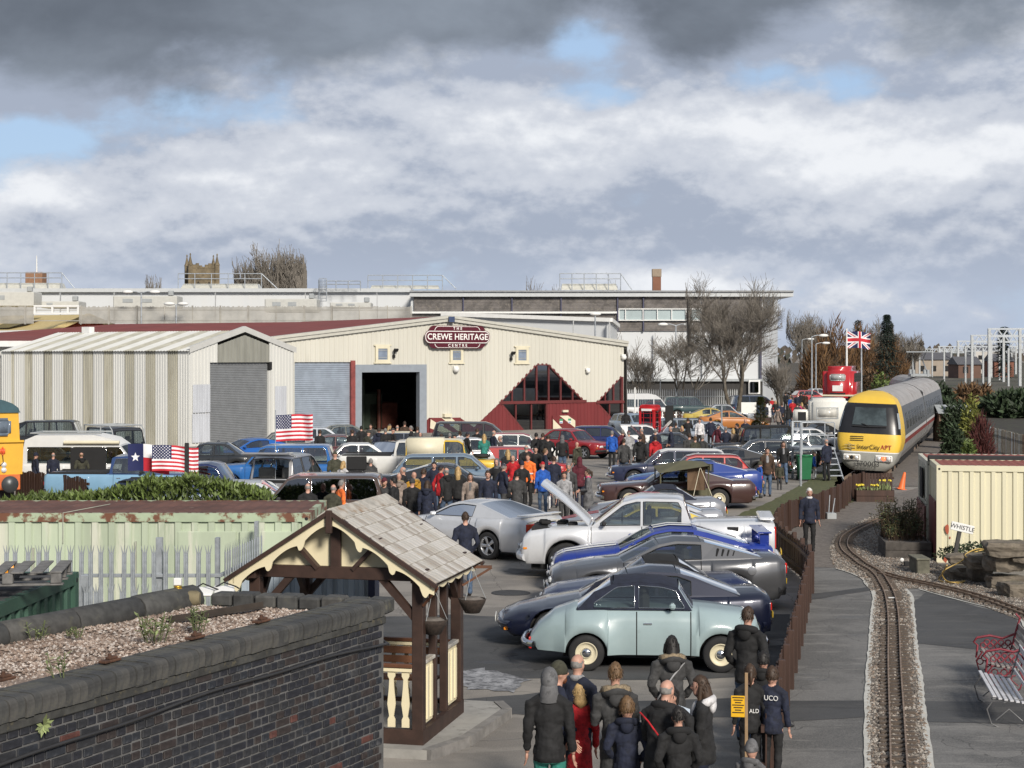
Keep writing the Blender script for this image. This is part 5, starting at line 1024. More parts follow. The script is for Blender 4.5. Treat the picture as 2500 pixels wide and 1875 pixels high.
def npatch(u0, u1, z0, z1, off, nu=6, nz=5):
    mb = MB(); mb.add([nose(lerp(u0, u1, i/nu), lerp(z0, z1, j/nz), off) for j in range(nz+1) for i in range(nu+1)], [(j*(nu+1)+i, j*(nu+1)+i+1, (j+1)*(nu+1)+i+1, (j+1)*(nu+1)+i) for j in range(nz) for i in range(nu)], 0, True); return mb
obj('windscreen', npatch(-.56, .56, 2.22, 2.95, .02), mat('train_windscreen', (.05, .065, .07), .12, var=.5, scale=1.5), nb)
for s in (-1, 1): obj('side_screen', npatch(s*.93, s*.995, 2.1, 2.75, .02, 3), mat('grey_sky_pane', (.3, .33, .35), .15), nb)
obj('wiper', MB().tube([nose(-.55, 2.16, .05), nose(0, 2.14, .05), nose(.55, 2.16, .05)], .02, 5).tube([nose(.05, 2.15, .05), nose(-.25, 2.28, .06)], .015, 5), m_black, nb)
[obj('vent_slot', MB().bbox(nose(-.36, z_, .01), (.03, .55, .03), .005), m_dark, nb) for z_ in (1.72, 1.64, 1.56)]
rt = (pi/2, 0, -pi/2); bn = mat('lettering_brown', (.07, .045, .02), .5)

for a_, m_, y_, w_, x_ in (('InterCity', bn, -.02, .92, -.03), ('APT', mat('lettering_red', (.4, .03, .04), .5), -.74, .46, .02)):
    o_ = text('lettering', a_, .28, m_, nb, (x_, y_, 1.3), rt); xs_ = [v.co.x for v in o_.data.vertices]; o_.scale.x = w_/(max(xs_)-min(xs_))
text('running_number', '370003', .31, m_dark, nb, (-.06, 0, .58), rt, spacing=1.1)
mb = MB()
for z in (1.24, 1.36): mb.bar((-.014, .98, z), (-.014, .52, z), .02, .03)
mb.bar((-.014, .66, 1.36), (-.014, .84, 1.44), .02, .03); mb.bar((-.014, .84, 1.24), (-.014, .66, 1.15), .02, .03); mb.bar((-.014, .84, 1.36), (-.014, .66, 1.24), .02, .03); obj('double_arrow', mb, mat('arrow_grey', (.42, .34, .15), .5), nb)
for s in (-1, 1):
    c = V((.02, s*.66, .84)); cl = obj('light_cluster', MB().bbox(c, (.12, .72, .27), .04), m_white, nb); obj('recess', MB().bbox(c+V((-.055, 0, 0)), (.02, .62, .18), .02), mat('lamp_recess', (.3, .23, .15), .5), cl)
    for k, dy in enumerate((-.2, 0, .2)):
        mt = mat('lit_red_lamp', (1, .06, .02), .3, emit=4, var=0) if (k == 1 and s < 0) else m_dark if k == 1 else m_clear
        obj('lamp', MB().lathe([(0, -.03), (.07, -.02), (.085, .0)], 12, c+V((-.06, dy, 0)), 'X'), mt, cl)
coach(tr, 2.85, 21.2); coach(tr, 21.8, 44)
obj('gangway', MB().bbox((21.5, 0, 1.9), (.7, 2.2, 2.8), .1), m_black, tr)
pc = thing('power_car', 'grey power car with raised pantograph behind the express train', 'train', None, (28.6, 117, 0), atan2(20, 3)); coach(pc, 0, 16); mb = MB(); z = 3.65
mb.bbox((2.5, 0, z+.1), (2.4, 1.4, .2), .04)
for s in (-.5, .5): mb.tube([(1.5, s, z+.2), (3.6, s*.7, z+1.1), (2.4, s*.9, z+1.75)], .05, 5); mb.tube([(1.4, s, z), (1.4, s, z+.5)], .12, 6); mb.tube([(3.8, s, z), (3.8, s, z+.5)], .12, 6)
mb.tube([(2.4, -.9, z+1.75), (2.4, .9, z+1.75)], .05, 5); obj('pantograph', mb, m_grey, pc)
for i in range(2):
    P = [TR+V((cos(ta), sin(ta), 0))*k+V((-sin(ta), cos(ta), 0))*(.72 if i else -.72) for k in (-2, 60)]; obj('main_rail', MB().bar((0, 0, .08), P[1]-P[0]+V((0, 0, .08)), .08, .14), m_rail, kind='structure', loc=P[0])
sheet('train_ballast', [(TR.x-2.2, 66), (TR.x+2.6, 66), (38, 140), (28, 140)], .02, m_dirt, .1, 1, world=True)
# ---------------------------------------------------------------- bus, caravan, locomotive
def rbox(mb, x0, y0, z0, x1, y1, z1, b, mi=0, seg=3):
    bm = bmesh.new(); bmesh.ops.create_cube(bm, size=1); bmesh.ops.scale(bm, vec=(x1-x0, y1-y0, z1-z0), verts=bm.verts); bmesh.ops.bevel(bm, geom=bm.edges[:], offset=b, segments=seg, affect='EDGES'); return mb.bm(bm, ((x0+x1)/2, (y0+y1)/2, (z0+z1)/2), None, mi, True)
bus = thing('double_decker_bus', 'red double decker bus seen from behind beside the train', 'bus', None, (at(2045, 132), 132, 0), rad(-16)); mr = paint((.42, .02, .025)); obj('body', rbox(MB(), -1.2, 0, .4, 1.2, 8.2, 4.3, .4, seg=4), mr, bus)
obj('upper_window', rbox(MB(), -.62, -.03, 3.15, .62, .05, 3.7, .08), mat('bus_pane', (.4, .41, .4), .15, var=.2), bus); obj('route_panel', MB().box(-.4, -.04, 2.35, .4, .02, 2.8), m_white, bus); obj('cream_band', MB().box(-1.22, -.02, 1.95, 1.22, 8.1, 2.07), m_creamp, bus)
obj('lower_window', MB().box(-.3, -.03, 1.1, .9, .02, 1.8), m_dglass, bus); obj('platform_opening', MB().box(-1.1, -.025, .5, -.4, .02, 1.9), m_dark, bus); obj('vent', MB().box(-.6, -.03, 2.1, .6, .0, 2.22), m_dark, bus)
for z in (1.2, 3.05): mb = MB(); [mb.box(1.19, .9+k*1.2, z, 1.23, 1.9+k*1.2, z+.7) for k in range(6)]; obj('side_window', mb, m_dglass, bus)
for s in (-1, 1): obj('wheel', MB().lathe([(0, -.12), (.45, -.12), (.5, 0), (.45, .12), (0, .12)], 16, (s*1.05, 1.6, .5), 'Y') if 0 else MB().lathe([(0, -.12), (.45, -.12), (.5, 0), (.45, .12), (0, .12)], 16, (s*1.08, 1.6, .5), 'X'), m_black, bus)
cv = thing('caravan', 'white touring caravan parked beside the train', 'caravan', None, (at(2020, 105), 105, 0), rad(-8)); m_cv = mat('caravan_white', (.72, .71, .66), .45, var=.05); obj('body', rbox(MB(), -1.05, 0, .3, 1.3, 4.2, 2.45, .18), m_cv, cv); obj('front_window', rbox(MB(), -.62, -.03, 1.25, .62, .03, 1.85, .06), mat('net_curtain', (.55, .54, .5), .2, var=.2), cv); obj('window_frame', MB().box(-.68, -.02, 1.19, .68, -.005, 1.91), m_grey, cv); obj('side_pod', rbox(MB(), -2.1, .4, .9, -1.0, 1.0, 1.75, .08), m_cv, cv); obj('pod_window', MB().box(-1.8, .37, 1.05, -1.3, .41, 1.6), m_dark, cv); obj('tow_bar', MB().bar((0, 0, .4), (0, -1.0, .42), .08), m_grey, cv)
for s in (-1, 1): obj('wheel', MB().lathe([(0, -.08), (.28, -.08), (.31, 0), (.28, .08), (0, .08)], 14, (s*1.0+.1, 2.2, .31), 'X'), m_black, cv)
lo = thing('diesel_locomotive', 'yellow locomotive cab with teal roof cut by the left picture edge', 'locomotive', None, (at(46, 54)-1.25, 54, 0), rad(24)); m_ly = mat('loco_yellow', (.68, .38, .03), .45, var=.05, col2=(.55, .3, .03), c2=(.62, .75)); mb = MB()
mb.poly([(-1.32, 1.3), (1.32, 1.3), (1.36, 2.35), (1.24, 2.4), (1.2, 3.3), (-1.2, 3.3), (-1.24, 2.4), (-1.36, 2.35)], fn=lambda a, b, k: (a, 12*k, b), depth=1); obj('cab', mb, m_ly, lo, fix=True); obj('roof', MB().poly([(-1.25, 3.3)]+[(1.25*cos(a), 3.3+.5*sin(a)) for a in [pi-k*pi/10 for k in range(11)]], fn=lambda a, b, k: (a, -.06+12*k, b), depth=1), mat('teal_roof', (.025, .075, .095), .5, var=.15), lo, fix=True)
for s in (-1, 1): obj('cab_window', rbox(MB(), s*.62-.42, -.03, 2.55, s*.62+.34, .04, 3.13, .1), mat('loco_pane', (.12, .15, .19), .15, var=.2), lo)
obj('waist_ledge', MB().bbox((0, -.03, 2.37), (2.74, .1, .07), .01), m_ly, lo); obj('tail_lamp', rbox(MB(), .62, -.06, 1.92, .78, .02, 2.2, .06), mat('orange_red', (.65, .1, .03), .4), lo); obj('marker_lamp', MB().lathe([(0, -.06), (.08, -.05), (.09, 0)], 12, (.74, 0, 1.62), 'Y').lathe([(0, -.06), (.08, -.05), (.09, 0)], 12, (.74, 0, 1.45), 'Y'), m_clear, lo)
obj('hose_pipe', MB().tube([(.7, -.03, 1.92), (.72, -.05, 1.7), (.6, -.05, 1.58), (.2, -.05, 1.56)], .014, 5), m_rust, lo)
for s in (-1, 1): obj('buffer', MB().lathe([(0, -.62), (.26, -.6), (.27, -.56), (.1, -.52), (.12, 0)], 20, (s*.86, 0, 1.02), 'Y'), mat('buffer_grey', (.07, .075, .078), .4, .4), lo)
obj('buffer_beam', MB().bbox((0, .1, 1.05), (2.5, .3, .5), .02), mat('orange_beam', (.55, .13, .03), .5, var=.15), lo); obj('underframe', MB().bbox((0, 6, .6), (2.2, 11.5, .9), .05), m_dark, lo)
# dark picket fence by the locomotive
a, b = gp(40, 1216)*1, gp(215, 1240); t = thing('dark_fence', 'dark brown picket fence running from the locomotive behind the hedge', 'fence', None, a, atan2(b.y-a.y, b.x-a.x)); L = (b-a).length; me = MB().bbox((0, 0, .5), (.1, .022, 1.0), .005).mesh('board', m_brown)
for k in range(int(L/.125)): inst('board', me, t, (k*.125, 0, .04*sin(k*.9)), (0, rng.uniform(-.02, .02), 0))
for z in (.25, .8): obj('rail', MB().bbox((L/2, .04, z), (L, .05, .09), .005), m_brown, t)
# ---------------------------------------------------------------- telephone box, boards, flags
pb = thing('telephone_box', 'red telephone box in front of the grey railings', 'telephone box', None, (at(1587, 91), 91, 0), rad(-28)); mp = mat('post_red', (.42, .012, .015), .35, var=.1); mb = MB(); [mb.bbox((sx*.4, sy*.4, 1.1), (.12, .12, 2.2), .01) for sx in (-1, 1) for sy in (-1, 1)]; mb.bbox((0, 0, .15), (.86, .86, .3), .01); obj('frame', mb, mp, pb); obj('cornice', rbox(MB(), -.47, -.47, 2.12, .47, .47, 2.34, .03), mp, pb)
mb = MB(); n = 8
for s in range(2):
    pts = [(-.44, 2.33)]+[(.44*cos(a), 2.33+.17*sin(a)) for a in [pi-k*pi/n for k in range(n+1)]]
    mb.poly(pts, fn=(lambda a, b, k: (a, -.43+.86*k, b)) if s == 0 else (lambda a, b, k: (-.43+.86*k, a, b)), depth=1)
obj('domed_roof', mb, mp, pb, fix=True)
for s, r in ((-1, 0), (1, 0), (-1, 1), (1, 1)):
    mb = MB(); [mb.bar((-.34, 0, .35+k*.24), (.34, 0, .35+k*.24), .02) for k in range(8)]; [mb.bar((x, 0, .3), (x, 0, 2.1), .025, up=(0, 1, 0)) for x in (-.34, -.2, .2, .34)]
    o = obj('glazed_side', mb, mp, pb, loc=(s*.42*r, s*.42*(1-r), 0), rz=pi/2*r); obj('pane', MB().box(-.34, -.004, .32, .34, .004, 2.1), m_dglass, o); obj('name_strip', MB().box(-.3, -.075 if s < 0 else .055, 2.16, .3, -.055 if s < 0 else .075, 2.28), m_white, o)
t = thing('black_board', 'tall black speaker board standing right of the telephone box', 'board', None, (at(1634, 94), 94, 0)); obj('panel', MB().bbox((0, 0, 1.75), (.44, .3, 1.2), .02), m_dark, t); obj('stand', MB().tube([(0, 0, 0), (0, 0, 1.2)], .03, 6).bar((-.4, 0, .02), (.4, 0, .02), .05), m_dark, t)
def flag(name, label, loc_, w, h, nx, ny, fn, mts, rz, amp=.12, droop=.1, waves=1.6, ph=0.):
    t = thing(name, label, 'flag', None, loc_, rz); P = lambda u, v, off=0: V((u*w*(.97-.03*cos(u*6)), amp*sin(u*6.28*waves+v*1.1+ph)*(.25+u)+off, v*h-droop*u*u*h+.06*h*sin(u*5+ph)*u))
    mb = MB(); mb.add([P(i/nx, j/ny) for j in range(ny+1) for i in range(nx+1)], [(j*(nx+1)+i, j*(nx+1)+i+1, (j+1)*(nx+1)+i+1, (j+1)*(nx+1)+i) for j in range(ny) for i in range(nx)], 0, True)
    mb.m = [fn((i+.5)/nx, (j+.5)/ny) for j in range(ny) for i in range(nx)]; obj('cloth', mb, mts, t); return t, P
fr, fw_, fbl = mat('flag_red', (.5, .02, .035), .8, var=.06), mat('flag_white', (.78, .78, .8), .8, var=.04), mat('flag_blue', (.012, .018, .085), .8, var=.06)
def star(mb, P, u, v, ru, rv, off):
    pts = []
    for k in range(10):
        a = pi/2+k*pi/5; r = 1 if k % 2 == 0 else .42; pts.append(P(u+ru*r*cos(a), v+rv*r*sin(a), off))
    mb.add(pts, [tuple(range(10))]); mb.add([p+V((0, -2*off, 0)) for p in pts], [tuple(range(10))])
def us_flag(label, loc_, w, h, rz, **k):
    def fn(u, v): return 2 if (u < .4 and v > 6/13) else (0 if int(v*13) % 2 == 0 else 1)
    t, P = flag('national_flag', label, loc_, w, h, 40, 26, fn, [fr, fw_, fbl], rz, **k); mb = MB()
    for r in range(9):
        for c in range(6 if r % 2 == 0 else 5): star(mb, P, .033+c*.066+(.033 if r % 2 else 0), 6/13+(7/13)*(r+.6)/9.4, .019, .033, -.01)
    obj('stars', mb, fw_, t); return t
us_flag('striped red and white flag with starred corner flying above the open van', (at(674, 55), 55, zt(1078, 55)), 1.27, .86, rad(6), amp=.11, droop=-.1, waves=1.7)
obj('flag_staff', MB().tube([(0, 0, 0), (0, 0, 2.4)], .012, 6), m_steel, label='thin staff of the flag above the open van', cat='pole', loc=(at(674, 55)-.02, 55, zt(1180, 55)))
us_flag('striped flag with starred corner streaming level beside the black post', (at(371, 52), 52, zt(1150, 52)), 1.5, .8, rad(10), amp=.12, droop=.1, waves=1.9, ph=.8)
def tx(u, v): return 2 if u < .36 else (1 if v > .5 else 0)
t, P = flag('lone_star_flag', 'flag with one white star on blue beside white and red bands', (at(312, 52.6), 52.6, zt(1150, 52.6)), 1.35, .85, 30, 20, tx, [fr, fw_, fbl], rad(4), .1, .1, 1.2, .3); mb = MB(); star(mb, P, .18, .5, .11, .18, -.012); obj('star', mb, fw_, t)
obj('black_post', MB().bbox((0, 0, .85), (.12, .12, 3.4), .015), m_black, label='square black timber post rising from the hedge beside the flags', cat='post', loc=(at(456, 50), 50, 0))
def uj(u, v):
    x, y = (u-.5)*2, (v-.5); 
    if abs(x) < .1 or abs(y) < .1: return 0
    if abs(x) < .17 or abs(y) < .17: return 1
    d = abs(abs(y)-abs(x)*.5)
    return 0 if d < .035 else 1 if d < .11 else 2
t, P = flag('union_flag', 'red white and blue crossed flag flying from the tall white pole', (at(2069, 145), 145, zt(850, 145)), 2.1, 1.42, 64, 40, uj, [fr, fw_, fbl], 0, .14, .03, 1.4)
obj('flag_pole', MB().tube([(0, 0, 0), (0, 0, zt(802, 145))], [.13, .07], 8), m_white, label='tall white flag pole behind the red bus', cat='pole', loc=(at(2067, 145), 145, 0))
obj('plain_pole', MB().tube([(0, 0, 0), (0, 0, zt(850, 150))], [.1, .07], 8), m_steel, label='thinner grey pole right of the flag pole', cat='pole', loc=(at(2103, 150), 150, 0))
# steel access platform and bin beside the train
st = thing('access_platform', 'galvanised steel steps and railed platform beside the train nose', 'platform', None, (at(1995, 69.5), 69.5, 0), rad(8)); zd = 1.3
for x in (-.68, .3):
    for y in (0, 1.2): obj('post', MB().bbox((x, y, 1.2 if x < 0 else .65), (.09, .09, 2.4 if x < 0 else 1.3), .006), m_steel, st)
obj('deck', MB().bbox((.0, .6, zd), (1.55, 1.3, .1), .01), m_steel, st)
for y in (-.03, 1.23): mb = MB(); [mb.tube([(-.68, y, z), (.7, y, z), (.74, y, z-.05), (.74, y, zd)], .025, 6) for z in (1.85, 2.38)]; obj('guard_rail', mb, m_steel, st)
for k in range(5): obj('tread', MB().bbox((.55, -.1-.24*k+.4, 1.1-.22*k), (.6, .24, .04), .006), m_steel, st)
for x in (.27, .84): obj('stringer', MB().bar((x, .35, 1.2), (x, -.8, .05), .04, .14), m_steel, st)
def bin_(px, py, label, col, s=1.0):
    t = thing('wheelie_bin', label, 'bin', 'wheeled bins', gp(px, py)); mt = mat('bin_%d' % px, col, .45, var=.08); mb = MB(); mb.add([(-.22, 0, .06), (.22, 0, .06), (.24, .5, .06), (-.24, .5, .06), (-.29, -.06, .98), (.29, -.06, .98), (.29, .6, .98), (-.29, .6, .98)], [(0, 1, 5, 4), (1, 2, 6, 5), (2, 3, 7, 6), (3, 0, 4, 7), (0, 3, 2, 1)]); obj('body', mb, mt, t); obj('lid', rbox(MB(), -.31, -.09, .98, .31, .64, 1.06, .02), mt, t); [obj('wheel', MB().lathe([(0, -.03), (.1, -.03), (.1, .03), (0, .03)], 12, (s_*.25, .5, .1), 'X'), m_black, t) for s_ in (-1, 1)]
bin_(1966, 1174, 'green wheelie bin under the steel access platform', (.012, .13, .05)); bin_(430, 1172, 'dark blue wheelie bin behind the streaming flags', (.03, .06, .14))
# ---------------------------------------------------------------- trees, shrubs, fences beyond
m_bark = mat('grey_bark', (.1, .085, .065), .9, var=.3, scale=4); m_twig = mat('twig', (.19, .17, .145), .9, var=.25, scale=1)
def bare_tree(px, py, ytop, half, label, seed, D=None, tr_=.2, mt=None, stems=1, lv=4, kids=4, up=.35, twist=.5, tw=None):
    p = gp(px, py) if D is None else V((at(px, D), D, 0)); D = p.y; hgt = zt(ytop, D); t = thing('bare_tree', label, 'tree', 'leafless trees', p); rg = random.Random(seed); trunk, crown = MB(), MB(); wmax = half*D/F
    def br(q, d, L, r, l):
        n = 4 if l < 2 else 3; pts = [q]; dd = d.copy()
        for k in range(n):
            dd = (dd+rdir(rg)*.16+V((0, 0, up*.22))).normalized(); nq = pts[-1]+dd*L/n
            e = max(abs(nq.x), abs(nq.y))/wmax
            if e > 1: nq.x /= e; nq.y /= e
            pts.append(nq)
        (trunk if l == 0 else crown).tube(pts, [max(tw or .00009*D, r*(1-.5*k/n)) for k in range(n+1)], 7 if l == 0 else 5 if l == 1 else 3, cap=False)
        if l >= lv: return
        for k in range(kids+(1 if l > 0 else 1)):
            f = rg.uniform(.3, 1) if l else rg.uniform(.42, 1); j = min(n-1, int(f*n)); c = pts[j].lerp(pts[j+1], f*n-j); base = (pts[j+1]-pts[j]).normalized(); o = rdir(rg); o = (o-base*o.dot(base)).normalized()
            br(c, (base*cos(twist*rg.uniform(.6, 1.3))+o*sin(twist*rg.uniform(.6, 1.3))).normalized(), L*rg.uniform(.55, .78), r*.5*(1-.3*f)+.002, l+1)
    for s in range(stems): a = s*6.28/stems+seed; br(V((.12*cos(a)*(stems > 1), .12*sin(a)*(stems > 1), 0)), V((.28*cos(a)*(stems > 1), .28*sin(a)*(stems > 1), 1)).normalized(), hgt*(.42 if stems == 1 else .5), tr_, 0)
    mx = max(v[2] for v in crown.v); k = hgt/mx*1.06
    for m in (trunk, crown): m.v = [(v[0], v[1], v[2]*k) for v in m.v]
    obj('trunk', trunk, m_bark, t); obj('crown', crown, mt or m_twig, t); return t
bare_tree(1674, 1010, 782, 120, 'spreading bare tree in front of the white factory wall', 4, tr_=.13, stems=3, lv=5, kids=3, up=.4, twist=.55, tw=.012); bare_tree(1795, 1024, 684, 112, 'tallest bare tree with curved trunk by the factory corner', 9, tr_=.2, stems=2, lv=5, kids=4, up=.42, twist=.56, tw=.012)
bare_tree(1905, 1010, 880, 45, 'low bare bush at the foot of the factory end wall', 13, D=150, tr_=.08, stems=5, lv=3, kids=5); bare_tree(1565, 1000, 830, 60, 'thin bare bush behind the cream hall corner', 15, D=150, tr_=.08, stems=4, lv=3, kids=5); bare_tree(1470, 0, 800, 50, 'small bare tree showing above the hall roof', 16, D=165, tr_=.06, stems=3, lv=3, kids=5)
for i, (px, yt, hf, D, s) in enumerate(((630, 604, 55, 320, 'left poplar of the bare pair on the skyline'), (705, 616, 40, 320, 'right poplar of the bare pair on the skyline'))): bare_tree(px, 0, yt, hf, s, 30+i, D=D, tr_=.35, stems=5, lv=4, kids=5, up=.8, twist=.42, tw=.04)
for i, (px, yt, hf, s) in enumerate(((375, 684, 18, 'tiny bare tree top left of the church tower'), (1325, 688, 40, 'bare tree top above the timber clad parapet'), (1485, 680, 30, 'bare tree top behind the barrel roof light'))): bare_tree(px, 0, yt, hf, s, 40+i, D=300, tr_=.15, stems=4, lv=3, kids=5)
for i, (px, yt, hf, D, s) in enumerate(((1965, 765, 40, 240, 'grey bare tree beside the factory corner'), (2000, 790, 40, 250, 'grey bare tree right of the lamp columns'), (2210, 810, 40, 260, 'pale bare tree right of the conifer'), (2130, 775, 50, 300, 'bare tree behind the orange willows'))): bare_tree(px, 0, yt, hf, s, 50+i, D=D, tr_=.2, stems=4, lv=4, kids=4, up=.5)
m_will = [mat('willow_%d' % i, c, .9, var=.2) for i, c in enumerate([(.13, .068, .03), (.17, .095, .04), (.09, .055, .032)])]
def bush(name, px, ytop, half, D, key, label, n=1200, l=.5, w=.12, cat='bush', base=0, seed=1, up=.5, dep=1.0, ybot=None):
    p = V((at(px, D), D, base)); h_ = zt(ytop, D)-base; r = half*D/F; t = thing(name, label, cat, None, p); rg = random.Random(seed+px)
    mb = MB()
    for _ in range(n):
        q = rdir(rg, 0)*rg.random()**.35; f = 1+.22*noise.noise((q.x*2.5+px, q.y*2.5, q.z*2.5)); c = V((q.x*r*f, q.y*r*dep*f, q.z*h_*f)); leaf(mb, c, (rdir(rg)+V((0, 0, up))+q*.6).normalized(), rdir(rg), l*rg.uniform(.6, 1.3), w, rg.randrange(3))
    obj('crown', mb, key if isinstance(key, list) else m_leafs[key], t); mb = MB(); [mb.tube([(r*.2*cos(a), r*.2*sin(a), 0), (r*.4*cos(a), r*.4*sin(a), h_*.6)], [.06, .03], 5) for a in (0, 2, 4)]; obj('trunk', mb, m_bark, t)
for i, (px, yt, hf, D, s) in enumerate(((2030, 800, 62, 220, 'rounded orange brown willow left of the flag'), (2100, 812, 55, 235, 'orange brown willow behind the flag'), (2175, 850, 45, 225, 'low orange brown willow beneath the conifer'), (1995, 850, 40, 210, 'small brown willow beside the lamp columns'))): bush('willow', px, yt, hf, D, m_will, s, 2600, 1.3, .12, 'tree', up=1.6)
bush('shrub_bank', 2060, 900, 120, 215, 'brown', 'dark brown scrub at the foot of the willows', 2500, 1.0, .25)
def conifer(px, ytop, half, D, label, key='conifer', n=1500, l=.9, w=.25, pw=1.0, cat='tree'):
    p = V((at(px, D), D, 0)); h_ = zt(ytop, D); r = half*D/F; t = thing('conifer', label, cat, None, p); rg = random.Random(px); mb = MB()
    for _ in range(n):
        f = rg.random()**.8; a = rg.uniform(0, 6.28); lay = .75+.25*sin(f*38); R = r*((1-f)**pw*.97+.03)*lay*rg.uniform(.35, 1.05); c = V((cos(a)*R, sin(a)*R, h_*(.06+.93*f))); leaf(mb, c, V((cos(a), sin(a), -.25+.5*(key != 'conifer'))), V((0, 0, 1)), l*rg.uniform(.6, 1.2), w, rg.randrange(3))
    obj('crown', mb, m_leafs[key], t); obj('trunk', MB().tube([(0, 0, 0), (0, 0, h_*.98)], [max(.08, r*.06), .02], 6), m_bark, t)
conifer(2165, 765, 72, 205, 'tall dark spruce right of the flag', n=3500, l=.5, w=.18); conifer(2095, 778, 20, 280, 'dark conifer top behind the willows', n=700); conifer(2450, 795, 26, 330, 'dark conifer behind the rail gantries', n=900, l=1.3, w=.4)
conifer(1857, 968, 21, 115, 'small golden green conical conifer at the yard entrance', 'yellow', 1800, .22, .09, .55, 'shrub')
bush('bush', 2150, 908, 26, 140, 'laurel', 'green bush behind the train roof', 800, .4, .16); bush('bush', 2345, 985, 22, 92, 'ivy', 'dark ivy covered bush right of the train', 1800, .3, .12); bush('bush', 2372, 980, 28, 85, 'yellow', 'yellow green bush behind the wooden fence', 2200, .26, .1); bush('bush', 2318, 985, 22, 100, 'ivy', 'dark bush at the far bend of the small track', 1400, .3, .12)
bush('bush', 2395, 1022, 26, 76, 'redtwig', 'dark red twiggy bush by the wooden fence', 2200, .5, .03, up=1.5); bush('bush', 2330, 1040, 26, 84, 'ivy', 'low dark bush beside the small track', 1200, .3, .1); bush('bush', 2365, 1075, 20, 72, 'laurel', 'green bush behind the grey relay box', 900, .22, .1)
bush('scrub', 2480, 962, 90, 140, 'ivy', 'dark scrub along the main line embankment', 2600, .8, .3); bush('scrub', 2380, 945, 60, 165, 'brown', 'brown scrub beside the distant rails', 1800, .8, .2); bush('scrub', 2290, 940, 40, 150, 'ivy', 'dark scrub behind the train end', 1400, .6, .25)
sheet('embankment', [(2380, 1075), (2500, 1100), (2640, 1110), (2640, 960), (2330, 975)], .01, mat('dark_soil', (.035, .03, .025), .95, var=.3, scale=.6, bump=.3, col2=(.05, .055, .03), c2=(.5, .6)), .2, 2)
sheet('railway_land', [(2250, 960), (2700, 960), (2900, 885), (2200, 885)], .03, mat('railway_land', (.09, .08, .065), .95, var=.3, scale=.05, col2=(.05, .055, .03), c2=(.45, .6)), 0, 50)
sheet('far_scrubland', [(1940, 990), (2120, 960), (2200, 890), (1900, 885), (1930, 960)], .02, mat('scrubland', (.075, .065, .05), .95, var=.3, scale=.1), 0, 50)
# wooden paling fence and relay box
a, b = gp(2395, 1108), gp(2520, 1150); a.z = b.z = 0; t = thing('paling_fence', 'old grey wooden paling fence behind the cream container', 'fence', None, a, atan2(b.y-a.y, b.x-a.x)); L = (b-a).length; mpf = [mat('old_paling_%d' % i, c, .9, var=.25, scale=4) for i, c in enumerate([(.27, .25, .21), (.4, .43, .45), (.2, .14, .1)])]
for k in range(int(L/.17)): obj('paling', MB().bbox((k*.17, 0, .75), (.13, .025, 1.5+rng.uniform(-.06, .1)), .005), mpf[0 if k < 8 else rng.choice((0, 0, 1, 2))], t)
obj('rail', MB().bbox((L/2, .04, .4), (L, .05, .08), .005).bbox((L/2, .04, 1.2), (L, .05, .08), .005), mpf[0], t)
obj('leaning_plank', MB().bar((0, 0, .0), (-.6, .1, 1.7), .3, .04), mpf[0], label='grey planks leaning against the wooden fence end', cat='plank', loc=gp(2393, 1100))
t = thing('relay_box', 'white metal relay box at the end of the wooden fence', 'cabinet', None, gp(2375, 1096)); obj('casing', rbox(MB(), -.4, 0, 0, .4, .6, 1.1, .04), mat('relay_white', (.55, .57, .52), .5, var=.1), t); obj('door', MB().box(-.34, -.02, .1, .34, 0, 1.0), mat('relay_white', (.55, .57, .52), .5), t)
t = thing('lineside_hut', 'small grey roofed hut among the dark bushes', 'hut', None, (at(2330, 100), 100, 0)); obj('wall', MB().box(-.9, 0, 0, .9, 1.5, 1.7), mpf[2], t); obj('roof', MB().add([(-1, -.2, 1.7), (1.1, -.2, 1.7), (1.1, .8, 2.2), (-1, .8, 2.2), (1.1, 1.7, 1.7), (-1, 1.7, 1.7)], [(0, 1, 2, 3), (3, 2, 4, 5)]), mat('felt_grey', (.3, .32, .33), .8), t)
# palisade railings and low picket fence in front of the factory
D = 142; wp = mat('pale_railing', (.5, .52, .52), .5, .2, var=.1); t = thing('grey_railings', 'pale steel railings in front of the factory base', 'fence', None, (at(1516, D), D, 0)); L = at(1805, D)-at(1516, D); me = MB().add([(-.045, 0, 0), (.045, 0, 0), (.045, 0, 2.05), (0, 0, 2.25), (-.045, 0, 2.05), (0, .03, 0), (0, .03, 2.1)], [(0, 1, 2, 3, 4), (0, 5, 6, 4), (5, 1, 2, 6)]).mesh('pale', wp)
for k in range(int(L/.185)): inst('pale', me, t, (k*.185, 0, .1))
for z in (.5, 1.7): obj('rail', MB().bbox((L/2, .05, z), (L, .06, .06), .01), wp, t)
D = 124; t = thing('low_fence', 'low dark picket fence behind the telephone box', 'fence', None, (at(1516, D), D, 0)); L = at(1730, D)-at(1516, D); me = MB().bbox((0, 0, .5), (.09, .02, 1.0), .004).mesh('board', m_white); me2 = MB().bbox((0, 0, .5), (.09, .02, 1.0), .004).mesh('board', m_brown)
for k in range(int(L/.17)): inst('board', me2 if k % 3 else me, t, (k*.17, 0, 0))
obj('rail', MB().bbox((L/2, .04, .7), (L, .05, .08), .01), m_brown, t)
t = thing('notice_board', 'white notice board at the foot of the curved tree', 'sign', None, (at(1828, 122), 122, 0)); obj('panel', MB().bbox((0, 0, 1.35), (1.1, .06, .8), .01), m_white, t); [obj('post', MB().bbox((x, .05, .6), (.08, .08, 1.2), .01), m_brown, t) for x in (-.45, .45)]
obj('planter_trough', rbox(MB(), -1.5, 0, 0, 1.2, .8, .75, .03), m_brown, label='long brown planter below the white notice board', cat='planter', loc=(at(1840, 118), 118, 0))
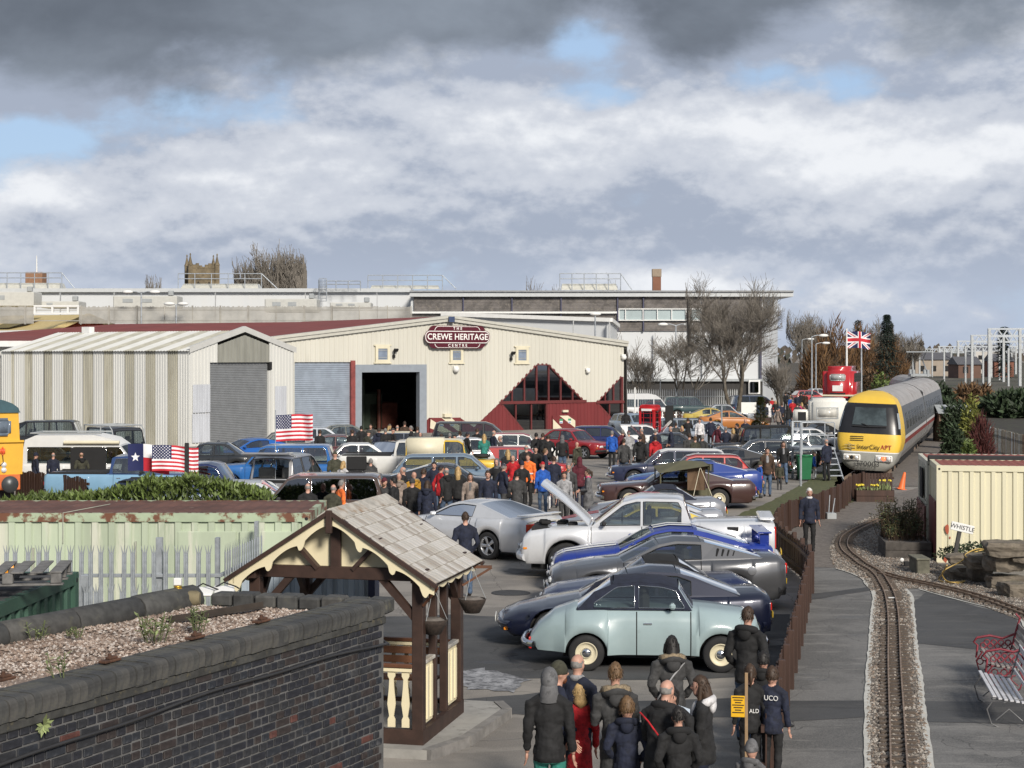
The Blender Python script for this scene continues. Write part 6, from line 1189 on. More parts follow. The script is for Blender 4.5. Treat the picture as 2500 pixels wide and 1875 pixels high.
for px, py, D, l in ((1550, 946, 110, 'white pole between the hall corner and the railings'), (1612, 926, 150, 'slim pole behind the railings'), (1762, 988, 100, 'grey sign pole among the silver cars'), (1955, 1030, 66, 'grey pole at the edge of the grass')): obj('sign_pole', MB().tube([(0, 0, 0), (0, 0, zt(py, D))], .05, 6), m_white if px == 1550 else m_steel, label=l, cat='pole', loc=(at(px, D), D, 0))
def lamp(px, ytop, D, label, arms=(1,), h=None):
    t = thing('lamp_column', label, 'street lamp', 'street lamps', (at(px, D), D, 0)); z = zt(ytop, D); obj('column', MB().tube([(0, 0, 0), (0, 0, z)], [.1, .06], 7), m_steel, t)
    for s in arms: obj('arm', MB().tube([(0, 0, z), (s*.5, 0, z+.15), (s*.9, 0, z+.15)], .04, 5), m_steel, t); obj('lantern', MB().ball((s*1.2, 0, z+.12), (.5, .2, .16), 10, 6), m_white, t)
lamp(1982, 822, 170, 'nearest lamp column beside the factory corner'); lamp(1992, 840, 200, 'second lamp column behind the first one'); lamp(1958, 830, 230, 'far lamp column close to the factory wall'); lamp(1650, 795, 158, 'double headed lamp among the bare branches', (-1, 1)); lamp(1453, 770, 142, 'round headed lamp above the hall roof', (.02,)); lamp(345, 716, 148, 'double headed lamp in front of the roof screen', (-1, 1)); lamp(430, 745, 148, 'shorter double headed lamp right of the taller one', (-.5, .5))
# gantries over the main line
def gantry(D, x0, x1, yt, label, posts):
    t = thing('overhead_gantry', label, 'gantry', 'lattice gantries over the main line', (at(x0, D), D, 0)); w = at(x1, D)-at(x0, D); z = zt(yt, D); mb = MB(); dz = 1.25; n = int(w/1.6)
    for q in (0, dz): mb.bar((0, 0, z-q), (w, 0, z-q), .28)
    for k in range(n): a = k*w/n; b = (k+.5)*w/n; c = (k+1)*w/n; mb.bar((a, 0, z), (b, 0, z-dz), .2); mb.bar((b, 0, z-dz), (c, 0, z), .2)
    obj('lattice_beam', mb, m_steel, t)
    for px in posts: x = at(px, D)-at(x0, D); obj('mast', MB().bbox((x, 0, z/2), (.45, .45, z), .02), mat('mast_grey', (.42, .44, .45), .6, .2, var=.12), t)
    mb = MB(); [mb.tube([(x, 0, z-dz), (x, -.2, z-dz-1.8), (x+.8, -.2, z-dz-1.9)], .06, 4) for x in [w*(k+.5)/5 for k in range(5)]]; obj('wire_support', mb, m_steel, t)
gantry(281, 2412, 2700, 803, 'nearest lattice gantry over the main line', (2415, 2490, 2690)); gantry(325, 2370, 2640, 819, 'second lattice gantry over the main line', (2373, 2450, 2630)); gantry(385, 2336, 2600, 833, 'third lattice gantry over the main line', (2339, 2420, 2590)); gantry(460, 2290, 2560, 846, 'fourth lattice gantry in the distance', (2293, 2380, 2480)); gantry(560, 2250, 2500, 852, 'farthest lattice gantry on the horizon', (2254, 2310, 2400, 2470))
for i, (px, yt, D) in enumerate(((2357, 845, 290), (2305, 850, 330), (2276, 856, 400), (2245, 858, 330), (2400, 850, 300), (2462, 850, 280), (2322, 856, 420), (2440, 846, 350))): obj('line_mast', MB().bbox((0, 0, zt(yt, D)/2), (.3, .3, zt(yt, D)), .02), mat('mast_grey', (.42, .44, .45), .6, .2), label='%s pale line mast counted from the train' % ('third', 'second', 'first', 'shortest', 'fourth', 'fifth', 'thin', 'tall')[i], cat='mast', group='pale masts along the main line', loc=(at(px, D), D, 0))
for px0, px1, y0, y1, D, col, l in ((2235, 2330, 878, 912, 420, (.33, .28, .23), 'pale distant railway building behind the train end'), (2340, 2395, 890, 915, 380, (.14, .08, .06), 'dark brick building under the gantries'), (2428, 2475, 882, 905, 400, (.22, .09, .06), 'red brick gable under the gantries'), (2380, 2440, 856, 880, 480, (.5, .48, .45), 'white house with slate roof behind the gantries')):
    t = thing('far_building', l, 'building', None, (at((px0+px1)/2, D), D, 0)); w = at(px1, D)-at(px0, D); z = zt(y0, D); obj('wall', MB().box(-w/2, 0, 0, w/2, 9, z), mat('far_wall_%d' % px0, col, .85, var=.12, scale=.3), t); obj('roof', MB().add([(-w/2-.3, -.4, z), (w/2+.3, -.4, z), (w/2+.3, 4.5, z+1.8), (-w/2-.3, 4.5, z+1.8), (w/2+.3, 9.4, z), (-w/2-.3, 9.4, z)], [(0, 1, 2, 3), (3, 2, 4, 5), (0, 3, 5), (1, 4, 2)]), mat('slate', (.1, .1, .11), .7), t)
    for k in range(int(w/3)): obj('window', MB().box(-w/2+1+k*3, -.06, 1.2, -w/2+2.2+k*3, .02, 2.6), m_dark, t)
    if z > 5: [obj('window', MB().box(-w/2+1+k*3, -.06, 4, -w/2+2.2+k*3, .02, 5.2), m_dark, t) for k in range(int(w/3))]
mb = MB(); rg = random.Random(2)
for k in range(5000):
    x = rg.uniform(-900, 900); D = rg.uniform(700, 1100); leaf(mb, V((x, D, rg.uniform(0, 1)**1.5*(7+4*noise.noise((x*.02, 0, 3))))), V((rg.uniform(-.4, .4), 0, 1)), V((0, -1, 0)), 4, 3, rg.randrange(3))
obj('distant_woodland', mb, [mat('far_wood_%d' % i, c, .95, var=.2) for i, c in enumerate([(.07, .062, .055), (.055, .06, .05), (.09, .075, .06)])], label='low line of distant trees along the horizon', cat='woodland', kind='stuff')
# ---------------------------------------------------------------- vehicles
STY = {
 'mustang': dict(L=4.77, W=1.88, wh=(.93, 3.66, .35), top=[(0, .6), (.06, .72), (.25, .82), (.9, .92), (1.55, .99), (3.6, 1.03), (4.3, 1.07), (4.62, 1.07), (4.77, .98)], gh=[(1.45, .97), (2.2, 1.32), (2.55, 1.385), (3.05, 1.37), (3.35, 1.31), (4.3, 1.06)], ri=3, win=(1.7, 3.05), pil=[], flare=.05),
 'coupe': dict(L=4.75, W=1.84, wh=(.9, 3.6, .33), top=[(0, .42), (.05, .52), (.3, .62), (.9, .75), (1.6, .87), (3.9, .93), (4.6, .95), (4.75, .88)], gh=[(1.45, .85), (2.25, 1.25), (2.65, 1.33), (3.1, 1.31), (3.4, 1.24), (4.2, .94)], ri=3, win=(1.7, 3.35), pil=[2.75], flare=.03),
 'roadster': dict(L=4.02, W=1.7, wh=(.72, 3.17, .32), top=[(0, .5), (.06, .6), (.3, .72), (1.0, .82), (1.5, .88), (2.9, .92), (3.7, .93), (4.02, .78)], gh=[(1.45, .88), (1.95, 1.22), (2.2, 1.28), (2.55, 1.26), (2.75, 1.18), (3.15, .93)], ri=3, win=(1.65, 2.6), pil=[], flare=.05),
 'morris': dict(L=3.78, W=1.5, wh=(.66, 2.84, .295), top=[(0, .62), (.05, .78), (.25, .9), (.8, .97), (1.15, 1.0), (2.6, 1.0), (3.05, .98), (3.4, .85), (3.65, .66), (3.78, .5)], gh=[(1.12, .99), (1.34, 1.34), (1.6, 1.41), (2.0, 1.435), (2.4, 1.4), (2.72, 1.27), (3.0, .98)], ri=4, win=(1.18, 2.72), pil=[2.02], flare=.15, classic=1),
 'saloon': dict(L=4.5, W=1.74, wh=(.8, 3.4, .31), top=[(0, .64), (.04, .74), (.2, .8), (1.3, .89), (3.55, .92), (4.35, .9), (4.5, .8)], gh=[(1.25, .88), (1.75, 1.34), (2.05, 1.41), (2.85, 1.4), (3.05, 1.34), (3.6, .92)], ri=3, win=(1.45, 3.3), pil=[2.4], flare=.02),
 'muscle': dict(L=5.2, W=1.95, wh=(.95, 3.95, .35), top=[(0, .66), (.04, .78), (1.6, .9), (2.5, .88), (3.8, .95), (5.05, .95), (5.2, .82)], gh=[(1.6, .89), (2.25, 1.29), (2.5, 1.34), (3.05, 1.33), (3.3, 1.28), (4.5, .95)], ri=3, win=(1.8, 3.3), pil=[], flare=.03),
 'hatch': dict(L=3.9, W=1.64, wh=(.72, 3.1, .3), top=[(0, .58), (.05, .7), (.9, .9), (3.6, .94), (3.9, .72)], gh=[(.85, .88), (1.4, 1.34), (1.7, 1.41), (3.05, 1.4), (3.3, 1.36), (3.75, .93)], ri=4, win=(1.05, 3.4), pil=[1.95, 2.75], flare=.03),
 'anglia': dict(L=3.9, W=1.5, wh=(.7, 3.0, .3), top=[(0, .6), (.05, .74), (1.1, .9), (3.2, .9), (3.8, .84), (3.9, .72)], gh=[(1.1, .89), (1.5, 1.33), (1.8, 1.42), (3.05, 1.43), (3.2, 1.41), (2.85, .9)], ri=4, win=(1.25, 2.8), pil=[2.05], flare=.02),
 'estate': dict(L=4.9, W=1.85, wh=(.9, 3.75, .33), top=[(0, .62), (.05, .75), (1.4, .9), (4.7, .95), (4.9, .8)], gh=[(1.4, .9), (1.95, 1.35), (2.25, 1.43), (4.2, 1.41), (4.4, 1.36), (4.75, .95)], ri=4, win=(1.6, 4.5), pil=[2.5, 3.4], flare=.02),
 'offroad': dict(L=3.7, W=1.68, wh=(.7, 2.9, .37), top=[(0, .92), (.03, 1.02), (1.2, 1.06), (3.6, 1.08), (3.7, 1.0)], gh=[(1.25, 1.06), (1.42, 1.72), (1.6, 1.83), (3.5, 1.86), (3.62, 1.8), (3.68, 1.08)], ri=4, win=(1.3, 3.55), pil=[2.15], flare=.03, boxy=1),
 'wagon4': dict(L=4.7, W=1.86, wh=(.85, 3.6, .37), top=[(0, .9), (.04, 1.02), (1.4, 1.1), (4.6, 1.12), (4.7, 1.0)], gh=[(1.4, 1.1), (1.95, 1.72), (2.2, 1.8), (4.3, 1.8), (4.45, 1.75), (4.65, 1.12)], ri=4, win=(1.55, 4.45), pil=[2.6, 3.55], flare=.03, boxy=1),
 'van': dict(L=4.6, W=1.86, wh=(.75, 3.3, .33), top=[(0, .82), (.06, .95), (.2, 1.02), (4.5, 1.06), (4.6, .95)], gh=[(.2, 1.02), (.8, 1.75), (1.15, 2.0), (1.8, 2.14), (4.0, 2.12), (4.4, 1.95), (4.58, 1.06)], ri=5, win=(.45, 4.3), pil=[1.35, 2.6], flare=.01, boxy=1, wz=1.68),
 'mpv': dict(L=4.75, W=1.8, wh=(.8, 3.6, .33), top=[(0, .7), (.08, .85), (.9, 1.02), (4.6, 1.1), (4.75, .95)], gh=[(.85, 1.0), (1.7, 1.68), (2.05, 1.8), (4.3, 1.82), (4.5, 1.76), (4.72, 1.1)], ri=4, win=(1.2, 4.5), pil=[2.15, 3.3], flare=.02),
 'pickup': dict(L=5.2, W=1.95, wh=(.95, 4.05, .36), top=[(0, .8), (.04, .95), (.2, 1.0), (1.5, 1.04), (5.1, 1.06), (5.2, 1.0)], gh=[(1.5, 1.04), (1.9, 1.58), (2.15, 1.66), (2.75, 1.65), (2.85, 1.6), (2.95, 1.05)], ri=4, win=(1.6, 2.82), pil=[], flare=.02, bed=(3.05, 5.05), boxy=1),
 'ram': dict(L=5.8, W=2.0, wh=(1.05, 4.6, .42), top=[(0, .72), (.05, .95), (.2, 1.08), (.7, 1.16), (1.7, 1.22), (3.9, 1.26), (4.0, 1.3), (5.5, 1.34), (5.8, 1.3)], gh=[(1.6, 1.2), (2.35, 1.78), (2.7, 1.87), (3.6, 1.86), (3.72, 1.82), (3.92, 1.26)], ri=4, win=(1.75, 3.68), pil=[2.78], flare=.08, boxy=1),
}
m_tyre = mat('tyre', (.016, .016, .017), .8, var=.25, scale=8); m_alloy = mat('alloy_rim', (.5, .51, .53), .3, .8, var=.05); m_dalloy = mat('dark_rim', (.05, .052, .055), .35, .6, var=.1); m_crim = mat('cream_rim', (.62, .56, .4), .45, var=.04); m_seat = mat('car_seat', (.08, .076, .072), .8, var=.2); m_cloth = mat('navy_soft_top', (.014, .018, .035), .9, var=.25, scale=9, bump=.25, bs=80); m_bcloth = mat('black_soft_top', (.012, .012, .013), .9, var=.25, scale=9, bump=.2, bs=80)
m_seam = mat('panel_gap', (.01, .01, .01), .9, var=0); m_cglass = glass('car_glass', (.5, .55, .54), .12)
WHL = {}
def wheel_mesh(r, kind):
    if (r, kind) in WHL: return WHL[r, kind]
    w = .1; k = .66 if kind == 'alloy' else .6 if kind == 'steel' else .62
    tyre = MB().lathe([(r*k, -w*.8), (r*.9, -w), (r*.985, -w*.75), (r, -w*.4), (r, w*.4), (r*.985, w*.75), (r*.9, w), (r*k, w*.8)], 28, axis='Y').mesh('wheel', m_tyre); mb = MB(); R = r*k
    if kind == 'alloy':
        mb.lathe([(R*.9, .0), (R*.97, w*.7), (R*1.03, w*.86), (R*1.05, w*.7)], 28, axis='Y'); mb.lathe([(0, w*.62), (R*.2, w*.6), (R*.24, .02)], 14, axis='Y')
        for a in range(5):
            t = a*2*pi/5; u = V((cos(t), 0, sin(t))); s = V((-sin(t), 0, cos(t))); mb.add([u*R*.15+s*R*.14+V((0, w*.5, 0)), u*R*.97+s*R*.2+V((0, w*.72, 0)), u*R*.97-s*R*.2+V((0, w*.72, 0)), u*R*.15-s*R*.14+V((0, w*.5, 0)), u*R*.6+V((0, w*.75, 0))], [(0, 1, 4), (1, 2, 4), (2, 3, 4), (3, 0, 4)])
        mb.lathe([(0, -.01), (R*.98, -.01)], 20, axis='Y', mi=1)
    else:
        mb.lathe([(R*1.02, w*.7), (R*1.03, w*.86), (R*.93, w*.8), (R*.86, w*.45), (R*.6, w*.55), (R*.5, w*.5)], 28, axis='Y'); mb.lathe([(R*.5, w*.5), (R*.48, w*.75), (R*.3, w*.98), (0, w*1.06)], 20, axis='Y', mi=1)
    WHL[r, kind] = (tyre, mb); return WHL[r, kind]
RIMS = {}
def rim_mesh(r, kind, mt):
    key = (r, kind, mt.name)
    if key not in RIMS: RIMS[key] = wheel_mesh(r, kind)[1].mesh('rim', [mt, m_dark if kind == 'alloy' else m_chrome])
    return RIMS[key]
CARS = []
def car(style, col, px, D, rz, label, wheels='alloy', rim=None, metal=0., soft=None, roofcol=None, low=None, lowz=.62, bumper='body', lamps='rect', hood=None, stripe=None, plates=True, detail=True, name=None, tail=None, grille=None, glassm=None, open_rear=False, cat='car', group='cars parked in the yard', xy=None):
    s = STY[style]; L, Wd = s['L'], s['W']; xf, xr, r = s['wh']; body = paint(col, metal) if not isinstance(col, bpy.types.Material) else col; h = Wd/2; boxy = s.get('boxy'); classic = s.get('classic')
    pos = V((*xy, 0)) if xy else V((at(px, D), D, 0)); t = thing(name or 'parked_car', label, cat, group, pos, rad(rz)); X = lambda x: L/2-x
    ztop = lambda x: interp(s['top'], x); sill = .32 if boxy else .26 if classic else .2
    if boxy: wtab = [(0, .93), (.06, .985), (.2, 1), (L-.2, 1), (L-.05, .985), (L, .95)]
    elif classic: wtab = [(0, .5), (.1, .7), (.4, .84), (.9, .93), (1.3, .98), (2.6, .98), (3.1, .93), (3.5, .78), (L, .55)]
    else: wtab = [(0, .68), (.06, .8), (.2, .9), (.5, .965), (1.1, 1), (L-1.0, 1), (L-.4, .965), (L-.12, .9), (L, .8)]
    Ra = r*1.17
    def zb(x, side=0):
        b = sill+(.1 if x < .12 or x > L-.12 else .03 if x < xf-Ra or x > xr+Ra else 0)
        for xw in (xf, xr):
            if abs(x-xw) < Ra-1e-6: b = max(b, r+sqrt(Ra*Ra-(x-xw)**2)*.98)
        return b
    def sec(x):
        w = h*interp(wtab, x); a, b = zb(x), ztop(x); b = max(b, a+.04); d = b-a; fl = s['flare']*(math.exp(-((x-xf)/(r*1.45))**4)+math.exp(-((x-xr)/(r*1.5))**4))
        if classic: q = fl*1.0; return [(w*.93+q*.9, a), (w*.95+q*1.0, a+.12*d), (w+q*.75, a+.45*d), (w*.96+q*.15, a+.72*d), (w*.9, b-.05*d), (w*.55, b+.03), (0, b+.045)]
        return [(w*.93+fl*.6, a), (w*.985+fl, a+.1*d), (w+fl*.6, a+.5*d), (w*.985+fl*.1, b-.13*d-.02), (w*(.95 if boxy else .92), b-.01), (w*.5, b+.018), (0, b+.026)]
    xs = [L*k/46 for k in range(47)]+[.03, .08, L-.03, L-.08]+[p[0] for p in s['top']]
    for xw in (xf, xr): xs += [xw+Ra*c for c in (-1.0005, -.999, -.96, -.88, -.75, -.55, -.3, 0, .3, .55, .75, .88, .96, .999, 1.0005)]
    xs = sorted(set(round(max(0, min(L, x)), 4) for x in xs)); mb = MB(); n = 7
    for sd in (1, -1):
        b0 = len(mb.v)
        for x in xs: mb.v += [(X(x), sd*y, z) for y, z in sec(x)]
        for i in range(len(xs)-1):
            xm = (xs[i]+xs[i+1])/2
            for j in range(n-1):
                q = [b0+i*n+j, b0+(i+1)*n+j, b0+(i+1)*n+j+1, b0+i*n+j+1]; mb.f.append(q if sd > 0 else q[::-1]); zc = mb.v[q[0]][2]; mb.m.append(1 if (low and zc < lowz and j < 4) else 0); mb.sm.append(True)
        for i in (0, len(xs)-1): mb.f.append([b0+i*n+j for j in range(n)]+[]); mb.m.append(1 if low else 0); mb.sm.append(False)
    for i in (0, len(xs)-1):
        p, q = sec(xs[i])[0], sec(xs[i])[-1]; mb.add([(X(xs[i]), p[0], p[1]), (X(xs[i]), -p[0], p[1]), (X(xs[i]), 0, q[1])], [(0, 1, 2)], 1 if low else 0)
    bo = obj('body', mb, [body, low if low else body], t)
    m = MB(); e_ = .55 if classic else .22; m.box(X(e_), -h+.24, .2, X(L-e_), h-.24, min(ztop(.3), ztop(L-.3))-.12); obj('underbody', m, m_dark, t)
    # greenhouse
    gh = s['gh']; ri = s['ri']; gx = [p[0] for p in gh]; zr = max(p[1] for p in gh); zbelt = lambda x: ztop(x)-.012; wb = h*(.955 if boxy else .9 if not classic else .86); wr = h*(.9 if boxy else .68 if not classic else .74)
    yw = lambda z, x: lerp(wb*min(1, interp(wtab, x)/.97), wr, max(0, min(1, (z-ztop(x))/(zr-ztop(x)+1e-6))))
    rl = lambda x: interp(gh[:ri+1] if x < gx[ri] else gh[ri:], x) if gx[-1] > gx[ri] else interp(gh[:ri+1], x)
    top = roofcol if roofcol else body; shell = soft if soft else body
    outer = [(p[0], p[1]-(0 if i in (0, len(gh)-1) else .0)) for i, p in enumerate(gh)]; bl = [(lerp(gx[0], gx[-1], k/6), zbelt(lerp(gx[0], gx[-1], k/6))) for k in range(6, -1, -1)]
    outer = outer[1:-1]; wins = []; w0, w1 = s['win']; pil = [w0]+[p for p in s['pil']]+[w1]; mg = .055 if not boxy else .07
    for k in range(len(pil)-1):
        a, b = pil[k]+(.035 if k else 0), pil[k+1]-(.035 if k < len(pil)-2 else 0); P = []; N = 12
        for q in range(N+1):
            x = lerp(a, b, q/N); zt_ = min(rl(min(gx[ri], x+.0))-mg if x > gx[1] else rl(x-.075)-.02, s.get('wz', 9)); zt_ = min(zt_, (interp([(gh[ri][0], gh[ri][1]), (gh[-1][0], gh[-1][1])], x+.09)-.02) if (x > gx[ri]-.1 and gx[-1] > gx[ri]) else 9)
            if zt_ > zbelt(x)+.05: P.append((x, zt_))
        if len(P) > 2: P = [(P[0][0], zbelt(P[0][0])+.035)]+P+[(P[-1][0], zbelt(P[-1][0])+.035)]; wins.append(P)
    for sd in (1, -1):
        m = MB(); fn = lambda a, b, k: (X(a), sd*(yw(b, a)-.03*k), b); m.poly(outer+bl, wins, fn=fn, depth=1, smooth=False); obj('side_frame', m, [soft or (roofcol if roofcol and classic else body)], t)
        for P in wins:
            g_ = obj('side_window', MB().poly(P, fn=lambda a, b, k: (X(a), sd*(yw(b, a)-.012), b)), glassm or m_cglass, t)
            if detail: m = MB(); lp = [V((X(a), sd*(yw(b, a)+.004), b)) for a, b in P]; m.tube(lp+[lp[0]], .009, 4, cap=False); obj('window_trim', m, m_chrome if bumper == 'chrome' else m_black, g_)
    m = MB(); na = 8; pts = gh[1:ri+1]
    for p in pts:
        for k in range(na+1): a = -1+2*k/na; m.v.append((X(p[0]), a*(yw(p[1], p[0])+.004), p[1]+.045*(1-a*a)*(1.2 if not boxy else .7)-.002))
    for i in range(len(pts)-1):
        for k in range(na): m.f.append([i*(na+1)+k, (i+1)*(na+1)+k, (i+1)*(na+1)+k+1, i*(na+1)+k+1]); m.m.append(0); m.sm.append(True)
    obj('roof', m, soft or top, t)
    def screen(p0, p1, nm, bul):
        m, g_ = MB(), MB()
        def S(a, b, off=0):
            x, z = lerp(p0[0], p1[0], b), lerp(p0[1], p1[1], b); w = lerp(yw(p0[1], p0[0]), yw(p1[1], p1[0]), b); return V((X(x)+bul*(1-a*a)*(1-b*.7)+off, a*w, z+.045*(1-a*a)*b*(1.2 if not boxy else .7)+off*.5))
        def grid(mm, a0, a1, b0, b1, nn=6, o=0.): mm.add([S(lerp(a0, a1, i/nn), bb, o) for bb in (b0, b1) for i in range(nn+1)], [(i, i+1, nn+2+i, nn+1+i) for i in range(nn)], 0, True)
        for a0, a1, b0, b1 in ((-1, -.9, 0, 1), (.9, 1, 0, 1), (-.9, .9, .93, 1), (-.9, .9, 0, .05)): grid(m, a0, a1, b0, b1)
        obj('screen_frame', m, (soft if (soft and nm == 'rear_window') else body), t)
        if not (open_rear and nm == 'rear_window'): grid(g_, -.9, .9, .05, .93, 8); obj(nm, g_, glassm or m_cglass, t)
    screen(gh[0], gh[1], 'windscreen', .07 if not boxy else .03); screen(gh[-1], gh[ri], 'rear_window', -.06 if not boxy else -.02)
    if len(gh)-1 > ri+0 and gx[ri] != gx[-1] and len(gh)-1 > ri+1:
        pass
    # seats
    m = MB(); zc = ztop(gx[1]); sx = gx[1]+.55
    for y in (-.36, .36): m.bbox((X(sx), y, zc-.02), (.16, .46, .5), .05); m.bbox((X(sx+.02), y, zc+.3), (.1, .26, .16), .04)
    if gx[ri]-sx > .7: m.bbox((X(min(sx+.85, gx[-1]-.25)), 0, zc-.05), (.16, 1.15, .4), .05)
    m.lathe([(.17, -.012), (.19, 0), (.17, .012)], 14, (X(sx-.62), -.36, zc+.02), 'X'); obj('seats', m, m_seat, t)
    # wheels
    ty = wheel_mesh(r, wheels)[0]; rm = rim_mesh(r, wheels, rim or (m_alloy if wheels == 'alloy' else m_crim))
    for xw in (xf, xr):
        for sd in (1, -1):
            w = inst('wheel', ty, t, (X(xw), sd*(h+s['flare']*.5-.11), r), (0, 0, 0 if sd > 0 else pi)); inst('rim', rm, w)
    # lamps, bumpers, plates
    zf = ztop(.06); zr_ = ztop(L-.05); fw = sec(0)[2][0]; rw = sec(L)[2][0]
    hz = zf-.13 if not boxy else zf-.2
    for sd in (1, -1):
        if lamps == 'round': obj('headlight', MB().lathe([(0, .05), (.06, .04), (.085, .015), (.095, -.04)], 14, (X(0), sd*fw*.74, hz), 'X'), m_clear, t)
        elif lamps == 'pod': obj('headlight', MB().lathe([(0, .06), (.07, .045), (.09, .0), (.1, -.12)], 14, (X(.22), sd*h*.86, .66), 'X'), m_clear, t)
        else: obj('headlight', MB().bbox((X(.03), sd*fw*.78, hz), (.12, .3*h, .11), .03), m_clear, t)
        tw, th = tail or (.2, .13); obj('tail_light', MB().bbox((X(L)+.0, sd*(rw-tw*.55), zr_-.17 if not boxy else zr_-.3), (.05, tw, th), .015), m_red, t)
        if detail: obj('indicator', MB().bbox((X(.1), sd*(sec(.1)[2][0]+.0), hz-.05), (.09, .02, .05), .006), m_amber, t)
    obj('grille', MB().bbox((X(.0), 0, hz-.03), (.05, fw*1.0, .14), .02), grille or m_dark, t)
    bm_ = m_chrome if bumper == 'chrome' else m_black if bumper == 'black' else (low or body)
    for x, sg, w in ((0, 1, fw), (L, -1, rw)):
        z = .42 if not boxy else .5; q_ = .1 if bumper != 'body' or boxy else .02; pts = [(X(x)+sg*(q_-.2*(a/1.0)**4), a*(h*.96 if bumper != 'body' or boxy else h*.9), z) for a in (-1, -.92, -.7, -.35, 0, .35, .7, .92, 1)]; m = MB()
        if bumper == 'body': m.tube(pts, .09 if boxy else .07, 8)
        else: m.tube([(p[0]+sg*.02, p[1], p[2]) for p in pts], .055, 8)
        obj('bumper', m, bm_, t)
        if plates: obj('number_plate', MB().bbox((X(x)+sg*(q_+.085), 0, z+(.02 if x == 0 else .1)), (.012, .5, .11), .003), m_plate_w if x == 0 else m_plate_y, t)
    if detail:
        for sd in (1, -1):
            obj('mirror', MB().bbox((X(gx[0]+.32), sd*(wb+.1), ztop(gx[0]+.3)+.07), (.1, .17, .1), .03), body if not boxy else m_black, t)
            m = MB(); dx = [gx[0]+.02, (s['pil'][0] if s['pil'] else s['win'][1]-.02)]+([s['pil'][1]] if len(s['pil']) > 1 else [])
            for x in dx: m.tube([(X(x), sd*(y+.002), z) for y, z in sec(x)[:5]], .009 if D < 50 else .006, 4, cap=False)
            obj('door_seam', m, m_seam, t)
            for x in dx[1:]: obj('door_handle', MB().bbox((X(x-.18), sd*(sec(x)[3][0]+.01), sec(x)[3][1]-.02), (.14, .03, .03), .008), m_chrome if bumper == 'chrome' else body, t)
    if stripe:
        m = MB()
        for y in (-.2, .2):
            q = [(x, ztop(x)+.024) for x in [.1+k*.1 for k in range(int((gx[0]-.1)/.1)+1)]]; P = [(X(x), z) for x, z in q]
            for (a, b), (c, d) in zip(P, P[1:]): m.add([(a, y-.11, b+.006), (a, y+.11, b+.006), (c, y+.11, d+.006), (c, y-.11, d+.006)], [(0, 1, 2, 3)])
            P = [(X(p[0]), p[1]+.045*1.2) for p in gh[1:ri+1]]
            for (a, b), (c, d) in zip(P, P[1:]): m.add([(a, y-.11, b+.004), (a, y+.11, b+.004), (c, y+.11, d+.004), (c, y-.11, d+.004)], [(0, 1, 2, 3)])
        obj('racing_stripe', m, stripe, t)
    if 'bed' in s: a, b = s['bed']; obj('load_bed', MB().box(X(a), -h+.1, ztop(a)+.03, X(b), h-.1, ztop(a)+.032).box(X(a), -h+.08, ztop(a)+.0, X(b), -h+.1, ztop(a)+.06).box(X(a), h-.1, ztop(a)+.0, X(b), h-.08, ztop(a)+.06), m_dark, t)
    if hood:
        x0, x1 = .12, gx[0]-.05; m = MB(); Lh = x1-x0; ang = rad(hood); N = 6
        for q in range(N+1):
            u = q/N; w = h*interp(wtab, x1-u*Lh)*.86; p = V((X(x1)+cos(ang)*u*Lh, 0, ztop(x1)+.05+sin(ang)*u*Lh+.05*sin(u*pi)))
            for a in (-1, -.5, 0, .5, 1): m.v.append((p.x, a*w, p.z+.03*(1-a*a)))
        for q in range(N):
            for k in range(4): m.f.append([q*5+k, (q+1)*5+k, (q+1)*5+k+1, q*5+k+1]); m.m.append(0); m.sm.append(True)
        b0 = len(m.v); m.v += [(v[0], v[1]*.98, v[2]-.04) for v in m.v[:b0]]; m.f += [[i+b0 for i in f[::-1]] for f in m.f[:4*N]]; m.m += [0]*4*N; m.sm += [True]*4*N
        for q in range(N): m.add([m.v[q*5], m.v[q*5+5], m.v[b0+q*5+5], m.v[b0+q*5]], [(0, 1, 2, 3)]); m.add([m.v[q*5+4], m.v[q*5+9], m.v[b0+q*5+9], m.v[b0+q*5+4]], [(0, 1, 2, 3)])
        m.add([m.v[N*5+k] for k in range(5)]+[m.v[b0+N*5+k] for k in range(4, -1, -1)], [tuple(range(10))]); obj('bonnet', m, body, t)
        m = MB(); m.box(X(x0+.1), -h*.7, ztop(x0+.2)-.05, X(x1), h*.7, ztop(x0+.3)+.045); [m.bbox((X(lerp(x0+.3, x1-.2, rng.random())), rng.uniform(-.5, .5)*h, ztop((x0+x1)/2)+.06), (.22, .2, .1), .03) for _ in range(6)]; obj('engine_bay', m, m_dark, t)
    CARS.append(t); return t
# --- the row nearest the platform
SILV = (.68, .69, .71)
mo = car('morris', (.3, .385, .4), 1573, 28.1, -4, 'pale blue rounded convertible with dark soft top nearest the queue', 'steel', soft=m_cloth, bumper='chrome', lamps='pod', tail=(.1, .2), plates=False, group='cars in the row by the brown fence')
car('coupe', (.008, .011, .03), 1546, 30.3, 179, 'low navy coupe with pointed nose behind the pale blue convertible', group='cars in the row by the brown fence', metal=.3, tail=(.35, .14)); car('roadster', (.012, .02, .075), 1577, 32.3, 180, 'dark blue roadster with black soft top', soft=m_bcloth, group='cars in the row by the brown fence', metal=.3)
gm = car('mustang', (.115, .117, .125), 1622, 34.7, 181, 'gunmetal grey fastback with slatted quarter window', group='cars in the row by the brown fence', metal=.55, tail=(.3, .22), rim=m_dalloy); car('mustang', (.012, .035, .26), 1612, 37.1, 179, 'bright blue coupe with white stripes and tall rear wing', stripe=m_white, group='cars in the row by the brown fence', metal=.2)
rmv = car('ram', SILV, 1582, 39.4, 174, 'silver double cab pickup truck with its bonnet raised', 'alloy', m_dalloy, metal=.3, hood=40, group='cars in the row by the brown fence', tail=(.2, .5), cat='pickup truck')
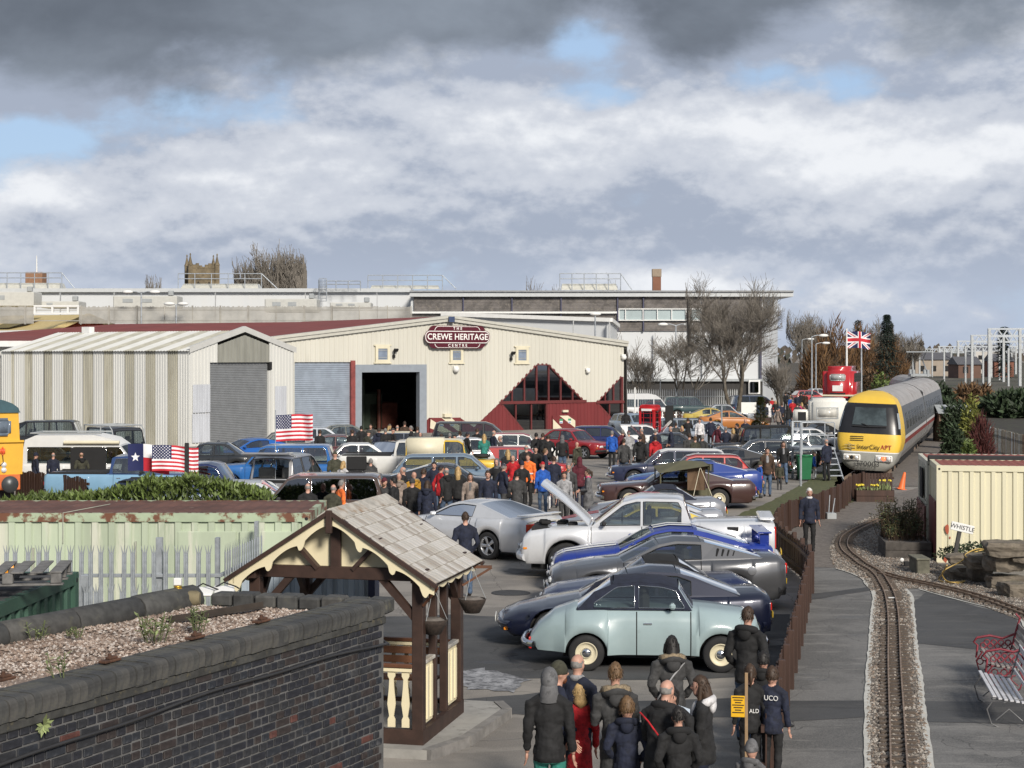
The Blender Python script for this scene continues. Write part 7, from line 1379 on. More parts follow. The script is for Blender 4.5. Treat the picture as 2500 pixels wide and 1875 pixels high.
for sd in (1, -1): [obj('louvre', MB().bar((2.385-3.36-k*.11, sd*.79, 1.09), (2.385-3.40-k*.11, sd*.735, 1.24-.018*k), .03, .06), m_dark, gm) for k in range(4)]; obj('filler_cap', MB().lathe([(.09, -.004), (.09, .004), (.08, .006), (0, .006)], 18, (2.385-4.05, sd*.955, .82), 'Y'), m_alloy, gm)
sp = bpy.data.objects.get('parked_car.004'); obj('rear_wing', MB().bbox((-2.2, 0, 1.32), (.3, 1.6, .035), .01).bbox((-2.2, .7, 1.18), (.2, .05, .28), .01).bbox((-2.2, -.7, 1.18), (.2, .05, .28), .01), paint((.012, .035, .26), .2), CARS[4])
obj('tonneau_wing', MB().bbox((-2.72, 0, 1.43), (.36, 1.7, .06), .03), paint(SILV, .3), rmv); obj('fuel_flap', MB().bbox((-2.2, -1.0+.0, 1.1), (.0, .0, .0), 0) if 0 else MB().bbox((-1.95, 1.0, 1.12), (.26, .03, .26), .01), m_dark, rmv)
R2_ = 'cars in the second stretch of the fence row'
car('coupe', (.62, .46, .05), 1562, 43.2, 180, 'yellow fastback coupe whose tail shows behind the silver pickup', group=R2_); car('coupe', (.42, .43, .46), 1548, 46.2, 178, 'silver grey coupe with red bonnet flash behind the pickup bonnet', group=R2_, metal=.4, stripe=mat('red_stripe', (.4, .02, .03), .4)); car('roadster', (.33, .34, .37), 1600, 50, 180, 'silver convertible with navy soft top and rounded tail', soft=m_cloth, metal=.5, group=R2_)
car('muscle', (.06, .03, .028), 1650, 57, 180, 'dark brown American saloon with chrome bumpers beside the khaki awning', 'steel', bumper='chrome', lamps='round', group=R2_); car('mustang', (.02, .05, .24), 1690, 60, 180, 'blue racing coupe with pale blue bonnet and number on its flank', stripe=mat('sky_blue', (.2, .4, .7), .4), group=R2_); car('hatch', (.45, .025, .02), 1712, 63, 180, 'red fastback with white bonnet beside the khaki awning', group=R2_, stripe=m_white)
car('estate', (.02, .025, .06), 1640, 66.5, 180, 'navy estate car with white roof', roofcol=m_white, bumper='chrome', lamps='round', group=R2_); car('muscle', (.012, .012, .014), 1770, 70, 180, 'black American coupe with wide rear glass', bumper='chrome', lamps='round', group=R2_); car('estate', (.012, .012, .014), 1860, 74, 180, 'black estate with chrome window frames at the yard edge', bumper='chrome', group=R2_)
car('offroad', (.02, .02, .022), 1835, 79, 180, 'black soft topped jeep in the yard', soft=m_bcloth, bumper='black', lamps='round', group=R2_); car('saloon', (.03, .03, .034), 1630, 81, 172, 'charcoal saloon with its bonnet lifted', hood=48, group=R2_); car('saloon', (.62, .63, .64), 1955, 86, 200, 'white saloon in front of the caravan', group=R2_); car('hatch', (.66, .67, .68), 1925, 80, 185, 'white hatchback beside the black jeep', group=R2_); car('roadster', (.02, .02, .025), 1990, 95, 190, 'black convertible beside the caravan', soft=m_bcloth, group=R2_)
t = thing('khaki_awning', 'khaki canvas awning on poles over a camping trailer', 'awning', None, (at(1665, 55.5), 55.5, 0), rad(6)); mk = mat('khaki_canvas', (.105, .1, .06), .95, var=.15, scale=2, bump=.2); obj('canopy', MB().add([(-.85, -.5, 1.3), (.85, -.6, 1.55), (.9, .9, 1.6), (-.8, .9, 1.45), (.1, .2, 1.68)], [(0, 1, 4), (1, 2, 4), (2, 3, 4), (3, 0, 4)]).box(.8, -.6, 1.38, .86, .9, 1.58), mk, t); obj('curtain', MB().box(.12, -.3, .72, .72, -.27, 1.5), mat('brown_canvas', (.12, .075, .045), .95, var=.2), t); [obj('pole', MB().tube([(x, y, 0), (x, y, z)], .025, 6), mk, t) for x, y, z in ((.78, -.5, 1.5), (.85, .8, 1.55), (-.8, -.4, 1.3), (-.75, .8, 1.4))]; obj('trailer', rbox(MB(), .1, .1, .3, 1.0, 1.2, .72, .04), mk, t); [obj('guy_rope', MB().tube([(.5, -.5, 1.5), (a, -1.0, .3)], .01, 4), m_creamp, t) for a in (.1, .9)]
# --- middle of the yard
MID = 'cars in the middle of the yard'
car('mustang', (.62, .63, .65), 0, 0, 139, 'silver coupe parked rear outwards with black rear panel', xy=(-.97, 43.9), metal=.3, tail=(.42, .2), group=MID); obj('rear_panel', MB().bbox((-2.4, 0, .86), (.03, .85, .2), .01), m_dark, CARS[-1]); obj('spoiler', MB().bbox((-2.2, 0, 1.14), (.22, 1.5, .03), .01), paint((.62, .63, .65), .3), CARS[-1])
car('muscle', (.01, .011, .014), 1087, 59, -2, 'large black fastback behind the walking couple', group=MID, bumper='chrome', lamps='round'); car('estate', (.13, .19, .26), 1120, 63.2, 0, 'pale blue estate behind the black fastback', 'steel', bumper='chrome', lamps='round', group=MID)
lr = car('offroad', (.66, .44, .04), 1105, 66.5, 0, 'yellow and cream hard top off roader with spare wheel on the bonnet', 'steel', roofcol=m_creamp, bumper='black', lamps='round', group=MID); obj('hard_top', rbox(MB(), -1.82, -.82, 1.1, -.28, .82, 1.9, .06), m_creamp, lr); obj('spare_wheel', MB().lathe([(.0, .0), (.2, .02), (.33, .06), (.35, .1), (.33, .17), (.15, .17), (0, .16)], 18, (1.15, 0, 1.08)), m_tyre, lr)
car('anglia', (.36, .018, .018), 1270, 68, 0, 'red small saloon with cream window frames', 'steel', bumper='chrome', lamps='round', group=MID); car('saloon', (.012, .014, .022), 962, 73, 62, 'dark navy saloon seen from behind with yellow plate', bumper='black', group=MID, tail=(.3, .12)); car('pickup', (.62, .62, .6), 985, 69.5, 0, 'white utility pickup with tan stripe', low=mat('tan_stripe', (.5, .36, .26), .5), lowz=.3, group=MID, tail=(.1, .35), cat='pickup truck')
car('saloon', (.63, .63, .62), 865, 71.5, 188, 'white saloon facing the camouflaged onlooker', bumper='chrome', group=MID); car('saloon', (.075, .012, .016), 812, 79, 185, 'maroon saloon behind the white saloon', group=MID); car('hatch', (.1, .12, .16), 948, 82, 180, 'grey hatchback with cream roof', roofcol=m_creamp, group=MID); car('saloon', (.01, .022, .018), 830, 90, 200, 'dark green saloon in front of the blue shutter', group=MID); car('saloon', (.3, .34, .4), 765, 87, 190, 'silver blue saloon by the shed corner', group=MID)
car('mpv', (.012, .012, .014), 1170, 84, 0, 'black people carrier before the maroon cladding', group=MID); car('saloon', (.45, .46, .48), 1150, 76, 10, 'silver saloon between the red saloon and the black people carrier', group=MID); car('anglia', (.66, .66, .64), 1270, 80, 0, 'white small saloon with red roof', 'steel', roofcol=paint((.36, .018, .018)), bumper='chrome', lamps='round', group=MID)
car('saloon', (.26, .012, .016), 1392, 85, -38, 'red saloon with upright chrome grille facing the crowd', bumper='black', group=MID, grille=m_chrome); car('hatch', (.012, .018, .09), 1470, 88.5, -10, 'dark blue hatchback beside the red saloon', group=MID, glassm=m_dglass); car('anglia', (.66, .66, .65), 1570, 90, 0, 'white small saloon with bonnet up by the telephone box', 'steel', hood=50, bumper='chrome', lamps='round', group=MID)
FAR = 'cars parked towards the factory'
for i, (sty, col, px, D, rz, l) in enumerate((('estate', (.13, .16, .21), 1690, 99, 0, 'slate blue estate in the back row'), ('saloon', (.3, .34, .4), 1735, 94, -8, 'silver blue saloon in the back row'), ('coupe', (.42, .32, .06), 1745, 122, 0, 'yellow sports car in the far row'), ('coupe', (.4, .15, .035), 1790, 116, 0, 'orange sports car in the far row'), ('saloon', (.25, .27, .3), 1765, 128, 0, 'grey saloon under the bare tree'), ('van', (.62, .63, .64), 1565, 134, 0, 'white van behind the low picket fence'), ('wagon4', (.03, .06, .065), 1688, 136, 0, 'dark green off roader behind the low picket fence'), ('hatch', (.35, .03, .03), 1620, 138, 0, 'small red car behind the low picket fence'), ('hatch', (.22, .28, .36), 1545, 108, -60, 'blue grey hatchback between hall and telephone box'), ('mpv', (.03, .05, .1), 1845, 140, 20, 'dark blue people carrier beneath the curved tree'), ('saloon', (.3, .31, .33), 1995, 190, 10, 'grey car on the road beyond the factory'), ('hatch', (.35, .03, .03), 1975, 180, 15, 'small red car on the road beyond the factory'), ('saloon', (.5, .5, .5), 2110, 150, 0, 'pale car behind the red bus'))): car(sty, col, px, D, rz, l, group=FAR, detail=False)
obj('open_bonnet', MB().bar((0, 0, .9), (1.2, 0, 1.9), 1.4, .05, up=(0, 1, 0)), mat('olive_paint', (.06, .075, .03), .4), label='olive bonnet propped open in the far row', cat='bonnet', loc=(at(1795, 112), 112, 0)) if 0 else None
# --- left part of the yard
LEF = 'vehicles on the left of the yard'
cv_ = car('van', (.66, .67, .67), 210, 64.5, 0, 'white high roofed camper van with open side door', 'steel', roofcol=m_white, bumper='chrome', lamps='round', group=LEF, cat='camper van'); obj('roof_rack', MB().tube([(-1.9, -.8, 2.2), (.8, -.8, 2.2)], .03, 5).tube([(-1.9, .8, 2.2), (.8, .8, 2.2)], .03, 5).tube([(-1.9, -.8, 2.2), (-1.9, .8, 2.2)], .03, 5), m_grey, cv_); obj('awning_roll', MB().tube([(-.6, -.93, 1.86), (1.5, -.93, 1.86)], .07, 8), m_creamp, cv_); obj('door_opening', MB().box(-.35, -.945, .5, 1.0, -.935, 1.66), m_dark, cv_)
lb_ = car('pickup', (.018, .05, .16), 306, 59, 0, 'blue pickup with pale blue side band behind the hedge', low=paint((.2, .36, .52)), lowz=1.2, bumper='chrome', group=LEF, cat='pickup truck', lamps='round'); car('pickup', (.015, .03, .1), 487, 55, 0, 'navy pickup with white and pale blue trim right of the flags', low=paint((.4, .5, .6)), bumper='chrome', group=LEF, cat='pickup truck', lamps='round', roofcol=paint((.015, .03, .1)))
lr2 = car('offroad', (.012, .012, .013), 300, 77, -42, 'black off roader with external roll cage by the striped shed', bumper='black', lamps='round', group=LEF); m = MB()
for y in (-.86, .86): m.tube([(.55, y, 1.1), (.4, y, 1.75), (.2, y, 1.95), (-1.8, y, 1.95), (-1.86, y, 1.1)], .03, 6); m.tube([(-.5, y, 1.1), (-.5, y, 1.95)], .03, 6)
for x in (.2, -.5, -1.2, -1.8): m.tube([(x, -.86, 1.95), (x, .86, 1.95)], .03, 6)
obj('roll_cage', m, m_grey, lr2)
car('mpv', (.012, .012, .014), 85, 86, 180, 'black people carrier behind the locomotive', group=LEF); car('saloon', (.02, .02, .022), 95, 74, 5, 'black saloon beside the camper van', group=LEF)
car('mustang', (.01, .11, .42), 606, 76, 215, 'bright blue coupe facing the van with the open tailgate', group=LEF, metal=.2); car('wagon4', (.02, .12, .36), 668, 63, 180, 'blue and white off roader behind the open van', 'steel', bumper='chrome', group=LEF, lamps='round')
ov = car('mpv', (.36, .36, .37), 708, 57, 82, 'silver van seen from behind with its tailgate raised', group=LEF, metal=.5, open_rear=True, cat='van'); obj('tailgate', MB().bar((-2.1, 0, 1.86), (-3.0, 0, 2.0), 1.55, .06), paint((.36, .36, .37), .5), ov); obj('boot_interior', MB().box(-2.35, -.72, .9, -1.6, .72, 1.12), m_dark, ov); obj('rear_seats', MB().bbox((-1.4, -.4, 1.2), (.15, .55, .5), .05).bbox((-1.4, .4, 1.2), (.15, .55, .5), .05), mat('grey_seat', (.3, .29, .27), .9), ov)
car('wagon4', (.075, .052, .045), 745, 47.5, 180, 'brown estate off roader beside the hedge end', bumper='chrome', group=LEF, glassm=m_dglass); car('saloon', (.01, .012, .02), 690, 82, 190, 'dark saloon below the tall flag', group=LEF); car('saloon', (.015, .017, .02), 520, 72, 180, 'dark saloon left of the boy in the teal coat', group=LEF); car('saloon', (.5, .52, .53), 590, 50, 180, 'pale blue and white saloon behind the hedge', low=paint((.3, .42, .5)), bumper='chrome', group=LEF)
t = CARS[0]
# ---------------------------------------------------------------- people
PC = dict(K=('black', (.012, .012, .013)), N=('navy', (.012, .016, .035)), G=('grey', (.12, .12, .125)), D=('dark grey', (.045, .045, .046)), O=('olive', (.045, .044, .028)), B=('bright blue', (.015, .09, .4)), R=('red', (.42, .012, .018)), M=('maroon', (.09, .012, .022)), W=('white', (.62, .61, .62)), Y=('mustard', (.42, .22, .02)), H=('orange hi-vis', (.85, .17, .03)), T=('teal', (.03, .2, .16)), L=('light grey', (.3, .3, .31)), P=('pink', (.6, .05, .2)), E=('beige', (.25, .2, .17)), C=('brown', (.06, .035, .022)), F=('camouflage', (.05, .05, .033)), J=('blue denim', (.07, .11, .18)), S=('pale', (.42, .4, .36)))
def cloth(k):
    c = PC[k][1]; return mat('cloth_'+k, c, .85, var=.3, scale=5, bump=.5, bs=14, col2=tuple(v*.6 for v in c) if k != 'F' else (.02, .025, .012), c2=(.5, .62))
m_skin = mat('skin', (.48, .27, .2), .55, var=.08, scale=8); m_shoe = mat('shoe', (.02, .018, .017), .6)
HAIR = dict(k=(.012, .01, .009), b=(.045, .025, .014), l=(.13, .075, .035), y=(.42, .28, .12), g=(.2, .19, .18), w=(.6, .59, .57), r=(.12, .04, .015))
TMPL = {}
def person_mesh(pose, coat, near, child):
    key = (pose, coat, near, child)
    if key in TMPL: return TMPL[key]
    mb = MB(); hs = 1.28 if child else 1.0
    hipx = .095; st = dict(walk=(.24, -.2), stand=(.02, -.03), bend=(.0, -.02))[('walk' if pose == 'walk' else 'stand')]
    for s, fy in ((-1, st[0]), (1, st[1])):
        kn = (s*.105, fy*.55+.03, .5); an = (s*.105, fy-.02, .09); mb.tube([(s*hipx, 0, .95), (s*hipx, 0, .88), kn, (an[0], an[1], .28), an], [.09, .102, .074, .066, .062], 10)
        mb.ball((an[0], an[1]+.065, .048), (.05, .135, .05), 10, 6); mb.ball((an[0], an[1], .07), (.05, .06, .06), 8, 6)
    lean = .16 if pose == 'bend' else .03 if pose == 'walk' else 0.
    Y = lambda z: lean*max(0, z-.95)
    mb.ball((0, 0, .95), (.168, .125, .15), 14, 10); mb.ball((0, Y(1.12)-.005, 1.12), (.165, .125, .2), 14, 10); mb.ball((0, Y(1.3)-.01, 1.3), (.19, .132, .19), 14, 10)
    mb.tube([(-.185, Y(1.42)-.01, 1.4), (-.09, Y(1.44)-.01, 1.445), (.09, Y(1.44)-.01, 1.445), (.185, Y(1.42)-.01, 1.4)], [.07, .082, .082, .07], 10)
    hem = dict(short=.86, hip=.78, long=.55, knee=.42)[coat]
    mb.tube([(0, Y(1.2), 1.25), (0, Y(1.0), 1.0), (0, .0, hem+.06), (0, 0, hem)], [.13, .165, .185 if coat in ('short', 'hip') else .2, .16], 16)
    for i in range(len(mb.v)-64-2*0, len(mb.v)): pass
    zN = 1.5; hc = V((0, Y(1.66)+.02+(.05 if pose == 'bend' else 0), 1.645)); mb.tube([(0, Y(1.45)-.01, 1.42), (0, hc.y-.015, 1.6)], [.062, .054], 10)
    hd = [((0, 0, .01), (.077*hs, .097*hs, .112*hs)), ((0, .03*hs, -.06*hs), (.056*hs, .058*hs, .056*hs)), ((0, -.02, .03), (.08*hs, .085*hs, .085*hs))]
    for c, r in hd: mb.ball(hc+V(c), r, 16, 12)
    mb.ball(hc+V((0, .1*hs, -.012)), (.014, .024, .024), 8, 6)
    for s in (-1, 1): mb.ball(hc+V((s*.078*hs, -.005, -.005)), (.014, .026, .034), 8, 6)
    A = dict(stand=((.245, -.03, 1.14), (.265, .05, .9)), walk=((.25, -.08, 1.15), (.27, .0, .93)), pocket=((.285, -.05, 1.14), (.205, .1, .97)), hold=((.25, .02, 1.14), (.12, .27, 1.2)), clasp=((.25, .02, 1.13), (.06, .24, 1.08)), face=((.24, .12, 1.2), (.08, .22, 1.5)), bend=((.25, .1, 1.12), (.12, .33, 1.1)))[pose]
    hands = []; arms = []
    for s in (-1, 1):
        sh = V((s*.205, Y(1.42)-.01, 1.4)); el = V((s*A[0][0], A[0][1]+(.08*s if pose == 'walk' else 0), A[0][2])); wr = V((s*A[1][0], A[1][1]+(.12*s if pose == 'walk' else 0), A[1][2])); mb.tube([sh+V((-s*.05, 0, .01)), sh, sh.lerp(el, .5), el, el.lerp(wr, .6), wr], [.06, .078, .07, .062, .054, .05], 10); hands.append((wr, (wr-el).normalized())); arms.append((sh, el, wr))
        mb.tube([wr-(wr-el).normalized()*.04, wr+(wr-el).normalized()*.05], [.034, .032], 8)
    me = mb.mesh('person', m_skin); o = bpy.data.objects.new('tmp', me); COL.objects.link(o); md = o.modifiers.new('r', 'REMESH'); md.mode = 'VOXEL'; md.voxel_size = .014 if near else .022; md.use_smooth_shade = True
    sm = o.modifiers.new('s', 'SMOOTH'); sm.iterations = 3 if near else 2; sm.factor = .5
    dg = bpy.context.evaluated_depsgraph_get(); out = bpy.data.meshes.new_from_object(o.evaluated_get(dg)); bpy.data.objects.remove(o); out.name = 'person'
    bm = bmesh.new(); bm.from_mesh(out)
    # cloth folds, then five-fingered hands joined into the same mesh
    for v in bm.verts:
        if v.co.z < 1.46: v.co += v.normal*(.014*noise.noise(V((v.co.x*7, v.co.y*7, v.co.z*12)))+.009*abs(noise.noise(V((v.co.x*16, v.co.y*16, v.co.z*26))))-.003)
    fa = [f for f in bm.faces]
    def segd(p, a, b): t = max(0, min(1, (p-a).dot(b-a)/max(1e-6, (b-a).length_squared))); return (p-a.lerp(b, t)).length
    for f in fa:
        c = f.calc_center_median(); f.smooth = True
        if c.z > 1.49 and (c.z > 1.555 or (V((c.x, c.y, 0))-V((0, hc.y-.02, 0))).length < .068): f.material_index = 0
        elif any((c-w).dot(d) > .012 and (c-w).length < .13 for w, d in hands): f.material_index = 0
        elif any(min(segd(c, a, b), segd(c, b, e)) < .085 for a, b, e in arms): f.material_index = 1
        elif c.z < .082: f.material_index = 3
        elif c.z < hem+.015: f.material_index = 2
        else: f.material_index = 1
    hm = MB()
    for k, (w, d) in enumerate(hands):
        s = -1 if k == 0 else 1; side = V((0, 1, 0)) if abs(d.y) < .6 else V((0, 0, 1)); side = (side-d*side.dot(d)).normalized(); nrm = d.cross(side)
        p0 = w+d*.05; hm.ball(p0+d*.045, (.042, .042, .042), 8, 6, rot=Matrix((side*1.0, nrm*.5, d*1.25)).transposed())
        for q, (off, ln) in enumerate(((-.03, .062), (-.01, .075), (.01, .07), (.029, .055))):
            b = p0+d*.085+side*off; hm.tube([b-d*.02, b+d*ln*.5+nrm*s*.006, b+d*ln+nrm*s*.025], [.0095, .009, .007], 6)
        b = p0+d*.03+side*.036; hm.tube([b, b+side*.022+d*.025, b+side*.022+d*.055], [.012, .011, .008], 6)
    tmp = hm.mesh('h', m_skin); bm.from_mesh(tmp); bm.to_mesh(out); bm.free(); bpy.data.meshes.remove(tmp)
    [out.materials.append(m_skin) for _ in range(4-len(out.materials))]; TMPL[key] = (out, hc, hs); return TMPL[key]
HM = {}
def head_part(kind, hs):
    """hair, hats and hoods, built round the head centre"""
    if (kind, hs) in HM: return HM[kind, hs]
    mb = MB(); R = V((.087, .106, .122))*hs
    def shell(fn, n=24, m=20, r=R, c=(0, -.008, .015)):
        b = MB().ball(c, tuple(r), n, m); b.v = [tuple(fn(V(v)-V(c), V(v))) for v in b.v]; mb.add(b.v, b.f, 0, True)
    inn = lambda v: V(v)*.78
    rough = lambda v: V(v)*(1+.09*noise.noise(V(v)*34)+.05*noise.noise(V(v)*80))
    if kind in ('short', 'long', 'pony', 'bob'): shell(lambda p, v: inn(v) if (p.y > .045*hs and p.z < .055*hs) or (p.z < -.055*hs) or (abs(p.x) > .06 and p.y > .0 and p.z < .01) else rough(v))
    if kind in ('short', 'long', 'pony', 'bob'):
        rr = random.Random(len(kind))
        for _ in range(420):
            d = rdir(rr); p = V((d.x*R.x, d.y*R.y, d.z*R.z))
            if (p.y > .04*hs and p.z < .06*hs) or p.z < -.045*hs or (abs(p.x) > .06 and p.y > 0 and p.z < .01): continue
            leaf(mb, p*.98+V((0, -.008, .015)), (V((d.x*.5, d.y*.5-.35, -1+.3*d.z))+rdir(rr)*.55).normalized(), d, .045*rr.uniform(.6, 1.3), .011, 0)
    if kind in ('long', 'bob'):
        zb = -.32 if kind == 'long' else -.17; mb.tube([(0, -.05, .03), (0, -.075, -.1), (0, -.085, zb*.8), (0, -.075, zb)], [.07*hs, .085*hs, .085, .04], 12)
        for s in (-1, 1): mb.tube([(s*.075, -.01, .02), (s*.088, .0, -.08), (s*.085, .0, zb*.9)], [.03, .03, .015], 7)
    if kind == 'pony': mb.tube([(0, -.1, .06), (0, -.15, .03), (0, -.15, -.08), (0, -.13, -.16)], [.03, .038, .03, .01], 8)
    if kind == 'bald': shell(lambda p, v: inn(v) if p.z > .045*hs or p.z < -.05*hs or p.y > .02*hs else V(v)*.94)
    if kind == 'beanie': shell(lambda p, v: inn(v) if p.z < .0 and not (p.z > -.03) else V(v)*(1.06 if p.z < .04 else 1.03))
    if kind in ('cap', 'hat'):
        shell(lambda p, v: inn(v) if p.z < .03 else V(v)*1.03)
        if kind == 'cap': mb.add([(-.07, .07, .05), (.07, .07, .05), (.06, .17, .035), (0, .19, .035), (-.06, .17, .035)], [(0, 1, 2, 3, 4)]); mb.add([(-.07, .07, .04), (.07, .07, .04), (.06, .17, .028), (0, .19, .028), (-.06, .17, .028)], [(4, 3, 2, 1, 0)])
        else: mb.lathe([(.08, .05), (.15, .035), (.15, .045), (.085, .06)], 18)
    if kind == 'hoodup': shell(lambda p, v: V(v)*.8 if (p.y > .06) else V((v.x*1.12, v.y*1.15-.01, v.z*1.1)), r=R*1.05); mb.tube([(0, -.04, -.03), (0, -.05, -.13), (0, -.04, -.2)], [.095, .11, .12], 12)
    if kind in ('hood', 'fur'):
        pts = [(.13*cos(a), -.045+.11*sin(a), -.17+.035*-sin(a)) for a in [pi*(-.05+1.1*k/12)+pi for k in range(13)]]; mb.tube(pts, [.03]+[.05 if kind == 'hood' else .058]*11+[.03], 9)
        if kind == 'fur': mb.v = [tuple(V(v)+V((noise.noise(V(v)*60), noise.noise(V(v)*60+V((9, 0, 0))), noise.noise(V(v)*60+V((0, 9, 0)))))*.03) for v in mb.v]
        else: mb.ball((0, -.15, -.2), (.1, .055, .1), 12, 8)
    if kind == 'face':
        for s in (-1, 1): mb.ball((s*.031*hs, .09*hs, .012), (.012, .008, .007), 8, 6); mb.bar((s*.015, .098*hs, .03), (s*.048, .086*hs, .032), .006, .006)
        mb.bar((-.022, .094*hs, -.055*hs), (.022, .094*hs, -.055*hs), .006, .008)
    HM[kind, hs] = mb; return mb
HO = {}
def head_obj(kind, hs, mt, parent, hc, name):
    key = (kind, hs, mt.name)
    if key not in HO: HO[key] = head_part(kind, hs).mesh(name, mt)
    return inst(name, HO[key], parent, hc)
hair_m = {k: mat('hair_'+k, c, .6, var=.3, scale=30) for k, c in HAIR.items()}
FUR = mat('fur_trim', (.22, .17, .11), .95, var=.4, scale=40); PEOPLE = []
def person(px, yh, ht, fac, pose, top, leg, hair, place, extra='', coat='hip', D=None, group=None, garment=None, shoe=None):
    D = D or F*(H-ht)/(yh-YH); near = D < 34; child = ht < 1.48; me, hc, hs = person_mesh(pose, coat, near, child); pos = (at(px, D), D, 0)
    g = garment or {'long': 'long coat', 'knee': 'long coat'}.get(coat, 'jacket'); art = PC[top][0]; o = bpy.data.objects.new('person', me); COL.objects.link(o); o.location = pos; o.rotation_euler = (0, 0, rad(fac)); k = ht/1.765; w = k*(.91 if not child else .9)*(rng.uniform(.96, 1.08)); o.scale = (w, w, k)
    for i, m in enumerate((m_skin, cloth(top), cloth(leg), shoe or m_shoe)): o.material_slots[i].link = 'OBJECT'; o.material_slots[i].material = m
    props(o, '%s in %s %s %s' % ('child' if child else 'person', art, g, place), 'person', group or ('people in the queue at the front' if D < 24 else 'people walking round the yard'))
    ks = extra.split(); hk = hair[0] if hair else None; style = {'s': 'short', 'l': 'long', 'p': 'pony', 'o': 'bob', 'd': 'bald'}.get(hair[1:2], None)
    if style: head_obj(style, hs, hair_m[hk], o, hc, 'hair')
    if D < 80: head_obj('face', hs, m_dark, o, hc, 'face_features')
    for e in ks:
        n, _, c = e.partition(':'); mt = cloth(c) if c in PC else cloth(top)
        if n in ('beanie', 'cap', 'hat', 'hoodup', 'hood'): head_obj(n, hs, mt, o, hc, n if n != 'hoodup' else 'raised_hood')
        elif n == 'fur': head_obj('fur', hs, FUR, o, hc, 'fur_hood'); head_obj('hood', hs, mt, o, hc+V((0, -.03, -.02)), 'hood')
        elif n == 'strap': obj('bag_strap', MB().tube([(.16, -.1, 1.44), (.0, -.155, 1.28), (-.16, -.15, 1.05), (-.2, -.05, .95)], .012, 5), mt, o)
        elif n == 'bag': obj('hand_bag', rbox(MB(), .2, .0, .92, .32, .28, 1.12, .03), mt, o)
        elif n == 'pack': obj('backpack', rbox(MB(), -.15, -.32, 1.0, .15, -.13, 1.42, .05), mt, o)
        elif n == 'scarf': obj('scarf', MB().lathe([(.06, -.03), (.09, -.02), (.095, .02), (.06, .04)], 12, (hc.x, hc.y-.02, 1.5)), mt, o)
        elif n == 'beard': obj('beard', MB().ball(hc+V((0, .05*hs, -.075*hs)), (.055, .045, .045), 10, 8), hair_m[c or 'b'], o)
        elif n == 'shirt': obj('shirt_front', MB().ball((0, .06, 1.3), (.075, .085, .19), 10, 8), mt, o)
        elif n == 'stripe': obj('stripe', MB().tube([(-.21, -.07, 1.42), (-.05, -.15, 1.36), (.12, -.155, 1.2), (.2, -.1, 1.05)], .011, 5), mt, o)
        elif n == 'band': obj('reflective_band', MB().lathe([(.2, 0), (.203, .05)], 20, (0, 0, 1.08)), m_clear, o)
    PEOPLE.append(o); return o
# the queue in the foreground
person(1341, 1636, 1.76, -8, 'stand', 'K', 'T', '', 'with grey hood up at the left of the queue', 'hoodup:G', 'hip'); person(1361, 1616, 1.8, -75, 'pocket', 'N', 'K', 'b', 'with dark green beanie and beard behind the grey hood', 'beanie:O beard:r'); person(1409, 1598, 1.76, -30, 'pocket', 'N', 'K', 'gd', 'with bald head at the back left of the queue', 'scarf:L'); person(1415, 1674, 1.42, 12, 'stand', 'R', 'K', 'yo', 'with blonde bob squeezed between the adults', '', 'long')
person(1502, 1620, 1.8, 4, 'hold', 'D', 'K', 'ls', 'with fur trimmed hood in the middle of the queue', 'fur', 'long', garment='parka'); person(1531, 1708, 1.45, -4, 'pocket', 'N', 'J', 'ls', 'with short fair hair at the front of the queue', 'hood', garment='hoodie'); q = person(1608, 1666, 1.7, -38, 'bend', 'K', 'K', 'gd', 'with red piping bending over a map', 'stripe:R hood'); person(1656, 1671, 1.62, 140, 'bend', 'K', 'N', 'kp', 'facing the map with dark tied hair', '')
person(1713, 1651, 1.68, 82, 'clasp', 'K', 'N', 'bl', 'with long brown hair and white hooded top', 'shirt:W hood:W'); person(1656, 1727, 1.5, 4, 'pocket', 'K', 'K', 'ks', 'with dark curly hair lowest in the queue', 'hood', garment='hoodie'); person(1640, 1554, 1.66, 3, 'pocket', 'D', 'K', 'ko', 'with fur hood beside the pale blue car', 'fur strap:L', garment='padded jacket'); person(1825, 1483, 1.8, -28, 'pocket', 'K', 'J', 'bs', 'standing between the pale blue car and the fence', 'hood', garment='padded jacket')
person(1831, 1628, 1.4, 0, 'stand', 'K', 'K', 'bp', 'with ponytail behind the yellow notice', '', garment='tracksuit'); person(1863, 1597, 1.36, -20, 'stand', 'K', 'K', 'ks', 'leaning on the brown fence', 'hood'); k = person(1885, 1633, 1.38, -22, 'stand', 'N', 'K', 'bs', 'with white lettering on the back beside the fence', ''); person(1834, 1812, 1.2, -30, 'stand', 'G', 'G', '', 'with grey knitted hat at the bottom edge', 'beanie:G hood')
text('lettering', 'UCO', .11, m_white, k, (.02, -.158, 1.34), (pi/2, 0, 0)); k = PEOPLE[-4]; text('lettering', 'ALD', .09, m_white, k, (.05, -.16, 1.12), (pi/2, 0, 0))
t = thing('paper_map', 'large pale folded map held open in the queue', 'map', None, (at(1632, 17.9), 17.9, 1.02)); obj('sheet', MB().add([(-.2, 0, 0), (0, .06, .05), (.22, 0, .02), (-.18, .12, .36), (.02, .2, .4), (.24, .1, .34)], [(0, 1, 4, 3), (1, 2, 5, 4)]), mat('pale_paper', (.5, .58, .68), .8, var=.06), t)
p = V((at(1822, 18.9), 18.9, 0)); t = thing('notice_post', 'yellow printed notice on a thin wooden post in the queue', 'sign', None, p, rad(-10)); obj('post', MB().bbox((0, 0, .79), (.035, .035, 1.58), .004), mat('raw_wood', (.3, .2, .11), .8, var=.2), t); nb_ = obj('notice', MB().bbox((-.09, -.01, 1.2), (.16, .008, .24), .002), mat('notice_yellow', (.75, .42, .01), .6, var=.04), t)
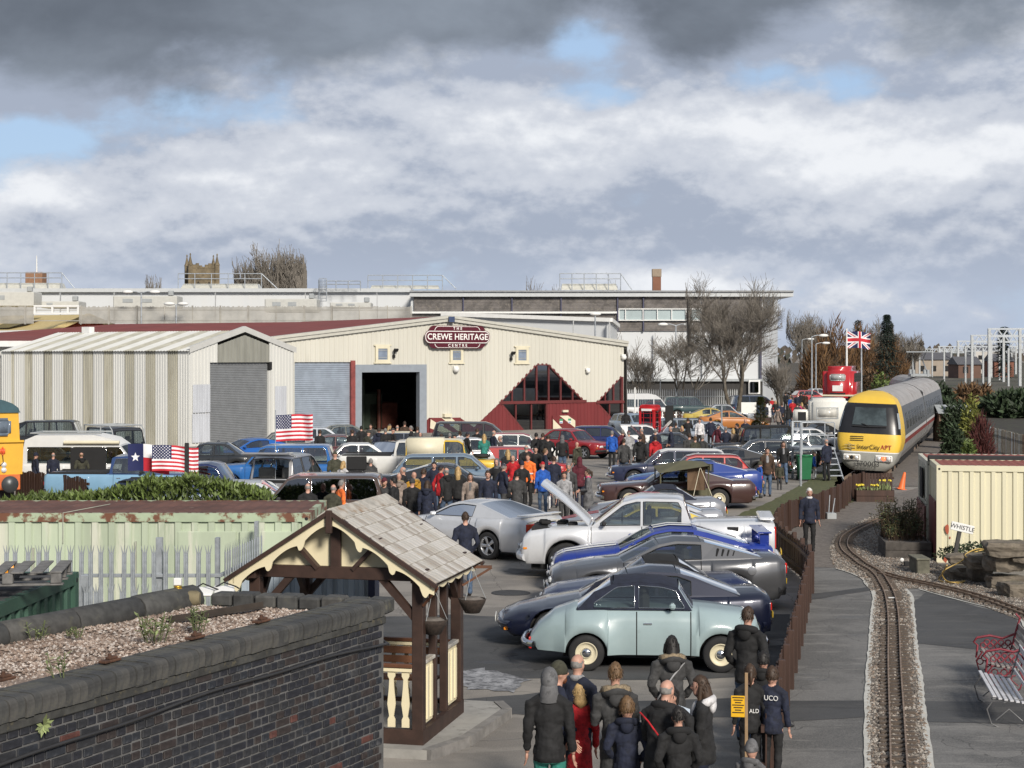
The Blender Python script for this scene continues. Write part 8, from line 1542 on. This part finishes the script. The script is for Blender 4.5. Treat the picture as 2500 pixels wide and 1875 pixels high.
m = MB(); [m.bbox((-.09, -.017, 1.3-k*.028), (.13-.03*(k % 3), .003, .011), .001) for k in range(7)]; obj('print', m, m_dark, nb_)
# singles near the cars and platform
person(1136, 1251, 1.8, 8, 'pocket', 'N', 'J', 'bs', 'standing alone beside the gazebo roof and silver coupe'); person(1976, 1192, 1.66, 178, 'stand', 'N', 'K', 'ws', 'with white hair walking along the platform path', 'shirt:N scarf:W', garment='uniform'); person(1987, 1106, 1.12, -105, 'stand', 'B', 'L', 'bs', 'by the green bin at the steel steps', '', 'short'); person(1873, 1093, 1.78, 176, 'stand', 'C', 'J', 'ks', 'with pale sweater at the edge of the grass', 'shirt:L fur', 'hip'); person(1912, 1077.5, 1.7, 182, 'walk', 'K', 'J', 'bl', 'with long curly hair beside the grass', 'shirt:L', 'short', garment='leather jacket'); person(1903, 1131, 1.02, 175, 'stand', 'O', 'D', 'bs', 'held by the hand at the grass edge', '', 'hip'); person(1855, 1128, 1.3, -70, 'stand', 'B', 'D', '', 'with green knitted hat at the grass edge', 'beanie:O', 'hip')
# middle of the yard, written as: column, head row, height, facing, pose, top, legs, hair, extra, cut, place
for a in ((1523, 1071, 1.76, 4, 'walk', 'D', 'J', 'bs', '', 'hip', 'striding away in the open middle of the yard'), (1562, 1065, 1.76, -6, 'walk', 'K', 'K', 'k', 'beanie:K hood', 'hip', 'walking away between the striding man and the red jacket'), (1600, 1065, 1.76, 3, 'walk', 'R', 'K', 'bs', 'hood', 'hip', 'walking away in front of the white small saloon'), (1494, 1052, 1.72, -20, 'stand', 'B', 'K', 'gs', '', 'hip', 'by the dark blue hatchback'), (1520, 1049, 1.74, 30, 'stand', 'M', 'K', 'gs', '', 'short', 'talking beside the white small saloon'), (1535, 1052, 1.7, 10, 'stand', 'L', 'G', 'gs', 'cap:M', 'short', 'with a cap beside the white small saloon'), (1567, 1046, 1.76, 60, 'stand', 'C', 'K', 'gd', '', 'short', 'with bald head looking into the white small saloon'), (1600, 1047.5, 1.76, 0, 'stand', 'N', 'K', 'gs', 'cap:L', 'hip', 'with a pale cap at the white saloon bonnet'), (1638, 1041, 1.78, 80, 'pocket', 'N', 'N', 'gd', '', 'hip', 'upright in a suit by the raised bonnet'),
    (1309, 1057, 1.75, 20, 'stand', 'K', 'K', 'ks', '', 'hip', 'at the left of the group by the white and red saloon'), (1325, 1058, 1.75, -20, 'stand', 'K', 'K', 'bs', '', 'hip', 'second in the group by the white and red saloon'), (1338, 1062, 1.75, 0, 'pocket', 'K', 'K', 'bs', '', 'hip', 'third in the group by the white and red saloon'), (1372.5, 1063, 1.75, 0, 'stand', 'K', 'J', '', 'hoodup:G', 'short', 'with grey hood and jeans by the red saloon'), (1409, 1079, 1.65, 40, 'stand', 'O', 'K', 'l', 'fur', 'hip', 'with fur hood before the red saloon wheel'), (1308, 1090, 1.74, 170, 'stand', 'K', 'K', 'ks', '', 'hip', 'with curly dark hair facing the camera'), (1285, 1087, 1.74, 10, 'pocket', 'K', 'K', 'gd', '', 'hip', 'with cropped head beside the red small saloon'), (1331, 1095, 1.7, -80, 'stand', 'N', 'K', 'ls', '', 'hip', 'seen sideways in the central crowd'), (1352, 1114, 1.74, 0, 'stand', 'N', 'N', 'bs', '', 'hip', 'with back turned in the central crowd'), (1289, 1108, 1.78, 160, 'stand', 'H', 'K', 'bs', 'band', 'hip', 'facing the yellow hat'), (1274, 1125, 1.74, 0, 'pocket', 'K', 'K', '', 'beanie:N', 'hip', 'with bright knitted hat beside the hi-vis man'), (1325, 1128, 1.72, 10, 'stand', 'B', 'J', 'k', 'cap:R', 'hip', 'with red cap in the central crowd'), (1388, 1131, 1.78, 172, 'stand', 'D', 'K', 'gs', 'beard:g shirt:L', 'hip', 'bearded and facing the camera'), (1415, 1117, 1.74, 0, 'stand', 'M', 'N', '', 'hoodup:M', 'hip', 'with hood up behind the grey coat'), (1377, 1152, 1.64, 178, 'stand', 'L', 'D', 'bs', '', 'hip', 'facing the camera behind the raised silver bonnet'), (1436, 1145.6, 1.68, 85, 'clasp', 'G', 'D', 'bp', 'bag:E scarf:P', 'knee', 'with tan handbag right of the raised bonnet'), (1338, 1168, 1.05, 175, 'stand', 'N', 'W', 'bs', '', 'hip', 'peering past the raised silver bonnet'),
    (1213, 1121, 1.76, 165, 'pocket', 'K', 'J', '', 'hoodup:G', 'hip', 'with grey hood beside the red small saloon'), (1205, 1051, 1.76, -60, 'stand', 'N', 'N', 'gd', '', 'hip', 'beside the black people carrier'), (1191, 1149, 1.78, 178, 'stand', 'N', 'N', 'bs', '', 'hip', 'right of the strolling couple'), (1148, 1155, 1.68, 182, 'walk', 'E', 'K', 'bl', 'shirt:G', 'long', 'left of the strolling couple'), (1091, 1142, 1.78, 30, 'walk', 'K', 'J', 'gd', 'hood', 'hip', 'with shaven head passing the black fastback'), (939, 1167, 1.74, 160, 'stand', 'D', 'K', 'k', 'cap:M beard:l', 'hip', 'with maroon cap above the gazebo ridge'), (962, 1165.5, 1.78, 75, 'stand', 'K', 'K', 'ks', '', 'hip', 'laughing with the man in the cap'), (1006.5, 1168, 1.7, 0, 'stand', 'K', 'J', '', 'beanie:D', 'hip', 'with striped bobble hat behind the gazebo roof'), (1043, 1174, 1.68, -10, 'stand', 'N', 'N', 'bl', 'hood', 'long', 'with long hair behind the gazebo roof'), (1011, 1152, 1.66, 20, 'stand', 'Y', 'J', 'b', 'fur', 'hip', 'with fur hood in front of the black fastback'), (1034, 1145, 1.74, -30, 'stand', 'N', 'K', 'bs', '', 'hip', 'bending to the black fastback'), (974, 1155, 1.68, 0, 'stand', 'E', 'K', 'b', 'fur', 'hip', 'with pale fur hood in front of the black fastback'),
    (833, 1172, 1.74, -60, 'stand', 'H', 'K', 'gs', 'band', 'hip', 'beside the brown off roader'), (810, 1184, 1.74, -10, 'bend', 'O', 'K', 'gd', '', 'hip', 'bending beside the hi-vis vest'), (751.5, 1180, 1.74, 8, 'pocket', 'K', 'K', 'gd', '', 'hip', 'with round badge on the back by the hedge end'), (738, 1163, 1.76, -60, 'stand', 'K', 'K', 'k', 'hat:K', 'hip', 'with wide brimmed hat by the brown off roader'), (757, 1163, 1.76, 160, 'stand', 'D', 'K', 'gs', '', 'hip', 'grey haired behind the wide brimmed hat'), (818, 1103, 1.78, 10, 'stand', 'F', 'F', 'k', 'cap:F', 'hip', 'before the white saloon'), (838, 1126, 1.65, -40, 'stand', 'W', 'D', 'yo', '', 'hip', 'with blonde hair behind the camouflage coat'), (887, 1187, 1.25, 0, 'stand', 'K', 'K', 'b', 'pack:P', 'hip', 'with pink rucksack above the gazebo ridge'), (865, 1119, 1.74, 0, 'stand', 'K', 'K', 'k', 'beanie:K', 'hip', 'beside the black display stand'),
    (860, 1049, 1.78, 0, 'stand', 'K', 'K', 'bs', '', 'long', 'at the left jamb of the open doorway'), (894, 1053, 1.74, -40, 'bend', 'O', 'K', 'k', 'cap:O', 'hip', 'with flat cap before the open doorway'), (925, 1045, 1.76, 0, 'stand', 'N', 'K', 'bs', 'hood', 'hip', 'with pale collar before the doorway'), (941, 1046, 1.74, 20, 'stand', 'K', 'K', 'gs', '', 'hip', 'grey haired in the doorway crowd'), (959, 1046, 1.72, -50, 'stand', 'K', 'K', 'b', 'cap:D', 'hip', 'with grey cap in the doorway crowd'), (988, 1029, 1.78, 0, 'stand', 'C', 'K', 'bs', '', 'long', 'tallest in the doorway crowd'), (1019, 1042, 1.76, 0, 'stand', 'D', 'K', 'bs', 'pack:D', 'hip', 'with rucksack at the right jamb'), (1026, 1056, 1.6, 170, 'stand', 'E', 'K', 'l', 'fur', 'hip', 'facing out below the rucksack'), (1078, 1060, 1.68, 60, 'stand', 'M', 'K', 'bs', '', 'hip', 'before the striped emergency door'), (1123, 1051.5, 1.66, 30, 'stand', 'W', 'D', 'bp', '', 'hip', 'with ponytail beside the maroon wall'), (1165, 1046, 1.76, -30, 'stand', 'K', 'K', 'bs', '', 'hip', 'beside the black people carrier roof'), (781, 1050, 1.72, 0, 'stand', 'K', 'K', 'bs', '', 'hip', 'before the blue grey shutter'),
    (533.5, 1077.6, 1.4, 175, 'stand', 'T', 'K', 'k', 'beanie:N', 'hip', 'left of the bright blue coupe'), (87, 1105, 1.6, -50, 'stand', 'N', 'N', '', 'beanie:N', 'hip', 'with dark hat nearest the locomotive'), (130, 1105, 1.6, 10, 'stand', 'N', 'N', 'gd', '', 'hip', 'with pink scalp beside the camper van'), (199, 1105, 1.6, 30, 'pocket', 'O', 'K', 'ld', 'hood:K', 'hip', 'with ginger scalp before the camper side door'),
    (1877.5, 977.6, 1.7, 10, 'walk', 'W', 'K', 'bl', '', 'knee', 'with black handbag at the yard entrance'), (1885, 971, 1.74, 0, 'walk', 'R', 'K', 'bs', '', 'hip', 'among the far crowd at the entrance'), (1909, 984, 1.74, 20, 'stand', 'N', 'J', 'bs', '', 'hip', 'left in the pair by the golden conifer'), (1924, 990, 1.72, -10, 'walk', 'K', 'J', 'kl', '', 'hip', 'right in the pair by the golden conifer'), (1912, 1010, 1.3, 0, 'walk', 'K', 'J', 'bs', '', 'hip', 'small beside the pair at the conifer'), (1947, 984, 1.78, 0, 'stand', 'D', 'J', 'bs', 'band', 'hip', 'with striped back at the entrance'), (1958, 983, 1.68, 10, 'walk', 'P', 'D', 'yl', '', 'hip', 'with pale scarf at the entrance'), (1972.5, 981, 1.76, 0, 'walk', 'K', 'K', 'ks', '', 'hip', 'left of the caravan'), (1936, 1040, 1.2, 40, 'stand', 'K', 'W', 'kl', '', 'hip', 'low beside the white hatchback'), (2018, 1072.6, 1.72, 30, 'stand', 'N', 'K', 'gd', '', 'hip', 'behind the steel platform rails'), (1679.5, 1020.6, 1.76, -10, 'face', 'K', 'K', 'bs', '', 'hip', 'drinking behind the slate blue estate'), (1708, 1022, 1.74, 170, 'stand', 'W', 'K', 'bs', '', 'short', 'facing the camera in the back row'), (1735, 1020, 1.76, 0, 'stand', 'N', 'K', 'bs', '', 'hip', 'right of the white shirt in the back row'), (1820, 1022, 1.76, 160, 'stand', 'N', 'K', 'gd', '', 'hip', 'at the foot of the golden conifer'), (1815.6, 1040, 1.7, 150, 'stand', 'N', 'K', 'gd', '', 'hip', 'lower of the two by the golden conifer'), (1790, 1046, 1.66, 10, 'stand', 'E', 'K', 'yo', '', 'hip', 'blonde beside the black jeep'), (1683, 1058.5, 1.74, 0, 'stand', 'D', 'K', 'bs', '', 'hip', 'left of the trio at the charcoal bonnet'), (1697, 1065, 1.72, 20, 'stand', 'O', 'K', 'ls', '', 'hip', 'middle of the trio at the charcoal bonnet'), (1715, 1062, 1.74, -30, 'stand', 'D', 'K', 'gs', '', 'hip', 'right of the trio at the charcoal bonnet'), (1527.6, 1001.6, 1.78, 0, 'stand', 'K', 'K', '', 'hoodup:K', 'hip', 'alone between the hall corner and the telephone box')):
    person(a[0], a[1], a[2], a[3], a[4], a[5], a[6], a[7], a[10], a[8], a[9])
for i, (px, c) in enumerate(((1918, 'K'), (1930, 'D'), (1946, 'N'), (1956, 'K'), (1966, 'C'), (1984, 'K'))): person(px, 958+(i % 3)*2, 1.74, (0, 30, 180, 10, -20, 0)[i], 'stand', c, 'K', 'bs', 'in the distant crowd at the gate, %s from the factory' % ('first', 'second', 'third', 'fourth', 'fifth', 'sixth')[i])
EX = 'first second third fourth fifth sixth seventh eighth ninth tenth'.split()
for zone, pts in (('left of the hi-vis man', ((1240, 1098, 'K'), (1252, 1112, 'R'), (1228, 1132, 'N'), (1262, 1150, 'D'))), ('before the black people carrier', ((1098, 1058, 'N'), (1110, 1062, 'E'), (1140, 1056, 'K'), (1182, 1060, 'T'), (1222, 1064, 'D'))), ('inside the open doorway', ((882, 1040, 'K'), (905, 1036, 'D'), (950, 1036, 'N'), (970, 1038, 'O'), (1004, 1040, 'K'))), ('near the yellow off roader', ((905, 1120, 'D'), (1060, 1128, 'N'), (1075, 1136, 'R'), (1118, 1140, 'K'), (985, 1140, 'K'))), ('on the entrance road', ((1868, 985, 'N'), (1893, 978, 'K'), (1900, 995, 'E'), (1935, 976, 'R'), (1965, 990, 'K'), (1980, 975, 'N'), (1930, 968, 'B'))), ('between telephone box and jeep', ((1650, 1032, 'D'), (1665, 1040, 'K'), (1752, 1036, 'M'), (1772, 1042, 'N'), (1800, 1034, 'K')))):
    for i, (px, yh, c) in enumerate(pts): person(px, yh, 1.66+.03*(i % 5), (10, 170, -60, 0, 80, 30, -150)[i % 7], ('stand', 'pocket', 'walk', 'hold')[i % 4], c, 'KJDN'[i % 4], ('bs', 'gs', 'yl', 'ks', 'gd')[(i*2+len(zone)) % 5], '%s, %s of its cluster from left' % (zone, EX[sorted(p[0] for p in pts).index(px)]), ('', 'hood', 'cap:N', '')[i % 4])
t = thing('display_stand', 'black display stand with sloping top beside the crowd', 'display stand', None, (at(895, 50), 50, 0)); obj('post', MB().bbox((-.35, 0, 1.0), (.08, .08, 2.0), .01), m_dark, t); obj('screen', MB().bbox((-.3, .0, 1.95), (.6, .12, .4), .02), m_dark, t); obj('hood', MB().add([(-.1, -.3, 1.0), (.6, -.3, 1.0), (.75, .2, 1.15), (.35, .0, 1.45), (-.05, .1, 1.4)], [(0, 1, 3, 4), (1, 2, 3)]), m_dark, t); obj('cabinet', MB().bbox((.1, .1, .6), (.45, .4, 1.2), .02), mat('army_green', (.1, .12, .07), .6), t)
